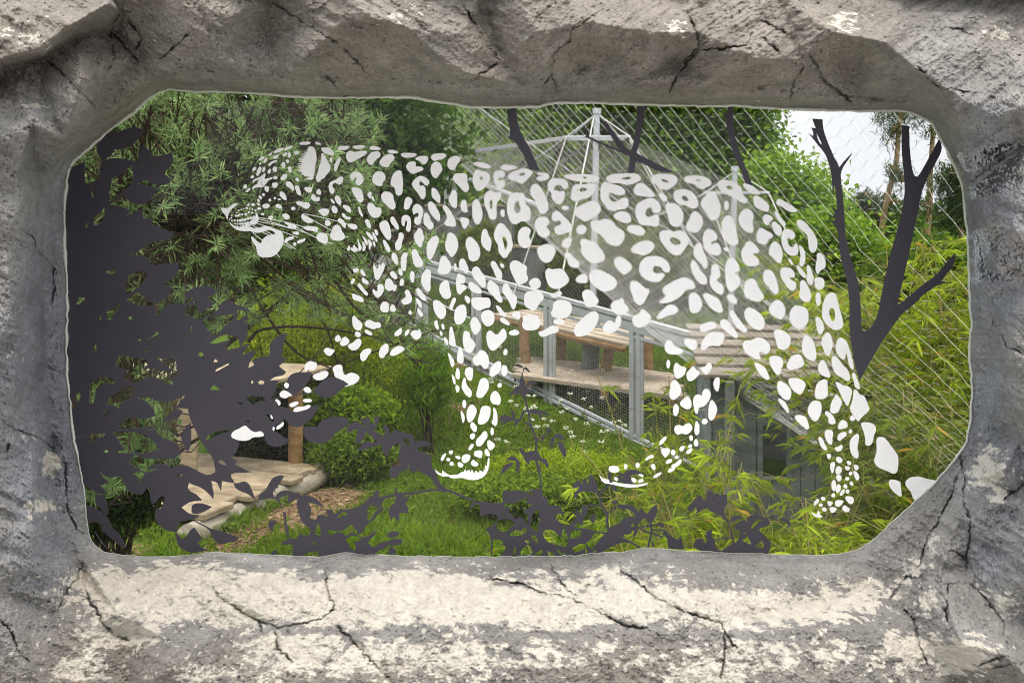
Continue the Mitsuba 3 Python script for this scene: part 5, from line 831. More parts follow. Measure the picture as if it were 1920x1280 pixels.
gx = np.r_[-150, -100, -70, -50, -35, np.arange(-25, 25.01, 0.35), 35, 50, 70, 100, 150]
gy = np.r_[2.6, 4, 6, np.arange(8, 40, 0.35), 45, 52, 60, 75, 95, 125, 160, 200, 300]
GX, GY = np.meshgrid(gx, gy)
GZ = ground_z(GX, GY)
dirt = np.zeros_like(GX)
for x, y, r in DIRT:
    dirt = np.maximum(dirt, np.exp(-((GX - x) ** 2 + ((GY - y) * 0.8) ** 2) / r ** 2))
iy, ix = np.meshgrid(np.arange(len(gy) - 1), np.arange(len(gx) - 1), indexing='ij')
k = iy * len(gx) + ix
setting('ground', (np.stack([GX, GY, GZ], -1).reshape(-1, 3), np.stack([k, k + 1, k + 1 + len(gx), k + len(gx)], -1).reshape(-1, 4)), 'm_ground',
        smooth=True, uv=np.stack([dirt, 0 * dirt], -1).reshape(-1, 2))
setting('walkway', box([0, -9.0, -0.05], [60, 22.4, 0.1]), 'm_walkway')

# ================================================================ rock wall round the window
RIM = np.array([(312, 166), (360, 170), (437, 172), (500, 175), (560, 180), (640, 182), (774, 180), (825, 190), (892, 199), (960, 199), (1017, 198), (1036, 190), (1115, 190), (1180, 193), (1240, 195), (1290, 197),
                (1380, 196), (1467, 202), (1530, 204), (1610, 207), (1690, 206), (1718, 212), (1747, 228), (1760, 250), (1776, 280), (1790, 310), (1803, 340), (1810, 390), (1814, 430), (1818, 500), (1819, 560),
                (1823, 600), (1818, 650), (1823, 730), (1820, 790), (1812, 830), (1795, 857), (1752, 905), (1700, 953), (1640, 1010), (1610, 1030), (1580, 1038), (1500, 1040), (1430, 1038), (1280, 1032),
                (1215, 1026), (1170, 1034), (1070, 1042), (960, 1044), (860, 1043), (760, 1042), (700, 1040), (640, 1036), (600, 1043), (540, 1042), (460, 1037), (400, 1034), (330, 1042), (270, 1043),
                (220, 1038), (190, 1033), (172, 1018), (165, 1000), (158, 920), (150, 880), (143, 850), (135, 790), (127, 720), (124, 650), (126, 560), (122, 480), (120, 430), (121, 380), (125, 335),
                (135, 303), (166, 278), (183, 262), (207, 241), (230, 226), (252, 208), (268, 192), (286, 178)], float)
seg = np.r_[RIM, RIM[:1]]
arc = np.r_[0, np.cumsum(np.linalg.norm(np.diff(seg, axis=0), axis=1))]
NS = 3300
sa = np.linspace(0, arc[-1], NS, endpoint=False)
rim = np.stack([np.interp(sa, arc, seg[:, i]) for i in (0, 1)], 1)
rim = gaussian_filter1d(rim, 5.0, axis=0, mode='wrap')
jag = (meshkit.fbm(np.c_[rim / 14, 0 * sa], 3, 5) - 0.5)
ctr = np.array([975.0, 618.0])
out_dir = norm(rim - ctr)
rim = rim + out_dir * jag[:, None] * 5

HPTS = """-50 -20 300 200 -20 240 320 -20 300 520 -20 220 640 -20 300 760 -20 270 900 -20 200 1050 -20 260 1250 -20 200 1450 -20 220 1700 -20 140 1950 -20 120
0 112 370 75 92 350 130 48 340 205 5 310 10 128 270 85 110 250 150 68 230 230 25 210 75 170 280 150 150 310 195 212 210 120 262 320 60 230 340 60 300 240 30 330 310 200 120 240 260 100 190 215 60 180 330 120 230 360 40 290 300 10 250
430 30 280 420 110 250 500 60 190 560 120 250 530 150 205 640 40 300 720 35 330 700 110 240 640 140 190 770 55 310 850 130 250 780 150 180 870 60 250 910 40 180 945 120 190 1000 60 280 1030 110 260 990 165 200
1100 40 310 1090 120 200 1045 180 170 1160 90 280 1230 60 310 1200 150 245 1260 120 205 1310 60 260 1380 90 280 1330 150 225 1430 110 290 1500 110 245 1480 170 190 1560 60 270 1600 130 160 1640 75 280 1660 80 290
1720 130 260 1620 180 130 1780 170 260 1700 190 120 1850 60 200 1900 20 150 1840 130 220 1860 215 270 1920 200 280 1800 250 220 1920 270 210 1870 300 190 1815 340 175 1850 350 200 1920 330 270
1900 420 290 1860 430 240 1950 520 290 1870 560 190 1850 520 180 1900 640 280 1860 620 160 1880 700 230 1850 690 130 1920 760 290 1860 770 200 1910 830 240 1835 830 150 1880 880 310 1830 900 200
1800 960 250 1920 930 270 1810 1060 205 1760 1080 240 1700 1060 150 1660 1090 150 1860 1060 240 1930 1050 300 1870 1150 250 1950 1180 220 1740 1200 240 1700 1150 200 1800 1200 310 1890 1230 340 1820 1300 260
1600 1178 270 1450 1183 290 1300 1184 310 1100 1188 310 950 1183 300 800 1174 300 650 1150 270 540 1182 270 420 1172 240 330 1202 290 240 1190 235 220 1150 250
1600 1320 310 1400 1320 330 1200 1320 325 1000 1320 340 800 1320 325 600 1320 355 400 1320 330 240 1320 300 100 1320 345 560 1240 310 700 1240 318 320 1250 345
155 1080 170 110 1150 230 60 1050 310 -20 1100 330 130 1000 160 60 960 270 -20 950 310 20 1200 340 100 1230 280 160 1180 260 100 900 110 60 850 230 10 800 260 -20 700 310 70 640 200 30 680 280 90 700 110 80 560 140 45 520 260 10 450 290
70 430 230 105 480 130 20 580 310 80 800 150 95 350 150 40 370 290 -500 -40 300 -500 600 320 -500 1750 330 900 1750 350 2420 1750 330 2420 600 300 2420 -40 200 960 -60 240 -100 300 320 2050 900 300"""
hp = np.array(HPTS.split(), float).reshape(-1, 3)
H_lin = LinearNDInterpolator(hp[:, :2], hp[:, 2] / 1000)
H_near = NearestNDInterpolator(hp[:, :2], hp[:, 2] / 1000)
CRACKS = """228 0 232 30 258 60 265 75 248 100|232 10 212 45 208 75 215 110 200 140|500 0 530 15 590 55 640 85|640 85 700 150|860 0 890 45 915 85 938 118 900 140 860 165|938 118 948 128|1130 20 1075 55 1065 80 1040 100 1035 140 1010 170|1035 140 1048 180
1290 30 1305 60 1312 85 1280 120|1420 40 1440 45 1480 65|1415 55 1400 85 1310 95|1512 95 1535 130 1545 150 1590 185 1605 200|1510 120 1490 150 1480 190|1770 52 1795 55 1830 68|1900 285 1850 320 1822 340 1812 330
40 430 60 445 75 475 100 500 102 540 98 580|0 790 30 805 70 820 95 838 115 860|20 830 5 850|118 850 122 900 128 960 150 1000|155 1050 145 1085 115 1120 108 1150|155 1090 170 1130 195 1170 215 1192|215 1192 240 1200 268 1192
378 1085 420 1125 460 1150 500 1168 520 1175 560 1170 600 1160 625 1145 625 1130 615 1115 612 1100 610 1060 600 1045|485 1160 492 1190|515 1175 520 1215 550 1240|620 1165 650 1190 690 1230 740 1280|895 1055 925 1085 980 1095 1020 1112 1060 1118 1085 1128 1120 1145 1180 1175 1215 1178 1260 1205|1030 1055 1055 1095 1085 1125
1130 1050 1180 1080 1230 1120 1280 1145 1350 1165 1370 1200 1400 1240|1360 1170 1358 1230 1350 1280|1800 845 1810 900 1805 940 1818 975 1818 1010 1812 1040 1812 1080|1812 1050 1780 1030|1800 880 1770 960 1740 1005 1725 1060 1700 1080|1660 1135 1700 1080 1730 1085 1775 1095 1800 1090
1812 1085 1850 1125 1880 1160 1885 1200 1895 1225|1775 1095 1775 1150 1780 1180|1690 1135 1715 1165 1725 1210 1745 1255|1895 1225 1860 1235 1830 1250|1860 1250 1920 1240|0 1160 25 1190 35 1220 60 1245|210 60 260 120|85 110 130 150 190 215|1715 120 1760 165 1830 175
700 205 640 175 600 130|360 60 300 110|1250 185 1270 140 1330 70|1860 600 1890 650 1920 665|1880 940 1920 905|1460 100 1430 70"""
cr_pts, cr_w = [], []
crg = np.random.default_rng(3)
for line in CRACKS.replace('\n', '|').split('|'):
    c = np.array(line.split(), float).reshape(-1, 2)
    a = np.r_[0, np.cumsum(np.linalg.norm(np.diff(c, axis=0), axis=1))]
    n = max(3, int(a[-1] / 1.2))
    q = np.stack([np.interp(np.linspace(0, a[-1], n), a, c[:, i]) for i in (0, 1)], 1)
    w = meshkit.fbm(np.c_[q / 6, np.zeros(n)], 3, 11) - 0.5
    w2 = meshkit.fbm(np.c_[q / 6, np.zeros(n) + 50], 3, 12) - 0.5
    q = q + np.c_[w, w2] * 9
    tt = np.linspace(0, 1, n)
    cr_pts.append(q); cr_w.append(np.clip(np.minimum(tt, 1 - tt) * 8, 0.25, 1) * (0.15 + 1.1 * meshkit.noise(np.c_[q / 13, np.zeros(n)], 4)))
crack_tree = cKDTree(np.vstack(cr_pts)); crack_w = np.concatenate(cr_w)

# outer border of the dense part, then the rest of the wall; the top edge lies just above the frame
def outer(rimp, x0, x1, y0, y1):
    d = rimp - ctr
    tx = np.where(d[:, 0] > 0, (x1 - ctr[0]) / np.maximum(d[:, 0], 1e-6), (x0 - ctr[0]) / np.minimum(d[:, 0], -1e-6))
    ty = np.where(d[:, 1] > 0, (y1 - ctr[1]) / np.maximum(d[:, 1], 1e-6), (y0 - ctr[1]) / np.minimum(d[:, 1], -1e-6))
    return ctr + d * np.minimum(tx, ty)[:, None]


o1 = outer(rim, -25, 1945, -30, 1305)
o1 = gaussian_filter1d(o1, 6, axis=0, mode='wrap')
o2 = outer(rim, -620, 2540, -38, 1900)
NT = 235
tv = np.linspace(0, 1, NT) ** 1.12
U = rim[:, None] * (1 - tv[None, :, None]) + o1[:, None] * tv[None, :, None]
t2 = np.linspace(0, 1, 13)[1:]
U = np.concatenate([U, o1[:, None] * (1 - t2[None, :, None]) + o2[:, None] * t2[None, :, None]], 1)
dist = np.linalg.norm(U - rim[:, None], axis=2)
uu, vv = U[..., 0], U[..., 1]
H = H_lin(uu, vv); bad = np.isnan(H); H[bad] = H_near(uu[bad], vv[bad])
H = 0.235 + (H - 0.235) * 1.5
H = gaussian_filter1d(H, 1.4, axis=0, mode='wrap'); H = gaussian_filter1d(H, 1.2, axis=1)
side = out_dir                                             # where round the window each ray starts
w_ramp = np.interp(np.degrees(np.arctan2(side[:, 1] * 1.9, side[:, 0])), [-180, -150, -90, -30, 0, 15, 32, 60, 90, 120, 150, 180], [32, 26, 17, 18, 13, 26, 95, 90, 85, 75, 36, 32])
w_ramp = gaussian_filter1d(w_ramp, 40, mode='wrap')
ramp = 1 - np.exp(-(dist / w_ramp[:, None]) ** 1.15)
P3 = np.stack([uu, vv, 0 * uu], -1)
warp = (meshkit.fbm(P3 / 90, 3, 21) - 0.5)
n1 = meshkit.fbm(P3 / 150 + warp[..., None] * 0.6, 5, 1) - 0.5
rid = 1 - np.abs(2 * meshkit.fbm((P3 * [1.0, 1.35, 1]) / 70 + warp[..., None] * 1.2, 4, 2) - 1)     # ridges
strat = meshkit.fbm(np.stack([(uu * 0.86 + vv * 0.5) / 55, (vv * 0.86 - uu * 0.5) / 14, 0 * uu], -1) + warp[..., None], 4, 8) - 0.5
strat2 = meshkit.fbm(np.stack([(uu * 0.78 - vv * 0.62) / 60, (vv * 0.78 + uu * 0.62) / 15, 0 * uu], -1) + warp[..., None], 4, 18) - 0.5
k2 = np.clip((uu - 900) / 160, 0, 1) * np.clip((330 - vv) / 100, 0, 1)
strat = strat * (1 - k2) + strat2 * k2
n3 = meshkit.fbm(P3 / 16, 3, 3) - 0.5
n4 = meshkit.noise(P3 / 4.2, 4) - 0.5
n5 = meshkit.noise(P3 / 2.2, 14) - 0.5
pit = np.clip(meshkit.noise(P3 / 7.0, 15) - 0.80, 0, 1) * 5
front = np.clip(dist / 40, 0, 1)
fine = np.clip(dist / 12, 0.2, 1)
sill = np.clip((vv - 1030) / 60, 0, 1)
rel = 0.028 * n1 + 0.022 * (rid - 0.75) * front + 0.032 * strat * front * (1 - 0.6 * sill)
H = H * ramp + rel * np.clip(dist / 34, 0, 1)
H = H + fine * (0.0070 * n3 + 0.0042 * n4 + 0.0034 * n5 - 0.005 * pit)
cd, ci = crack_tree.query(U.reshape(-1, 2), distance_upper_bound=9)
cw = np.where(np.isfinite(cd), crack_w[np.minimum(ci, len(crack_w) - 1)], 0)
groove = (cw * np.exp(-(np.where(np.isfinite(cd), cd, 99) / (0.8 + 0.7 * cw)) ** 2)).reshape(uu.shape)
soft = (cw * np.exp(-(np.where(np.isfinite(cd), cd, 99) / 6.0) ** 2)).reshape(uu.shape)
H = H - 0.017 * groove - 0.005 * soft
H[:, 0] = -0.004
D = 2.0 - H
V = np.stack([(uu - 960) / 2000 * D, D, EYE - (vv - 400) / 2000 * D], -1)

# weathered render: grey, in places warm or bluish, with peeling cream paint and spatters
c1 = meshkit.fbm(P3 / 220, 4, 31); c2 = meshkit.fbm(P3 / 60, 4, 32)
warm = np.clip(1.25 - np.abs(vv - 60) / 260, 0, 1) * np.clip(1.3 - np.maximum(uu - 1500, 0) / 400, 0, 1) * 0.8 + np.clip((vv - 1170) / 100, 0, 1) * 0.65
cool = (np.clip(1.2 - np.minimum(np.abs(uu - 85), np.abs(uu - 1850)) / 90, 0, 1) * np.clip((vv - 120) / 150, 0, 1) * np.clip((1150 - vv) / 120, 0, 1))
tint = np.clip(0.5 + 0.5 * warm - 0.5 * cool * (0.4 + 1.4 * (c2 - 0.2)) + 0.7 * (c1 - 0.5), 0, 1)
W = np.zeros_like(uu)


def blob(u0, v0, ru, rv, a):
    global W
    W = np.maximum(W, a * np.exp(-((uu - u0) / ru) ** 2 - ((vv - v0) / rv) ** 2))


for b in [(320, 1110, 190, 62, 0.95), (470, 1120, 180, 60, 0.80), (640, 1120, 180, 62, 0.72), (800, 1120, 240, 60, 0.78), (1000, 1140, 250, 45, 0.74), (1200, 1130, 260, 55, 0.58), (1420, 1140, 260, 42, 0.62), (1600, 1120, 130, 50, 0.48),
          (1100, 1090, 250, 40, 0.5), (230, 1180, 90, 50, 0.6), (560, 1220, 160, 60, 0.52), (800, 1235, 260, 60, 0.52), (1050, 1230, 260, 50, 0.42), (1450, 1225, 300, 45, 0.42), (1330, 1265, 120, 40, 0.62), (1700, 1230, 120, 70, 0.45),
          (1800, 1230, 70, 40, 0.66), (95, 870, 24, 34, 0.66), (70, 950, 50, 30, 0.58), (1850, 875, 50, 50, 0.75), (1870, 930, 40, 30, 0.6), (1745, 1020, 22, 50, 0.62), (1720, 1060, 30, 50, 0.55), (1690, 1090, 40, 20, 0.5),
          (60, 200, 34, 26, 0.56), (1262, 55, 40, 26, 0.56), (1590, 40, 70, 40, 0.50), (1870, 60, 40, 30, 0.5), (60, 70, 90, 50, 0.44), (760, 20, 60, 30, 0.45), (20, 640, 40, 60, 0.46), (40, 820, 46, 20, 0.52), (300, 60, 20, 14, 0.42),
          (1740, 1130, 40, 40, 0.5), (1880, 1130, 40, 40, 0.42), (150, 1250, 120, 60, 0.38), (400, 1260, 120, 30, 0.42)]:
    blob(*b)
streak = meshkit.fbm(np.stack([(uu + 0.4 * vv) / 26, (vv - 0.18 * uu) / 7, 0 * uu], -1), 4, 41)
paint = np.clip(W * 0.92 + 0.60 * (0.6 * streak + 0.4 * c2 - 0.5) * np.clip(W * 3, 0, 1) + 0.13 * sill - 0.3 * groove, 0, 1)
col = np.stack([paint, tint], -1)

# the wall goes back over its top and down behind, so that it has its thickness
last = V[:, -1].copy(); top = last[:, 2] > 1.86
rows = [V]; cols = [col]
for dy, dz in ((0.10, 0.03), (0.28, 0.02), (0.36, -0.02), (0.40, -0.10)):
    q = last.copy(); q[:, 1] += dy; q[:, 2] += np.where(top, dz, 0)
    rows.append(q[:, None]); cols.append(col[:, -1:])
V = np.concatenate(rows, 1); col = np.concatenate(cols, 1)
nt = V.shape[1]
ii, jj = np.meshgrid(np.arange(NS), np.arange(nt - 1), indexing='ij')
a_, b_ = ii * nt + jj, ((ii + 1) % NS) * nt + jj
F = np.stack([a_, b_, b_ + 1, a_ + 1], -1).reshape(-1, 4)
wall = thing('rock_wall', 'rough grey artificial rock wall with cracks and peeling cream paint round the viewing window', 'rock wall')
scene[wall] = ply((V.reshape(-1, 3), F), 'm_rock', smooth=True, uv=col.reshape(-1, 2))

# ================================================================ window pane with its sealant
GY0 = 2.0
glass_poly = Polygon(rim).buffer(14)
win = thing('window_pane', 'clear glass viewing pane set into the rock wall', 'window')


def plane_pt(u, v, y):
    return np.stack([(u - 960) / 1000, 0 * u + y, EYE - (v - 400) / 1000], -1)


def on_glass(poly, y0, thick):
    """A thin plate lying on the pane: outline in millimetres of the pane, front at y0, thickness towards the scene."""
    ms = []
    for g in getattr(poly, 'geoms', [poly]):
        if g.is_empty or g.area < 0.3:
            continue
        m = trimesh.creation.extrude_polygon(g, thick, engine='earcut')
        v = np.array(m.vertices)
        ms.append((np.stack([(v[:, 0] - 960) / 1000, y0 + v[:, 2], EYE - (v[:, 1] - 400) / 1000], 1), np.array(m.faces)))
    return join(ms)


gp = np.array(glass_poly.simplify(1).exterior.coords)[:-1]
vv2, ff2 = trimesh.creation.triangulate_polygon(Polygon(gp), engine='earcut')
part(win, 'glass', (plane_pt(vv2[:, 0], vv2[:, 1], GY0), ff2), 'm_glass')
sr = rim[::3]
sl = plane_pt(sr[:, 0], sr[:, 1], GY0 - 0.004) - np.c_[out_dir[::3, 0], 0 * out_dir[::3, 0], -out_dir[::3, 1]] * 0.0022
rad = 0.0018 + 0.0026 * meshkit.noise(np.c_[sr / 30, 0 * sr[:, :1]], 6)
rad = rad * np.interp(sr[:, 1], [0, 300, 800, 1000], [1.15, 1.0, 0.7, 0.15])
sl = np.r_[sl, sl[:1]]; rad = np.r_[rad, rad[:1]]
part(win, 'sealant', tube(sl, rad, 6, caps=False), 'm_seal', label='pale bead of sealant along the edge of the glass', smooth=True)


# ================================================================ stickers on the pane
def chaikin(p, n=2, sharp=None):
    p = np.asarray(p, float)
    for _ in range(n):
        q, r = np.roll(p, -1, 0), np.roll(p, 1, 0)
        cosang = (norm(p - r) * norm(q - p)).sum(1)
        keep = np.zeros(len(p), bool) if sharp is None else cosang < sharp
        o = []
        for i in range(len(p)):
            if keep[i]:
                o.append(p[i])
            else:
                o += [p[i] + (r[i] - p[i]) * 0.25, p[i] + (q[i] - p[i]) * 0.25]
        p = np.array(o)
    return p


def ring_pts(s):
    return np.array(s.split(), float).reshape(-1, 2) / 4


def to_poly(rings, n=2, sharp=None):
    g = Polygon(chaikin(rings[0], n, sharp)).buffer(0)
    for h in rings[1:]:
        g = g.difference(Polygon(chaikin(h, n, sharp)).buffer(0))
    return g


leo = thing('leopard_sticker', 'white sticker of a walking leopard drawn only by its spots on the glass', 'sticker')
spots, small = [], []
SPECIAL = {(582, 305): 'ear', (508, 455): 'chin', (455, 430): 'lower_lip', (425, 398): 'nose', (495, 340): 'eye', (870, 890): 'paw', (1200, 910): 'paw', (462, 810): 'paw'}
for line in SPOTS.strip().split('\n'):
    if line[0] == 'D':
        r, u, v = (float(x) for x in line[1:].split())
        small.append(Point(u / 4, v / 4).buffer(r / 20, 6)); continue
    p = line[0] == 'P'
    rings = [ring_pts(x) for x in line.lstrip('P').split('|')]
    big = len(rings[0]) > 40
    g = to_poly(rings, 0 if p or big else 2, -0.2 if len(rings[0]) > 16 else None)
    if not g.is_empty:
        spots.append(g.buffer(0.55))
spots.sort(key=lambda g: -g.area)
done = set()
for i, g in enumerate(spots):
    if i < 298:
        nm = 'spot'
        for (u, v), s in SPECIAL.items():
            if (u, v) not in done and g.distance(Point(u, v)) < 6 and g.area > 60:
                nm = s; done.add((u, v)); break
        part(leo, nm, on_glass(g, GY0 - 0.0022, 0.0005), 'm_white_vinyl', label='white ear with a fringed edge' if nm == 'ear' else None)
    else:
        small.append(g)
part(leo, 'small_spots', join([on_glass(g, GY0 - 0.0022, 0.0005) for g in small]), 'm_white_vinyl', kind='stuff')
for line in WHISKERS.strip().split('\n'):
    q = ring_pts(line)
    part(leo, 'whisker', on_glass(shapely.LineString(q).buffer(0.62), GY0 - 0.0029, 0.0004), 'm_white_vinyl')

STK = {'left_mass': ('leaf_sticker', 'large dark grey sticker of overlapping leaves filling the left side of the glass', 'leaf'),
       'fern_sprig': ('leaf_sticker', 'dark grey sticker of drooping leaves and an arching stem left of the leopard front paw', 'leaf'),
       'seedling_sprig': ('leaf_sticker', 'dark grey sticker of a tall seedling and tangled leaves under the leopard belly', 'leaf'),
       'small_sprig': ('leaf_sticker', 'small dark grey leaf sticker at the lower glass edge between the hind paws', 'leaf'),
       'branch_one': ('branch_sticker', 'dark grey sticker of a single bent branch hanging over the leopard shoulder', 'twig'),
       'branch_cross': ('branch_sticker', 'dark grey sticker of two crossing branches over the middle of the leopard back', 'twig'),
       'branch_two': ('branch_sticker', 'slim dark grey branch sticker with one side twig over the leopard rump', 'twig'),
       'tree': ('tree_sticker', 'dark grey sticker of a forked bare tree behind the leopard tail', 'twig')}
inside = Polygon(rim).buffer(6)
for k, (nm, lab, pn) in STK.items():
    gs = []
    for line in STICKERS[k].strip().split('\n'):
        g = to_poly([ring_pts(x) for x in line.split('|')], 1 if k in ('left_mass', 'fern_sprig', 'seedling_sprig', 'small_sprig') else 2, 0.55).intersection(inside)
        gs += [q for q in getattr(g, 'geoms', [g]) if q.area > 8]
    gs.sort(key=lambda g: -g.area)
    key = thing(nm, lab, 'sticker')
    if len(gs) == 1:
        scene[key] = ply(on_glass(gs[0], GY0 - 0.0013, 0.0005), 'm_dark_vinyl')
    else:
        for i, g in enumerate(gs):
            part(key, 'cluster' if i == 0 else pn, on_glass(g, GY0 - 0.0013, 0.0005), 'm_dark_vinyl')
five = meshkit.text_mesh('5', 0.025, 0.0004)
fv = np.array(five.vertices)
whole('number_sticker', 'faint dark digit 5 on the glass between two branch stickers', 'sticker',
      (np.stack([(1277 - 960) / 1000 + fv[:, 0] * 1.0, GY0 - 0.0013 - fv[:, 2], EYE - (302 - 400) / 1000 + fv[:, 1] * 1.05], 1), np.array(five.faces)), 'm_digit')
# ================================================================ enclosure fence
FA, FD = np.array([-1.74, 21.7]), norm(np.array([3.58, -5.7]))


def fence_pt(t, z):
    return np.array([FA[0] + FD[0] * t, FA[1] + FD[1] * t, z])


ztop, zbot = (lambda t: 0.62 - 0.089 * t), (lambda t: -0.95 - 0.137 * t)
fence = thing('enclosure_fence', 'grey steel enclosure fence with framed wire mesh panels running back from hut to boulders', 'fence')
fx = np.r_[FD, 0]
for t in (-0.12, 2.01, 4.45, 6.76, 9.0):
    for dt, w in ((-0.07, 0.085), (0.075, 0.06)):
        a, b = fence_pt(t + dt, zbot(t) - 0.25), fence_pt(t + dt, ztop(t) - 0.05)
        part(fence, 'post', beam(a, b, w, 0.10, up=fx, chamfer=0.008), 'm_steel')
    a, b = fence_pt(t + 0.15, zbot(t)), fence_pt(t + 0.15, ztop(t) - 0.2)
    part(fence, 'post', beam(a, b, 0.03, 0.05, up=fx, chamfer=0.004), 'm_steel')
for dz, w, h in ((0.0, 0.10, 0.07), (-0.13, 0.07, 0.14), (-0.27, 0.05, 0.045)):
    part(fence, 'top_rail', beam(fence_pt(-0.3, ztop(-0.3) + dz), fence_pt(9.3, ztop(9.3) + dz), w, h), 'm_steel')
for dz, w, h in ((0.14, 0.05, 0.05), (0.06, 0.07, 0.06)):
    part(fence, 'bottom_rail', beam(fence_pt(-1.4, zbot(-1.4) + dz), fence_pt(9.3, zbot(9.3) + dz), w, h), 'm_pale_steel' if dz else 'm_steel')
part(fence, 'plinth', beam(fence_pt(-1.6, zbot(-1.6) - 0.18), fence_pt(9.3, zbot(9.3) - 0.18), 0.16, 0.28), 'm_concrete')
part(fence, 'brace', beam(fence_pt(0, -0.10), fence_pt(2.0, -0.42), 0.03, 0.03), 'm_pale_steel')
aa, bb = [], []
for t in np.arange(0.0, 9.0, 0.048):
    aa.append(fence_pt(t, zbot(t) + 0.08)); bb.append(fence_pt(t, ztop(t) - 0.27))
for k in np.arange(0, 1, 0.037):
    aa.append(fence_pt(0, zbot(0) + 0.08 + k * 1.22)); bb.append(fence_pt(9.0, zbot(9) + 0.08 + k * 1.22))
part(fence, 'wire_mesh', wires(aa, bb, 0.0011), 'm_fence_wire', kind='stuff')

# ================================================================ net over the enclosure
def patch(a0, a1, b0, b1, na, nb, sag=0.0, r=0.0009, skew=True):
    """Wires of a stretched net between the edges a0-a1 and b0-b1."""
    s = np.linspace(0, 1, na)[:, None, None]; t = np.linspace(0, 1, nb)[None, :, None]
    g = (1 - t) * ((1 - s) * a0 + s * a1) + t * ((1 - s) * b0 + s * b1)
    g[..., 2] -= sag * 4 * (t * (1 - t))[..., 0] * 1.0
    e = [(g[:-1, :-1], g[1:, 1:]), (g[:-1, 1:], g[1:, :-1])] if skew else [(g[:-1], g[1:]), (g[:, :-1], g[:, 1:])]
    return wires(np.concatenate([x.reshape(-1, 3) for x, _ in e]), np.concatenate([y.reshape(-1, 3) for _, y in e]), r)


net = thing('aviary_net', 'fine stainless wire net hung over the enclosure with small knots where its strands cross', 'net')
Ec = np.array([at(470, -20, 25), at(720, 182, 20), at(1000, 428, 17), at(1250, 648, 14.6), at(1480, 800, 11), at(1700, 957, 8.2), at(1800, 1030, 7.2)])
Uc = np.array([at(960, -1000, 11), at(1280, -500, 7.6), at(1590, -60, 5.6), at(1850, 300, 4.7), at(2060, 640, 4.5), at(2220, 960, 4.6), at(2320, 1220, 4.8)])


def curve(c, n):
    a = np.linspace(0, len(c) - 1, n); i = np.clip(a.astype(int), 0, len(c) - 2); f = (a - i)[:, None]
    p = np.vstack([2 * c[0] - c[1], c, 2 * c[-1] - c[-2]])
    p0, p1, p2, p3 = p[i], p[i + 1], p[i + 2], p[i + 3]
    return 0.5 * (2 * p1 + (p2 - p0) * f + (2 * p0 - 5 * p1 + 4 * p2 - p3) * f ** 2 + (3 * p1 - p0 - 3 * p2 + p3) * f ** 3)


NU, NV = 90, 60
E_, U_ = curve(Ec, NU), curve(Uc, NU)
tt = (np.linspace(0, 1, NV) ** 1.2)[None, :, None]
G = E_[:, None] * (1 - tt) + U_[:, None] * tt
G[..., 2] -= 0.15 * 4 * (tt * (1 - tt))[..., 0] * 0.6
jit = np.random.default_rng(5).normal(size=G.shape) * 0.005
G = G + jit
seg_ok = np.ones((NU - 1, NV), bool); seg_ok[int(NU * 0.50):, 1::2] = False       # coarser net towards the window
nod = np.ones((NU, NV), bool); nod[int(NU * 0.50) + 1:, 1::2] = False
wa, wb = [G[:-1][seg_ok]], [G[1:][seg_ok]]                        # strands along the edge
for lo_, st in ((slice(0, int(NU * 0.5) + 1), 1), (slice(int(NU * 0.5) + 1, NU), 2)):
    A = G[lo_, ::st]
    m1 = A[:, :-1] * 0.72 + A[:, 1:] * 0.28; m2 = A[:, :-1] * 0.28 + A[:, 1:] * 0.72
    m1[..., 2] += 0.012; m2[..., 2] -= 0.012                      # the cross strands hang in waves
    for a, b in ((A[:, :-1], m1), (m1, m2), (m2, A[:, 1:])):
        wa.append(a.reshape(-1, 3)); wb.append(b.reshape(-1, 3))
part(net, 'mesh', wires(np.concatenate(wa), np.concatenate(wb), np.interp(np.concatenate(wa)[:, 1], [4, 7, 11, 15, 22], [0.0007, 0.0009, 0.0017, 0.0024, 0.0032])), 'm_net', label='square meshed wire net passing over the window', kind='stuff')
nod[:, :10] = False
kn = G[nod]
oc = np.array([[1, 0, 0], [-1, 0, 0], [0, 1, 0], [0, -1, 0], [0, 0, 1], [0, 0, -1]], float) * [0.0050, 0.0050, 0.0034]
of = np.array([[0, 2, 4], [2, 1, 4], [1, 3, 4], [3, 0, 4], [2, 0, 5], [1, 2, 5], [3, 1, 5], [0, 3, 5]])
part(net, 'knots', ((kn[:, None] + oc).reshape(-1, 3), (of[None] + 6 * np.arange(len(kn))[:, None, None]).reshape(-1, 3)), 'm_wire', kind='stuff')
part(net, 'edge_cable', tube(E_, 0.006, 5), 'm_wire')
for k in (1, 2, 3, 5):
    part(net, 'edge_cable', tube(G[:, k], 0.0035, 4), 'm_wire')
part(net, 'seam_cable', tube(np.array([at(760, 100, 15), at(895, 200, 13.6), at(1077, 327, 12.6), at(1270, 440, 11.8), at(1440, 570, 11), at(1640, 740, 10)]), 0.007, 5), 'm_wire')
part(net, 'seam_cable', tube(np.array([at(1180, 262, 19.5), at(1250, 390, 18.5), at(1335, 480, 17.5), at(1470, 590, 16), at(1620, 720, 14)]), 0.010, 5), 'm_wire')
rL, rR = at(1065, 258, 20), at(1182, 262, 20)
oL = at(842, 290, 25)
part(net, 'tent_net', patch(oL, rL, fence_pt(-0.2, ztop(-0.2)), fence_pt(3.6, ztop(3.6)), 46, 40, 0.25), 'm_wire', kind='stuff')
part(net, 'tent_net', patch(rL, rR, fence_pt(3.6, ztop(3.6)), fence_pt(8.2, ztop(8.2)), 30, 40, 0.15), 'm_wire', kind='stuff')
part(net, 'tent_net', patch(rR, at(1390, 345, 22), fence_pt(8.4, ztop(8.4)), at(1600, 690, 14.5), 46, 46, 0.3), 'm_wire', kind='stuff')
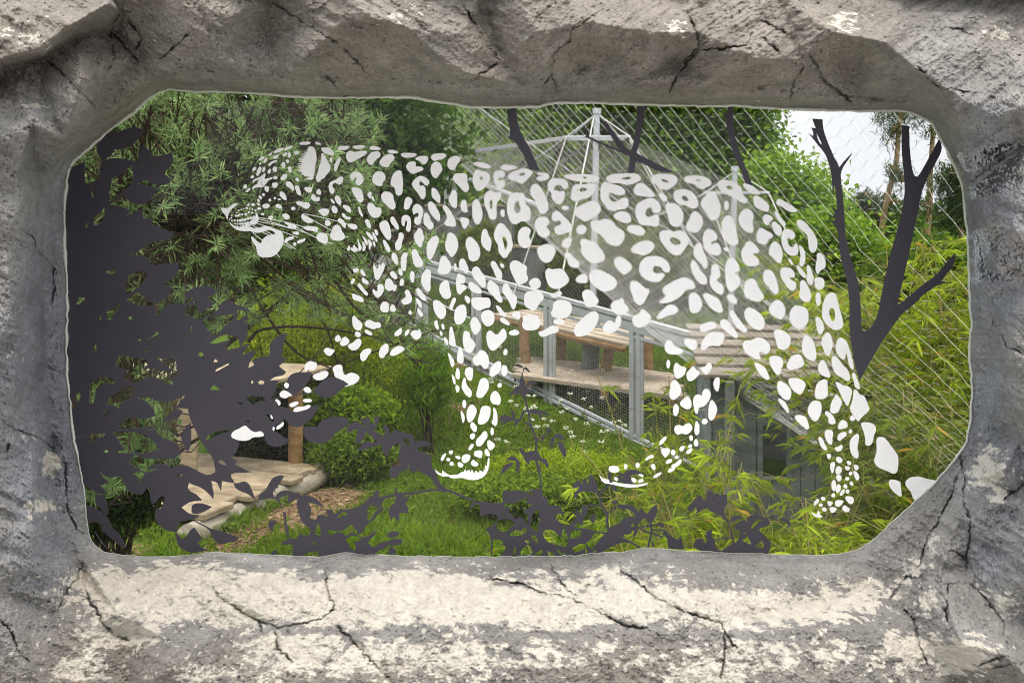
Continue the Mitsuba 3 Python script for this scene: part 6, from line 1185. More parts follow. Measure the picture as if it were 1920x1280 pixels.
part(net, 'tent_net', patch(at(1320, 356, 22), at(1430, 352, 22), at(1270, 520, 20), at(1560, 560, 17), 32, 32, 0.2), 'm_wire', kind='stuff')
part(net, 'tent_net', patch(at(680, 282, 29), at(842, 290, 25), at(640, 520, 27), fence_pt(-0.2, ztop(-0.2)), 32, 32, 0.2), 'm_wire', kind='stuff')

for (u, v0, d, w, lab, rr) in ((1119, 208, 20, 0.060, 'tall pale steel mast holding up the net in the middle', (0.58, 0.62)), (1378, 316, 22, 0.058, 'pale steel mast farther back under the net near the conifer gap', (0.62, 0.62))):
    mast = thing('net_mast', lab, 'mast')
    topp = at(u, v0, d); foot = np.array([topp[0] - 0.10, topp[1], ground_z(np.array(topp[0]), np.array(topp[1])) - 0.1])
    part(mast, 'pole', tube(np.array([foot, topp]), w, 14), 'm_pale_steel', smooth=40)
    part(mast, 'cap', tube(np.array([topp - [0, 0, 0.05], topp + [0, 0, 0.05]]), w * 1.35, 14), 'm_pale_steel', smooth=40)
    zr = topp[2] - 0.50
    ring = [topp + [sx * rr[0], sy * rr[0], -0.50] for sx, sy in ((-1, -0.3), (1, -0.5), (0.9, 0.8), (-0.9, 0.8))]
    for i in range(4):
        part(mast, 'frame_bar', beam(ring[i], ring[(i + 1) % 4], 0.05, 0.05), 'm_pale_steel')
        part(mast, 'stay', tube(np.array([topp - [0, 0, 0.05], ring[i]]), 0.012, 5), 'm_wire')
    if d == 20:
        part(mast, 'band', beam(rL, oL, 0.03, 0.075), 'm_wire')
        for q in (at(655, 545, 23.5), at(960, 560, 18.6)):
            part(mast, 'cable', tube(np.array([ring[0], q]), 0.013, 5), 'm_wire')
        part(mast, 'cable', tube(np.array([topp - [0.05, 0, 0.08], at(1046, 555, 17.6)]), 0.013, 5), 'm_wire')
        part(mast, 'cable', tube(np.array([ring[1], at(1310, 480, 18)]), 0.014, 5), 'm_wire')
    else:
        for q in (at(1200, 420, 21), at(1490, 470, 20), at(1400, 560, 19)):
            part(mast, 'cable', tube(np.array([ring[0] if q[0] < topp[0] else ring[1], q]), 0.014, 5), 'm_wire')

# ================================================================ sheltered platform inside the enclosure
pf = thing('animal_shelter', 'low timber shelter on log legs with a slatted roof and plank floor inside the enclosure', 'shelter')
zf = -1.17
f1, f2 = norm(np.array([1.83, -1.65, 0.0])), np.array([-0.06, -1.0, 0.0])
FB = np.array([0.20, 20.6, zf])
for i in range(12):
    a = FB + f2 * (0.1 + 0.20 * i)
    part(pf, 'floor_plank', beam(a + f1 * 0.08 * math.sin(i * 2.1) + [0, 0, 0.01 * math.sin(i)], a + f1 * (3.4 + 0.08 * math.sin(i * 1.3)), 0.19 * 0.72, 0.08, chamfer=0.012), 'm_pale_wood')
for s in (0.3, 1.9, 3.2):
    part(pf, 'bearer', beam(FB + f1 * s + [0, 0, -0.10], FB + f1 * s + f2 * 2.4 + [0, 0, -0.10], 0.12, 0.12), 'm_post_wood')
for u, v, r, lean, k in ((985, 683, 0.095, -0.04, 'm_post_wood'), (1054, 676, 0.085, 0.0, 'm_post_wood'), (1106, 694, 0.150, 0.03, 'm_grey_wood'), (1134, 699, 0.095, 0.16, 'm_post_wood'), (1213, 694, 0.10, 0.03, 'm_post_wood')):
    d = (EYE - zf) / ((v - 400) / 2000); b = at(u, v, d)
    part(pf, 'leg', log(b - [0, 0, 0.03], b + [lean, 0.0, 0.86], r * 1.08, r * 0.92, seed=u, wob=0.04), k, smooth=True)
r1, r2 = norm(np.array([2.07, -4.3, 0.0])), norm(np.array([0.9, 0.43, 0.0]))
RB = np.array([-0.42, 21.4, -0.43])
for i in range(5):
    a = RB + r2 * (0.1 + 0.215 * i) + [0, 0, 0.012 * i]
    part(pf, 'roof_plank', beam(a + r1 * 0.07 * math.sin(i * 1.7), a + r1 * (5.0 + 0.07 * math.sin(i * 2.9)) - [0, 0, 0.05], 0.20, 0.06, chamfer=0.012), 'm_pale_wood')
for k in (0.03, 0.95):
    part(pf, 'roof_beam', log(RB + r2 * k + [0, 0, -0.07], RB + r2 * k + r1 * 5.0 + [0, 0, -0.12], 0.06, 0.055, seed=9 + k), 'm_post_wood', smooth=True)

# ================================================================ wooden deck with a little roof, front left
dk = thing('wooden_deck', 'weathered plank deck with log edge, round posts and small board roof near the glass', 'deck')
DB, DA = np.array([-2.45, 13.8]), np.array([-3.36, 11.5])
de, dp = norm(DA - DB), norm(np.array([-0.93, 0.37]))
zd = -1.65


def deck(s, t, z):                          # s along the log edge towards the eye, t along the planks
    q = DB + de * s + dp * t
    return np.array([q[0], q[1], z])


nd = 9
for i in range(nd):
    s = 0.13 + i * 0.275
    e = 0.05 * math.sin(i * 2.3) + (0.10 if i in (3, 6) else 0)
    part(dk, 'plank', beam(deck(s, -0.02 + e, zd - 0.035 + 0.008 * math.sin(i * 1.9)), deck(s, 2.6, zd - 0.035), 0.262, 0.07, chamfer=0.012), 'm_deck_wood')
cv = np.linspace(0, 1, 9)
cpts = np.array([deck(-0.30 + 2.95 * q, 0.02 + 0.10 * math.sin(q * 3), zd - 0.16 - 0.05 * math.sin(q * 2.5) + (0.16 * max(0, 0.16 - q) / 0.16)) for q in cv])
cpts = curve(cpts, 40)
lv, lf = tube(cpts, np.interp(np.linspace(0, 1, 40), [0, 0.04, 0.5, 1], [0.10, 0.145, 0.12, 0.13]), 14)
lv = lv + ((meshkit.fbm(lv * 6, 3, 5) - 0.5) * 0.05)[:, None]
part(dk, 'edge_log', (lv, lf), 'm_log_wood', smooth=True)
for s, t, r, m in ((-0.02, 0.42, 0.10, 'm_post_wood'), (0.1, 2.3, 0.09, 'm_post_wood'), (1.75, 2.4, 0.09, 'm_post_wood')):
    part(dk, 'post', log(deck(s, t, zd - 0.3), deck(s, t, zd + 1.13), r, r * 0.95, seed=s + t, wob=0.02), m, smooth=True)
part(dk, 'post', beam(np.array([-3.97, 13.05, zd - 0.3]), np.array([-3.97, 13.05, zd + 1.13]), 0.08, 0.24, up=(1, 0, 0)), 'm_deck_wood')
RC = np.array([-2.43, 14.4])
for i in range(5):
    q = RC + de * (0.16 + i * 0.335)
    a = np.array([*q, zd + 1.17]); b = np.array([*(q + dp * 2.7), zd + 1.17])
    part(dk, 'roof_board', beam(a, b, 0.32, 0.055, chamfer=0.01), 'm_deck_wood')
part(dk, 'roof_beam', beam(np.array([*(RC + dp * 0.4), zd + 1.10]), np.array([*(RC + de * 1.75 + dp * 0.4), zd + 1.10]), 0.09, 0.09), 'm_post_wood')

# ================================================================ weathered hut on the right
hut = thing('plank_hut', 'weathered grey plank hut with a low roof under the net behind the bamboo', 'hut')
HA, HX, HY = np.array([2.34, 12.4]), norm(np.array([1.0, -0.12])), norm(np.array([0.12, 1.0]))


def hp3(s, t, z):
    q = HA + HX * s + HY * t
    return np.array([q[0], q[1], z])


hx3, hy3 = np.r_[HX, 0], np.r_[HY, 0]
for i in range(11):
    s = 0.08 + i * 0.165
    zt = -0.27 + 0.01 * math.sin(i * 3)
    if 3 <= i <= 4:
        part(hut, 'wall_board', box(hp3(s, 0, (-0.80 + zt) / 2), [0.158, 0.03, zt + 0.80], [hx3, hy3, [0, 0, 1]], 0.005), 'm_grey_wood')
        part(hut, 'wall_board', box(hp3(s, 0, -1.75), [0.158, 0.03, 0.6], [hx3, hy3, [0, 0, 1]], 0.005), 'm_grey_wood')
    else:
        part(hut, 'wall_board', box(hp3(s, 0.004 * (i % 2), (-2.1 + zt) / 2), [0.158, 0.03, zt + 2.1], [hx3, hy3, [0, 0, 1]], 0.005), 'm_grey_wood')
for i in range(14):
    part(hut, 'wall_board', box(hp3(-0.02, 0.1 + i * 0.2, -1.17), [0.03, 0.19, 1.8], [hx3, hy3, [0, 0, 1]], 0.005), 'm_grey_wood')
part(hut, 'back_wall', box(hp3(0.9, 2.9, -1.1), [1.9, 0.05, 2.0], [hx3, hy3, [0, 0, 1]]), 'm_grey_wood')
for s0, s1, z0, z1 in ((0.50, 0.56, -1.45, -0.80), (0.83, 0.89, -1.45, -0.80), (0.50, 0.89, -0.84, -0.78), (0.50, 0.89, -1.47, -1.43)):
    part(hut, 'window_frame', box(hp3((s0 + s1) / 2, -0.025, (z0 + z1) / 2), [s1 - s0, 0.05, z1 - z0], [hx3, hy3, [0, 0, 1]], 0.006), 'm_grey_wood')
for i in range(6):
    t = -0.12 + i * 0.62
    part(hut, 'roof_board', beam(hp3(-0.18, t, -0.22 + 0.062 * t), hp3(2.3, t, -0.24 + 0.062 * t), 0.612, 0.04, chamfer=0.004), 'm_roof_wood')
fr = [at(1366, 663, 14.6), at(1404, 716, 12.2), at(1566, 743, 11.7), at(1630, 757, 11.5)]
part(hut, 'roof_pipe', tube(np.array(fr), 0.028, 8), 'm_pale_steel', smooth=40)
part(hut, 'roof_pipe', tube(np.array([at(1300, 642, 15), at(1366, 663, 14.6), at(1398, 655, 15), at(1545, 654, 15)]), 0.024, 8), 'm_pale_steel', smooth=40)
part(hut, 'corner_post', tube(np.array([at(1368, 960, 11.9), at(1368, 715, 11.9)]), 0.055, 10), 'm_grey_wood', smooth=40)

# ================================================================ farther back: concrete wall, open frame, rocks
cw_ = thing('concrete_wall', 'stained grey concrete wall standing behind the fence', 'wall')
for u0, u1, v0, d, nm in ((742, 962, 384, 28.0, 'panel'), (962, 1016, 462, 26.5, 'panel'), (600, 742, 430, 29.0, 'panel')):
    a, b = at(u0, v0, d), at(u1, v0 + 8, d - 1.2)
    c = (a + b) / 2; ax = norm((b - a) * [1, 1, 0])
    zt = (a[2] + b[2]) / 2; zb = ground_z(np.array(c[0]), np.array(c[1])) - 0.3
    part(cw_, nm, box([c[0], c[1], (zt + zb) / 2], [np.linalg.norm(b - a), 0.25, zt - zb], [ax, np.cross([0, 0, 1], ax), [0, 0, 1]], 0.02), 'm_concrete')
    part(cw_, 'coping', box([c[0], c[1], zt + 0.04], [np.linalg.norm(b - a) + 0.04, 0.32, 0.07], [ax, np.cross([0, 0, 1], ax), [0, 0, 1]], 0.01), 'm_pale_wood')
frm = thing('open_frame', 'grey open steel frame with thin roof poles above the concrete wall', 'frame')
for u, v0, v1 in ((772, 326, 386), (838, 328, 390), (853, 330, 392), (690, 300, 400)):
    part(frm, 'post', tube(np.array([at(u, v1, 27.4), at(u, v0, 27.4)]), 0.075, 8), 'm_steel', smooth=40)
part(frm, 'beam', beam(at(756, 330, 27.4), at(866, 337, 27.2), 0.12, 0.10), 'm_steel')
part(frm, 'roof_pole', tube(np.array([at(640, 276, 27), at(740, 290, 26.5), at(806, 298, 26), at(870, 332, 25.4), at(1010, 385, 24)]), 0.055, 8), 'm_pale_steel', smooth=40)
part(frm, 'roof_pole', tube(np.array([at(806, 298, 26), at(772, 326, 27.4)]), 0.04, 6), 'm_steel', smooth=40)
part(frm, 'brace', tube(np.array([at(780, 440, 25), at(980, 330, 25)]), 0.014, 5), 'm_wire')
part(frm, 'brace', tube(np.array([at(815, 385, 26), at(960, 470, 26)]), 0.014, 5), 'm_wire')


def boulder(c, s, seed):
    m = trimesh.creation.icosphere(4); v = np.array(m.vertices)
    k = 1 + 0.55 * (meshkit.fbm(v * 1.3 + seed, 4, seed) - 0.5) + 0.25 * (np.abs(2 * meshkit.fbm(v * 2.6, 3, seed + 1) - 1) - 0.4)
    return v * k[:, None] * s + c, np.array(m.faces)


for i, (u, v, d, sx, sz, lab) in enumerate(((722, 560, 22.5, 0.62, 0.95, 'dark grey boulder beside the end of the fence'), (668, 575, 23.5, 0.6, 0.7, 'grey boulder behind the needle leaved shrub'))):
    whole('boulder', lab, 'boulder', boulder(at(u, v, d) - [0, 0, 0.1], [sx, 0.7, sz], 3 + i), 'm_concrete', smooth=True)
whole('fence_window_frame', 'grey framed glass pane end standing between the boulder and the first fence post', 'frame', join([beam(at(783, 500, 22.2), at(783, 632, 22.2), 0.1, 0.1, up=(1, 0, 0)), beam(at(712, 520, 22.6), at(783, 504, 22.2), 0.06, 0.05)]), 'm_steel')
# ================================================================ vegetation
def spray(name_parent, part_name, pts, nleaf, L, Wd, ca, cb, g, spread_r=0.05, droop=0.1, upbias=0.3, outward=None, kind=None, fold=0.2, label=None, axis=None):
    """A cloud of leaves: nleaf leaves round each point."""
    n = len(pts)
    base = np.repeat(pts, nleaf, 0) + g.normal(size=(n * nleaf, 3)) * spread_r
    d = rand_dirs(n * nleaf, g); d[:, 2] += upbias
    if axis is not None:
        d = norm(d) * 0.75 + np.repeat(axis, nleaf, 0)
    d = norm(d)
    up = norm(rand_dirs(n * nleaf, g) * 0.6 + [0, -0.3, 1])
    ll = L * (0.65 + 0.6 * g.random(n * nleaf)); ww = Wd * (0.7 + 0.6 * g.random(n * nleaf))
    tone = np.repeat(0.72 + 0.56 * g.random((n, 1)), nleaf, 0)
    c = leaf_colors(n * nleaf, ca, cb, g, per=1) * tone
    return part(name_parent, part_name, leaves(base, d, up, ll, ww, fold, droop), 'm_leaf', label=label, kind=kind, color=np.repeat(np.clip(c, 0.002, 0.9), 4, 0))


def in_poly(poly, n, g):
    poly = Polygon(poly); x0, y0, x1, y1 = poly.bounds; o = []
    shapely.prepare(poly)
    while sum(map(len, o)) < n:
        q = np.c_[g.uniform(x0, x1, n * 3), g.uniform(y0, y1, n * 3)]
        o.append(q[shapely.contains_xy(poly, q[:, 0], q[:, 1])])
    return np.vstack(o)[:n]


# ---- needle leaved shrub close behind the pane, upper left
g = np.random.default_rng(11)
sb = thing('needle_shrub', 'silvery green needle leaved shrub with dark twigs close behind the glass at the upper left', 'shrub')
dense = [(60, 120), (660, 130), (715, 215), (740, 330), (735, 400), (700, 440), (640, 465), (560, 470), (470, 500), (430, 560), (400, 640), (330, 740), (330, 900), (60, 960)]
sparse = [(440, 470), (700, 430), (790, 500), (800, 590), (760, 625), (640, 610), (520, 600), (440, 640)]
q1 = in_poly(dense, 1750, g); q2 = in_poly(sparse, 170, g)
q3 = np.vstack([in_poly([(700, 600), (905, 610), (900, 650), (720, 660)], 26, g), in_poly([(760, 460), (850, 440), (850, 470), (760, 490)], 16, g)])
qq = np.vstack([q1, q2, q3])
clump = meshkit.fbm(np.c_[qq / 55, 0 * qq[:, :1]], 3, 9)
keep = (clump > 0.40) | (g.random(len(qq)) < 0.45)
qq = qq[keep]
dd = np.where(np.arange(len(qq)) % 3 == 0, g.uniform(3.5, 4.3, len(qq)), g.uniform(4.2, 6.0, len(qq)))
tips = np.array([at(u, v, d) for (u, v), d in zip(qq, dd)])
root = np.array([-3.4, 5.2, -1.9])
skel = []
limbs = []
for e in ((150, 300, 4.6), (330, 260, 4.9), (520, 210, 5.0), (690, 250, 4.8), (560, 400, 5.2), (720, 430, 5.3), (640, 690, 5.4), (790, 640, 5.2), (330, 520, 5.0), (240, 640, 4.7), (440, 620, 5.2), (560, 330, 4.6), (420, 380, 4.4), (250, 420, 4.3)):
    b = at(*e)
    m = root * 0.5 + b * 0.5 + [-0.5, 0.0, 0.9]
    s = np.linspace(0, 1, 40)[:, None]
    p = (1 - s) ** 2 * root + 2 * s * (1 - s) * m + s ** 2 * b
    p = p + (meshkit.noise(np.c_[s * 6, 0 * s + e[0], 0 * s]) - 0.5)[:, None] * np.array([0.10, 0.1, 0.12]) * s
    limbs.append((p, np.linspace(0.012, 0.004, 40))); skel.append(p[8:])
for c in ([(466, 640, 5.1), (490, 618, 5.1), (560, 612, 5.1), (640, 620, 5.15), (730, 640, 5.2), (790, 690, 5.3)], [(470, 465, 5.0), (560, 545, 5.1), (610, 610, 5.15), (635, 690, 5.2)], [(455, 520, 5.0), (545, 650, 5.1), (620, 690, 5.2)],
          [(600, 480, 5), (660, 570, 5.1), (700, 600, 5.2)], [(560, 430, 4.9), (650, 520, 5.0), (690, 560, 5.0)]):
    p = curve(np.array([at(*x) for x in c]), 30); limbs.append((p, np.linspace(0.009, 0.004, 30))); skel.append(p)
sk = np.vstack(skel); kt = cKDTree(sk)
di, si = kt.query(tips, k=6)
pick = si[np.arange(len(tips)), g.integers(0, 6, len(tips))]
br = sk[pick]
part(sb, 'branches', join([tube(p, r, 6) for p, r in limbs]), 'm_twig', smooth=True)
tw = []
for a, b in zip(br, tips):
    L = np.linalg.norm(b - a)
    if L > 0.85:
        a = b + (a - b) / L * 0.6
    m = (a + b) / 2 + g.normal(size=3) * 0.04
    tw.append(tube(np.array([a, m, b]), [0.0042, 0.003, 0.0016], 4, caps=False))
part(sb, 'twigs', join(tw), 'm_twig')
n = len(tips); NL = 24
ax = norm(norm(tips - br) + [0, -0.25, 0.35])
base = np.repeat(tips, NL, 0) - np.repeat(ax, NL, 0) * (g.random((n * NL, 1)) * 0.075) + g.normal(size=(n * NL, 3)) * 0.004
d = norm(np.repeat(ax, NL, 0) * (0.25 + 0.7 * g.random((n * NL, 1))) + rand_dirs(n * NL, g) * 0.8)
tone = np.repeat(0.45 + 1.0 * g.random((n, 1)), NL, 0)
cc = leaf_colors(n * NL, [0.13, 0.215, 0.070], [0.29, 0.40, 0.165], g, 0.25, per=1) * tone
part(sb, 'foliage', leaves(base, d, norm(rand_dirs(n * NL, g) + [0, -0.5, 0.8]), 0.034 + 0.028 * g.random(n * NL), 0.0050 + 0.0020 * g.random(n * NL), 0.15, 0.05), 'm_leaf', color=np.repeat(np.clip(cc, 0, 0.6), 4, 0))


# ---- trees
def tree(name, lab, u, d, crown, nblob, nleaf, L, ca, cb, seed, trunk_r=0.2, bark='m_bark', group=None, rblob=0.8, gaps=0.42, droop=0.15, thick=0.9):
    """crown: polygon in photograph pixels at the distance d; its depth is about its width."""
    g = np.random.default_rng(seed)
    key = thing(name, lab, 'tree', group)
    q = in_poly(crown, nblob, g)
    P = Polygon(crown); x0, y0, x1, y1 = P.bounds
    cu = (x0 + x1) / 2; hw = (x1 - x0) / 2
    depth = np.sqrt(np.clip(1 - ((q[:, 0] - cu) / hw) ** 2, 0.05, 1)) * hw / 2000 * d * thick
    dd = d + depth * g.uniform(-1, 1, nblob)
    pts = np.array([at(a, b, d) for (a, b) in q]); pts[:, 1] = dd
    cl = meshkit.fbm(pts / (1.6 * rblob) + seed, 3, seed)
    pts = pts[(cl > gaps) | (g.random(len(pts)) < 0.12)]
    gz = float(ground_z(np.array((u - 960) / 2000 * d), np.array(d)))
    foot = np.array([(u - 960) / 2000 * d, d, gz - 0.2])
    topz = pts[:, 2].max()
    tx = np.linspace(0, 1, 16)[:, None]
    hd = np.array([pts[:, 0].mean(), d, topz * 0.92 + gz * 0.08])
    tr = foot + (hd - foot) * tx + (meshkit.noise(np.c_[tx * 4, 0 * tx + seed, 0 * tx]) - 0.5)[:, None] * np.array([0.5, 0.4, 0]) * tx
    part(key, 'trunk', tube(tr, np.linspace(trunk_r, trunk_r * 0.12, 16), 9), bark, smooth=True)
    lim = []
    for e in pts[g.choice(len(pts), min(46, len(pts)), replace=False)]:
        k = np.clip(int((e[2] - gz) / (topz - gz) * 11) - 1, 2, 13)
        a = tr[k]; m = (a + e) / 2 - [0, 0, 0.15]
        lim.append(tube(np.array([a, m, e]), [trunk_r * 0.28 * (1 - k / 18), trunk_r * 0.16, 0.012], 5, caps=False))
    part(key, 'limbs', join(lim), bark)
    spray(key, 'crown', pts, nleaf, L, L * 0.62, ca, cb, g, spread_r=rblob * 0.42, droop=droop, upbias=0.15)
    return key


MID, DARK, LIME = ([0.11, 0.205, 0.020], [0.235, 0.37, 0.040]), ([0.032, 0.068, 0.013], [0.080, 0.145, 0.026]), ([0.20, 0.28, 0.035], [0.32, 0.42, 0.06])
tree('broadleaf_tree', 'bright green broadleaf tree behind the tall mast and the wire net', 1010, 30, [(815, 120), (1010, -60), (1200, -40), (1265, 120), (1260, 300), (1200, 420), (1080, 470), (930, 420), (840, 330)], 2600, 26, 0.20, *MID, 31, 0.28, rblob=0.75)
tree('broadleaf_tree', 'dark crowned broadleaf tree between the two masts', 1325, 27, [(1215, 60), (1330, 0), (1425, 110), (1440, 200), (1425, 300), (1445, 380), (1390, 450), (1270, 440), (1210, 330)], 1700, 26, 0.175, [0.065, 0.135, 0.014], [0.175, 0.295, 0.034], 32, 0.25, rblob=0.7, gaps=0.46)
tree('broadleaf_tree', 'light green broadleaf tree at the edge of the open sky', 1500, 24, [(1400, 330), (1450, 300), (1520, 320), (1560, 380), (1590, 480), (1560, 600), (1450, 620), (1390, 500)], 1200, 24, 0.155, [0.14, 0.25, 0.024], [0.29, 0.44, 0.05], 33, 0.16, rblob=0.55, gaps=0.44)
tree('broadleaf_tree', 'green leafy tree showing above the leopard neck', 760, 24, [(690, 170), (760, 120), (850, 200), (835, 300), (800, 340), (720, 330), (680, 250)], 900, 22, 0.16, *MID, 34, 0.18, rblob=0.55)
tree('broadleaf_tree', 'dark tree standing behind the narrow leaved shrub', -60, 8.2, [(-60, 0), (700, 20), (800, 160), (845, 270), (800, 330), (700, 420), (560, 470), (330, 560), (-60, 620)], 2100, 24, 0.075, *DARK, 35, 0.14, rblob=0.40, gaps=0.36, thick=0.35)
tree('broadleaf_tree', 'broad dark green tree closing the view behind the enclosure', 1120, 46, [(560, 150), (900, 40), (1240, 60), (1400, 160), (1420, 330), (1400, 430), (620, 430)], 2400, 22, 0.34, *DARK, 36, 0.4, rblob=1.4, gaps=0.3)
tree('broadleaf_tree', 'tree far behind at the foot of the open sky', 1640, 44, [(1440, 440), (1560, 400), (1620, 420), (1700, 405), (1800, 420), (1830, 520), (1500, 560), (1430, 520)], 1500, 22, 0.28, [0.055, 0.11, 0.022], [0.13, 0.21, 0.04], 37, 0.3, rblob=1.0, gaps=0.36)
tree('broadleaf_tree', 'lime green tree low down behind the forked tree sticker', 1600, 19, [(1500, 440), (1560, 420), (1640, 440), (1690, 480), (1680, 640), (1560, 660), (1510, 560)], 1100, 24, 0.13, [0.10, 0.19, 0.02], [0.23, 0.35, 0.04], 38, 0.14, rblob=0.5, gaps=0.42)


def pine(lab, u0, v0, u1, v1, d, tufts, seed, r=0.095):
    g = np.random.default_rng(seed)
    key = thing('pine_tree', lab, 'tree')
    topp, low = at(u0, v0, d), at(u1, v1, d)
    foot = low + (low - topp) * ((low[2] + 1.0) / max(topp[2] - low[2], 0.1))
    head = topp + (topp - low) * 0.35
    tr = np.array([foot + (head - foot) * s for s in np.linspace(0, 1, 20)]) + (meshkit.noise(np.c_[np.linspace(0, 5, 20), np.full(20, seed), np.zeros(20)]) - 0.5)[:, None] * [0.2, 0.2, 0]
    part(key, 'trunk', tube(tr, np.linspace(r * 1.25, r * 0.7, 20), 9), 'm_pine_bark', smooth=True)
    pts, lim = [], []
    for (u, v, ru, rv, n) in tufts:
        c = at(u, v, d + g.uniform(-1.0, 1.0))
        q = c + g.normal(size=(n, 3)) * [ru / 2000 * d, ru / 2000 * d, rv / 2000 * d]
        pts.append(q)
        j = np.argmin(np.abs(tr[:, 2] - c[2] - 0.2))
        for e in np.vstack([c[None], q[:: max(1, n // 4)]]):
            lim.append(tube(np.array([tr[j], (tr[j] + e) / 2 + [0, 0, 0.1], e]), [0.06, 0.04, 0.012], 5, caps=False))
    part(key, 'limbs', join(lim), 'm_pine_bark')
    spray(key, 'crown', np.vstack(pts), 16, 0.30, 0.030, [0.030, 0.055, 0.022], [0.075, 0.11, 0.045], g, spread_r=0.14, droop=0.05, upbias=0.2)


pine('slender pine with a bare tan trunk leaning left of the forked tree sticker top', 1692, 215, 1662, 395, 36, [(1665, 220, 14, 7, 26), (1670, 250, 9, 10, 18), (1700, 212, 16, 4, 12), (1690, 330, 10, 8, 14), (1668, 325, 6, 4, 6), (1722, 345, 8, 10, 8), (1680, 390, 18, 9, 20)], 51)
pine('second slender pine with a bare tan trunk nearer the corner of the glass', 1753, 235, 1740, 395, 38, [(1722, 222, 7, 8, 12), (1745, 252, 8, 6, 9), (1760, 205, 20, 6, 14), (1730, 388, 8, 6, 8)], 52)
pine('bushy dark conifer against the right edge of the glass', 1800, 300, 1800, 420, 26, [(1785, 330, 12, 5, 20), (1800, 352, 16, 6, 24), (1775, 345, 9, 5, 12), (1795, 375, 18, 7, 26), (1812, 395, 14, 8, 24), (1790, 410, 24, 9, 30), (1805, 320, 8, 8, 16)], 53, 0.06)
pine('round topped pine low on the skyline', 1625, 385, 1622, 440, 40, [(1625, 372, 12, 5, 22), (1605, 390, 10, 5, 18), (1648, 385, 9, 4, 16), (1618, 402, 16, 5, 24), (1632, 425, 14, 6, 20), (1655, 410, 10, 5, 14)], 54, 0.09)

# ---- bamboo
BA, BB = [0.19, 0.275, 0.018], [0.42, 0.52, 0.042]


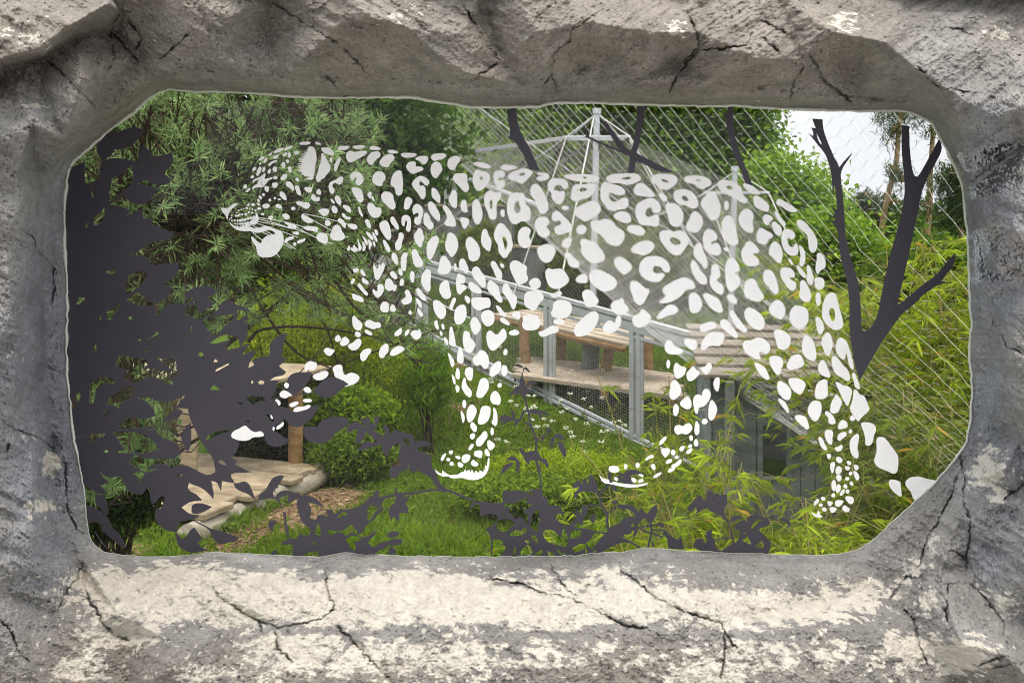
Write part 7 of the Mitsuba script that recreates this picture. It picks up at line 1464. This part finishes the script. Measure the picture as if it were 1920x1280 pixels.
def bamboo(lab, u, d, top_v, width, ncane, ntuft, seed, L=0.115, per=7, single=0, low_v=None, group=None, col=(BA, BB)):
    g = np.random.default_rng(seed)
    key = thing('bamboo', lab, 'bamboo', group)
    x = (u - 960) / 2000 * d; gz = float(ground_z(np.array(x), np.array(d)))
    ztop = EYE - (top_v - 400) / 2000 * d; wx = width / 2000 * d / 2
    zlow = gz if low_v is None else EYE - (low_v - 400) / 2000 * d
    canes, tp, ta = [], [], []
    for i in range(ncane):
        b = np.array([x + g.uniform(-0.75, 0.75) * wx, d + g.uniform(-0.5, 0.5) * min(wx, 0.7), gz - 0.05])
        h = (ztop - gz) * (1.10 - 0.30 * g.random() ** 2)
        lean = g.normal(size=2) * 0.22
        s = np.linspace(0, 1, 14)[:, None]
        p = b + np.c_[lean[0] * s ** 1.6 * h, lean[1] * s ** 1.6 * h * 0.6, s * h - 0.10 * h * s ** 3]
        canes.append(tube(p, np.linspace(0.0135, 0.004, 14), 6))
        k = max(4, ntuft // ncane)
        zz = np.clip((zlow - gz) / max(h, 0.1), 0.12, 0.9)
        for j in range(k):
            t = zz + (1 - zz) * g.random() ** 0.75
            a = p[min(13, int(t * 13))]
            e = a + np.array([g.normal() * 0.45, g.normal() * 0.4, g.uniform(-0.10, 0.28)]) * min(1, wx * 1.4)
            canes.append(tube(np.array([a, (a + e) / 2 + [0, 0, 0.05], e]), [0.003, 0.002, 0.001], 4, caps=False))
            tp.append(e); ta.append(norm(e - a + [0, 0, -0.05]))
    part(key, 'canes', join(canes), 'm_cane', smooth=True)
    tp, ta = np.array(tp), np.array(ta)
    cl = meshkit.fbm(tp * 2.6 + seed, 3, seed); kp = (cl > 0.44) | (g.random(len(tp)) < 0.15); tp, ta = tp[kp], ta[kp]
    n = len(tp) * per
    base = np.repeat(tp, per, 0) - np.repeat(ta, per, 0) * (g.random((n, 1)) * 0.10)
    side = norm(np.cross(ta, [0, 0, 1.0]))
    sg = np.where(np.arange(n) % 2 == 0, 1, -1)[:, None]
    dr = norm(np.repeat(ta, per, 0) * 0.8 + np.repeat(side, per, 0) * sg * (0.3 + 0.7 * g.random((n, 1))) + g.normal(size=(n, 3)) * 0.3 + [0, 0, -0.22])
    up = norm(g.normal(size=(n, 3)) * 0.45 + [0, -0.45, 0.8])
    ll = L * (0.6 + 0.75 * g.random(n)); ww = ll * 0.135
    tone = np.repeat(0.7 + 0.6 * g.random((len(tp), 1)), per, 0)
    cc = leaf_colors(n, *col, g, 0.2, per=1) * tone
    yl = g.random(n) < 0.03
    cc[yl] = np.array([0.50, 0.33, 0.06]) * (0.8 + 0.4 * g.random((yl.sum(), 1)))
    cc = np.clip(cc, 0.01, 0.75)
    uv = px_of(base + dr * ll[:, None] * 0.5)
    vis = (uv[0] > 1080) & (uv[0] < 1800) & (uv[1] > 300) & (uv[1] < 1035)
    order = np.lexsort((base[:, 1], ~vis))
    own = order[:single]
    rest = np.setdiff1d(np.arange(n), own)
    for i in own:                                              # the nearest leaves one by one, curved along their length
        s, dd_ = norm(np.cross(dr[i], up[i])), dr[i]
        nn = np.cross(s, dd_); q = []
        for f, w in ((0.0, 0.10), (0.25, 0.9), (0.5, 1.0), (0.78, 0.62)):
            m = base[i] + dd_ * ll[i] * f - np.array([0, 0, 1.0]) * ll[i] * 0.22 * f ** 2
            q += [m + s * ww[i] / 2 * w + nn * ww[i] * 0.12 * w, m, m - s * ww[i] / 2 * w + nn * ww[i] * 0.12 * w]
        q.append(base[i] + dd_ * ll[i] - np.array([0, 0, 1.0]) * ll[i] * 0.22)
        f = []
        for k in range(3):
            o = 3 * k
            f += [[o, o + 1, o + 4], [o, o + 4, o + 3], [o + 1, o + 2, o + 5], [o + 1, o + 5, o + 4]]
        f += [[9, 10, 12], [10, 11, 12]]
        part(key, 'leaf', (np.array(q), np.array(f)), 'm_leaf', color=np.repeat(cc[i:i + 1], 13, 0))
    part(key, 'foliage', leaves(base[rest], dr[rest], up[rest], ll[rest], ww[rest], 0.18, 0.2), 'm_leaf', kind='stuff', color=np.repeat(cc[rest], 4, 0))


scene['m_cane'] = {'type': 'twosided', 'bsdf': {'type': 'diffuse', 'reflectance': proc(lambda p, n, uv: mix([0.16, 0.19, 0.05], [0.34, 0.28, 0.10], fbm(p.x * 7, p.y * 7, p.z * 3)))}}
hedge = [('tall pale green bamboo right beside the rock on the right', 1800, 8.4, 400, 170, 20, 1300, 61), ('tall bamboo with yellow green shoots behind the fork of the tree sticker', 1690, 9.2, 440, 180, 20, 1300, 62), ('darker bamboo low down at the right below the net', 1760, 7.6, 690, 190, 18, 900, 63),
         ('bamboo thicket behind the leopard tail', 1640, 15.5, 500, 110, 14, 700, 64)]
for lab, u, d, tv_, w, nc, nt_, sd in hedge:
    bamboo(lab, u, d, tv_, w, nc, nt_, sd, single=20, col=(([0.10, 0.15, 0.02], [0.22, 0.29, 0.04]) if sd == 63 else (BA, BB)))
low = [('bamboo shoots rising in front of the fence post at the leopard hind leg', 1270, 8.0, 645, 120, 7, 190, 71), ('low bamboo around the leopard hind paw', 1215, 7.8, 790, 210, 10, 250, 72), ('leafy bamboo growing in front of the hut corner post', 1330, 7.2, 760, 150, 10, 260, 73),
       ('bright bamboo bush in front of the hut window', 1510, 7.4, 810, 190, 13, 420, 74), ('bamboo with some yellowed leaves at the lower edge of the glass', 1560, 6.6, 880, 220, 13, 420, 75), ('low bamboo in the corner between net and rock', 1660, 7.0, 900, 150, 10, 260, 76),
       ('low bamboo behind the small leaf sticker', 1400, 6.4, 900, 170, 9, 260, 77), ('small bamboo tangle behind the seedling sticker', 1110, 6.6, 915, 130, 7, 150, 78), ('short bamboo below the leopard hind paw', 1260, 6.6, 930, 150, 8, 170, 79)]
for lab, u, d, tv_, w, nc, nt_, sd in low:
    bamboo(lab, u, d, tv_ + 45, w, nc, int(nt_ * 0.7), sd, single=18, L=0.112)


# ---- shrubs and ground plants (the dense thicket behind the bamboo keeps its gaps dark)
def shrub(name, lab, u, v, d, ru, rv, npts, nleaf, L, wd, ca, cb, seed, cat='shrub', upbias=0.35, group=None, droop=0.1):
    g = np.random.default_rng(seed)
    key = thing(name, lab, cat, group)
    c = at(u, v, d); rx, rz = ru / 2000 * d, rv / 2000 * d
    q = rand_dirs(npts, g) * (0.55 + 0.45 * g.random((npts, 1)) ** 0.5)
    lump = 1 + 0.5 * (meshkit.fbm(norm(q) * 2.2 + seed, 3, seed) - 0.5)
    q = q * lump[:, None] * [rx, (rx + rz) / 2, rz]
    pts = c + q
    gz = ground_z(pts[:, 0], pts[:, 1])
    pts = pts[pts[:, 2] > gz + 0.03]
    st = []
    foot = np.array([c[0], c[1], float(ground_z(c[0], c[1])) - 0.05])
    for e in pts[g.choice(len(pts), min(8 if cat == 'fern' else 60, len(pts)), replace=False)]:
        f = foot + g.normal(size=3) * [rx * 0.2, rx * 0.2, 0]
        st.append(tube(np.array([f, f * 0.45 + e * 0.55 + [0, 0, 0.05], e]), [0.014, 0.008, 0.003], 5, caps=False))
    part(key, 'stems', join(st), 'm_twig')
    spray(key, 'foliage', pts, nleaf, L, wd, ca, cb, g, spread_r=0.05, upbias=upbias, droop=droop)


YG = ([0.21, 0.30, 0.018], [0.37, 0.46, 0.035])
shrub('mound_shrub', 'rounded yellow green shrub with fine leaves below the leopard chest', 700, 690, 16.2, 130, 78, 2300, 9, 0.075, 0.018, *YG, 81)
shrub('mound_shrub', 'yellow green shrub glowing through the twigs behind the leopard chin', 560, 600, 15.5, 140, 110, 1500, 9, 0.085, 0.024, [0.17, 0.24, 0.012], [0.33, 0.40, 0.028], 82)
shrub('mound_shrub', 'yellow green shrub low behind the deck roof', 610, 640, 17.5, 90, 40, 900, 9, 0.08, 0.02, *YG, 83)
shrub('fern_clump', 'upright fresh green fern like clump at the right end of the rounded shrub', 806, 715, 15.4, 38, 62, 520, 8, 0.17, 0.018, [0.10, 0.20, 0.016], [0.22, 0.36, 0.03], 84, 'fern', 1.2)
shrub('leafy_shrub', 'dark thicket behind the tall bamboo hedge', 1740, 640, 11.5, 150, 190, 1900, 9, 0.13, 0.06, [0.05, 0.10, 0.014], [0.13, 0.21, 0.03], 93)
shrub('leafy_shrub', 'glossy green leafy shrub behind the deck post', 650, 785, 14.8, 95, 55, 1300, 8, 0.085, 0.045, [0.11, 0.20, 0.016], [0.24, 0.36, 0.03], 85)
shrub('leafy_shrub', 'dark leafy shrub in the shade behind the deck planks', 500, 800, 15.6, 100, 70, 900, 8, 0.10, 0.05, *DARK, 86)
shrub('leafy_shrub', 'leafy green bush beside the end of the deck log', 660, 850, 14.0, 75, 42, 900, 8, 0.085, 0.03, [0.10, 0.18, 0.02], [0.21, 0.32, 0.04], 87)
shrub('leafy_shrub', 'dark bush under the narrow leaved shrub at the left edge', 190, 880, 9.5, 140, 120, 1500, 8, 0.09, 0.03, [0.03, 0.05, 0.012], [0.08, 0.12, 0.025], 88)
shrub('ground_cover', 'low small leaved ground cover to the right of the leopard front paw', 985, 925, 12.2, 125, 26, 1500, 8, 0.055, 0.034, [0.11, 0.19, 0.018], [0.25, 0.36, 0.035], 89, 'ground cover')
shrub('ground_cover', 'flat bright ground cover in the middle of the lawn behind the hind paw', 1050, 875, 12.9, 130, 16, 1100, 8, 0.05, 0.024, [0.20, 0.29, 0.014], [0.36, 0.46, 0.03], 90, 'ground cover')
shrub('leafy_shrub', 'green bushes inside the enclosure above the fence rail', 1170, 500, 25.0, 150, 70, 1500, 8, 0.16, 0.08, [0.09, 0.13, 0.022], [0.19, 0.24, 0.05], 91)
shrub('leafy_shrub', 'tall weeds against the concrete wall', 905, 480, 24.0, 50, 55, 500, 8, 0.16, 0.06, [0.10, 0.15, 0.02], [0.21, 0.27, 0.045], 92)

# ---- grass, with seed heads of the white umbels
g = np.random.default_rng(21)
gp_ = []
for poly_, n, d0, d1 in (([(180, 1060), (1150, 1060), (1250, 900), (1180, 820), (900, 690), (830, 700), (560, 900), (380, 1000)], 46000, None, None), ([(700, 640), (1400, 880), (1400, 700), (1330, 480), (760, 420), (660, 560)], 40000, None, None), ([(150, 880), (500, 880), (520, 1060), (150, 1060)], 9000, None, None)):
    q = in_poly(poly_, n, g)
    # where the line of sight meets the sloping ground
    lo, hi = np.full(n, 8.0), np.full(n, 48.0)
    for _ in range(22):
        m = (lo + hi) / 2
        x, z = (q[:, 0] - 960) / 2000 * m, EYE - (q[:, 1] - 400) / 2000 * m
        ab = z > ground_z(x, m)
        lo, hi = np.where(ab, m, lo), np.where(ab, hi, m)
    ok = lo < 42
    gp_.append(np.stack([(q[:, 0] - 960) / 2000 * lo, lo, ground_z((q[:, 0] - 960) / 2000 * lo, lo)], 1)[ok])
gp_ = np.vstack(gp_)
gp_ = gp_ + g.normal(size=gp_.shape) * [0.05, 0.12, 0]
dm = np.zeros(len(gp_))
for x, y, r in DIRT:
    dm = np.maximum(dm, np.exp(-((gp_[:, 0] - x) ** 2 + ((gp_[:, 1] - y) * 0.8) ** 2) / r ** 2))
dm += 0.5 * (meshkit.fbm(gp_ * [1.5, 1.5, 0], 3, 3) - 0.5)
gp_ = gp_[g.random(len(gp_)) > np.clip((dm - 0.25) * 3, 0, 0.97)]
n = len(gp_)
tall = meshkit.fbm(gp_ * [0.7, 0.7, 0], 3, 8)
h = (0.10 + 0.30 * np.clip(tall - 0.25, 0, 1)) * (0.6 + 0.8 * g.random(n)) * np.where(gp_[:, 1] > 16, 1.4, 1.0)
fd = np.abs((gp_[:, 0] - FA[0]) * -FD[1] + (gp_[:, 1] - FA[1]) * FD[0])
h = h * np.clip(0.25 + fd * 0.8, 0.25, 1)
d = norm(g.normal(size=(n, 3)) * [0.42, 0.42, 0.1] + [0, 0, 1])
tone = (0.65 + 0.7 * meshkit.fbm(gp_ * [0.9, 0.9, 0] + 5, 3, 6))[:, None]
cc = leaf_colors(n, [0.12, 0.21, 0.018], [0.27, 0.40, 0.040], g, 0.25, per=1) * tone
st_ = g.random(n) < 0.07
cc[st_] = np.array([0.34, 0.29, 0.13]) * (0.6 + 0.6 * g.random((st_.sum(), 1)))
setting('grass', leaves(gp_ - [0, 0, 0.02], d, rand_dirs(n, g), h, 0.010 + 0.004 * g.random(n), 0.1, 0.22), 'm_leaf', 'stuff', 'green meadow grass growing below the window and inside the enclosure', color=np.repeat(np.clip(cc, 0, 0.6), 4, 0))
wd_ = gp_[g.choice(len(gp_), 1500, replace=False)]
wp = np.repeat(wd_, 7, 0) + g.normal(size=(10500, 3)) * [0.07, 0.07, 0.0] + [0, 0, 0.08]
setting('weeds', leaves(wp, norm(g.normal(size=wp.shape) * [1, 1, 0.3] + [0, 0, 0.35]), norm(g.normal(size=wp.shape) * 0.3 + [0, 0, 1]), 0.05 + 0.06 * g.random(10500), 0.025 + 0.03 * g.random(10500), 0.2, 0.15), 'm_leaf', 'stuff', 'broad leaved weeds scattered through the meadow grass',
        color=leaf_colors(10500, [0.08, 0.15, 0.02], [0.20, 0.30, 0.05], g, 0.3))
litter = np.vstack([np.c_[g.normal(x, r * 0.55, 340), g.normal(y, r * 0.6, 340)] for x, y, r in DIRT])
lz = ground_z(litter[:, 0], litter[:, 1])
lp = np.c_[litter, lz + 0.012]
setting('leaf_litter', leaves(lp, norm(g.normal(size=lp.shape) * [1, 1, 0.12]), norm(g.normal(size=lp.shape) * 0.4 + [0, 0, 1]), 0.05 + 0.05 * g.random(len(lp)), 0.02 + 0.02 * g.random(len(lp)), 0.15), 'm_vcol', 'stuff',
        'brown dead leaves and twigs on the bare soil', color=leaf_colors(len(lp), [0.12, 0.07, 0.035], [0.36, 0.27, 0.17], g, 0.3))
for i, (u, v, d) in enumerate(((622, 938, 13.2), (634, 934, 13.3), (616, 942, 13.1))):
    whole('pale_stone', ('largest pale stone on the bare soil beside the deck', 'small pale stone just behind the largest one on the soil', 'smallest pale stone in front of the largest one on the soil')[i], 'stone', boulder(at(u, v, d), np.array([0.05, 0.04, 0.03]) * (1.2, 0.8, 0.6)[i], 30 + i), 'm_pale_wood', smooth=True)

# ---- white umbels along the fence
scene['m_petal'] = {'type': 'twosided', 'bsdf': {'type': 'diffuse', 'reflectance': {'type': 'rgb', 'value': [0.66, 0.69, 0.54]}}}
spots_u = [(760, 650), (905, 660), (930, 650), (945, 690), (915, 720), (890, 715), (975, 750), (985, 770), (1000, 765), (1010, 790), (1005, 745), (1020, 695), (1040, 715), (1060, 700), (1075, 710), (1105, 725), (1120, 745), (1135, 735), (1090, 755), (1085, 775), (1100, 770), (1120, 800), (1135, 795), (1080, 810), (1090, 830),
           (1075, 825), (1098, 842), (940, 825), (1035, 790), (1000, 800), (1060, 745), (955, 735), (1128, 700), (1150, 740), (1165, 790), (880, 690)]
for i, (u, v) in enumerate(spots_u):
    g = np.random.default_rng(300 + i)
    ds = np.linspace(11, 26, 160); q = np.stack([at(u, v, d_) for d_ in ds])
    over = q[:, 2] - ground_z(q[:, 0], q[:, 1])
    c = q[np.argmin(np.abs(over - 0.38))]
    gz = float(ground_z(c[0], c[1]))
    key = thing('umbel_plant', 'white flowered umbel plant growing along the enclosure fence', 'plant', 'white umbels along the fence')
    st, fl = [], []
    for k in range(g.integers(1, 4)):
        hd = c + g.normal(size=3) * [0.10, 0.10, 0.05]
        f = np.array([c[0] + g.normal() * 0.04, c[1] + g.normal() * 0.04, gz - 0.03])
        st.append(tube(np.array([f, (f + hd) / 2 + [0.01, 0, 0.02], hd]), [0.005, 0.004, 0.003], 5, caps=False))
        for j in range(15):
            a = g.uniform(0, 6.28); rr = 0.042 * math.sqrt(g.random())
            p = hd + [rr * math.cos(a), rr * math.sin(a), 0.02 + 0.035 * g.random()]
            st.append(tube(np.array([hd, p]), 0.001, 3, caps=False))
            m = trimesh.creation.icosphere(0); fl.append((np.array(m.vertices) * [0.010, 0.010, 0.008] + p, np.array(m.faces)))
    part(key, 'stem', join(st), 'm_cane')
    part(key, 'flowers', join(fl), 'm_petal')
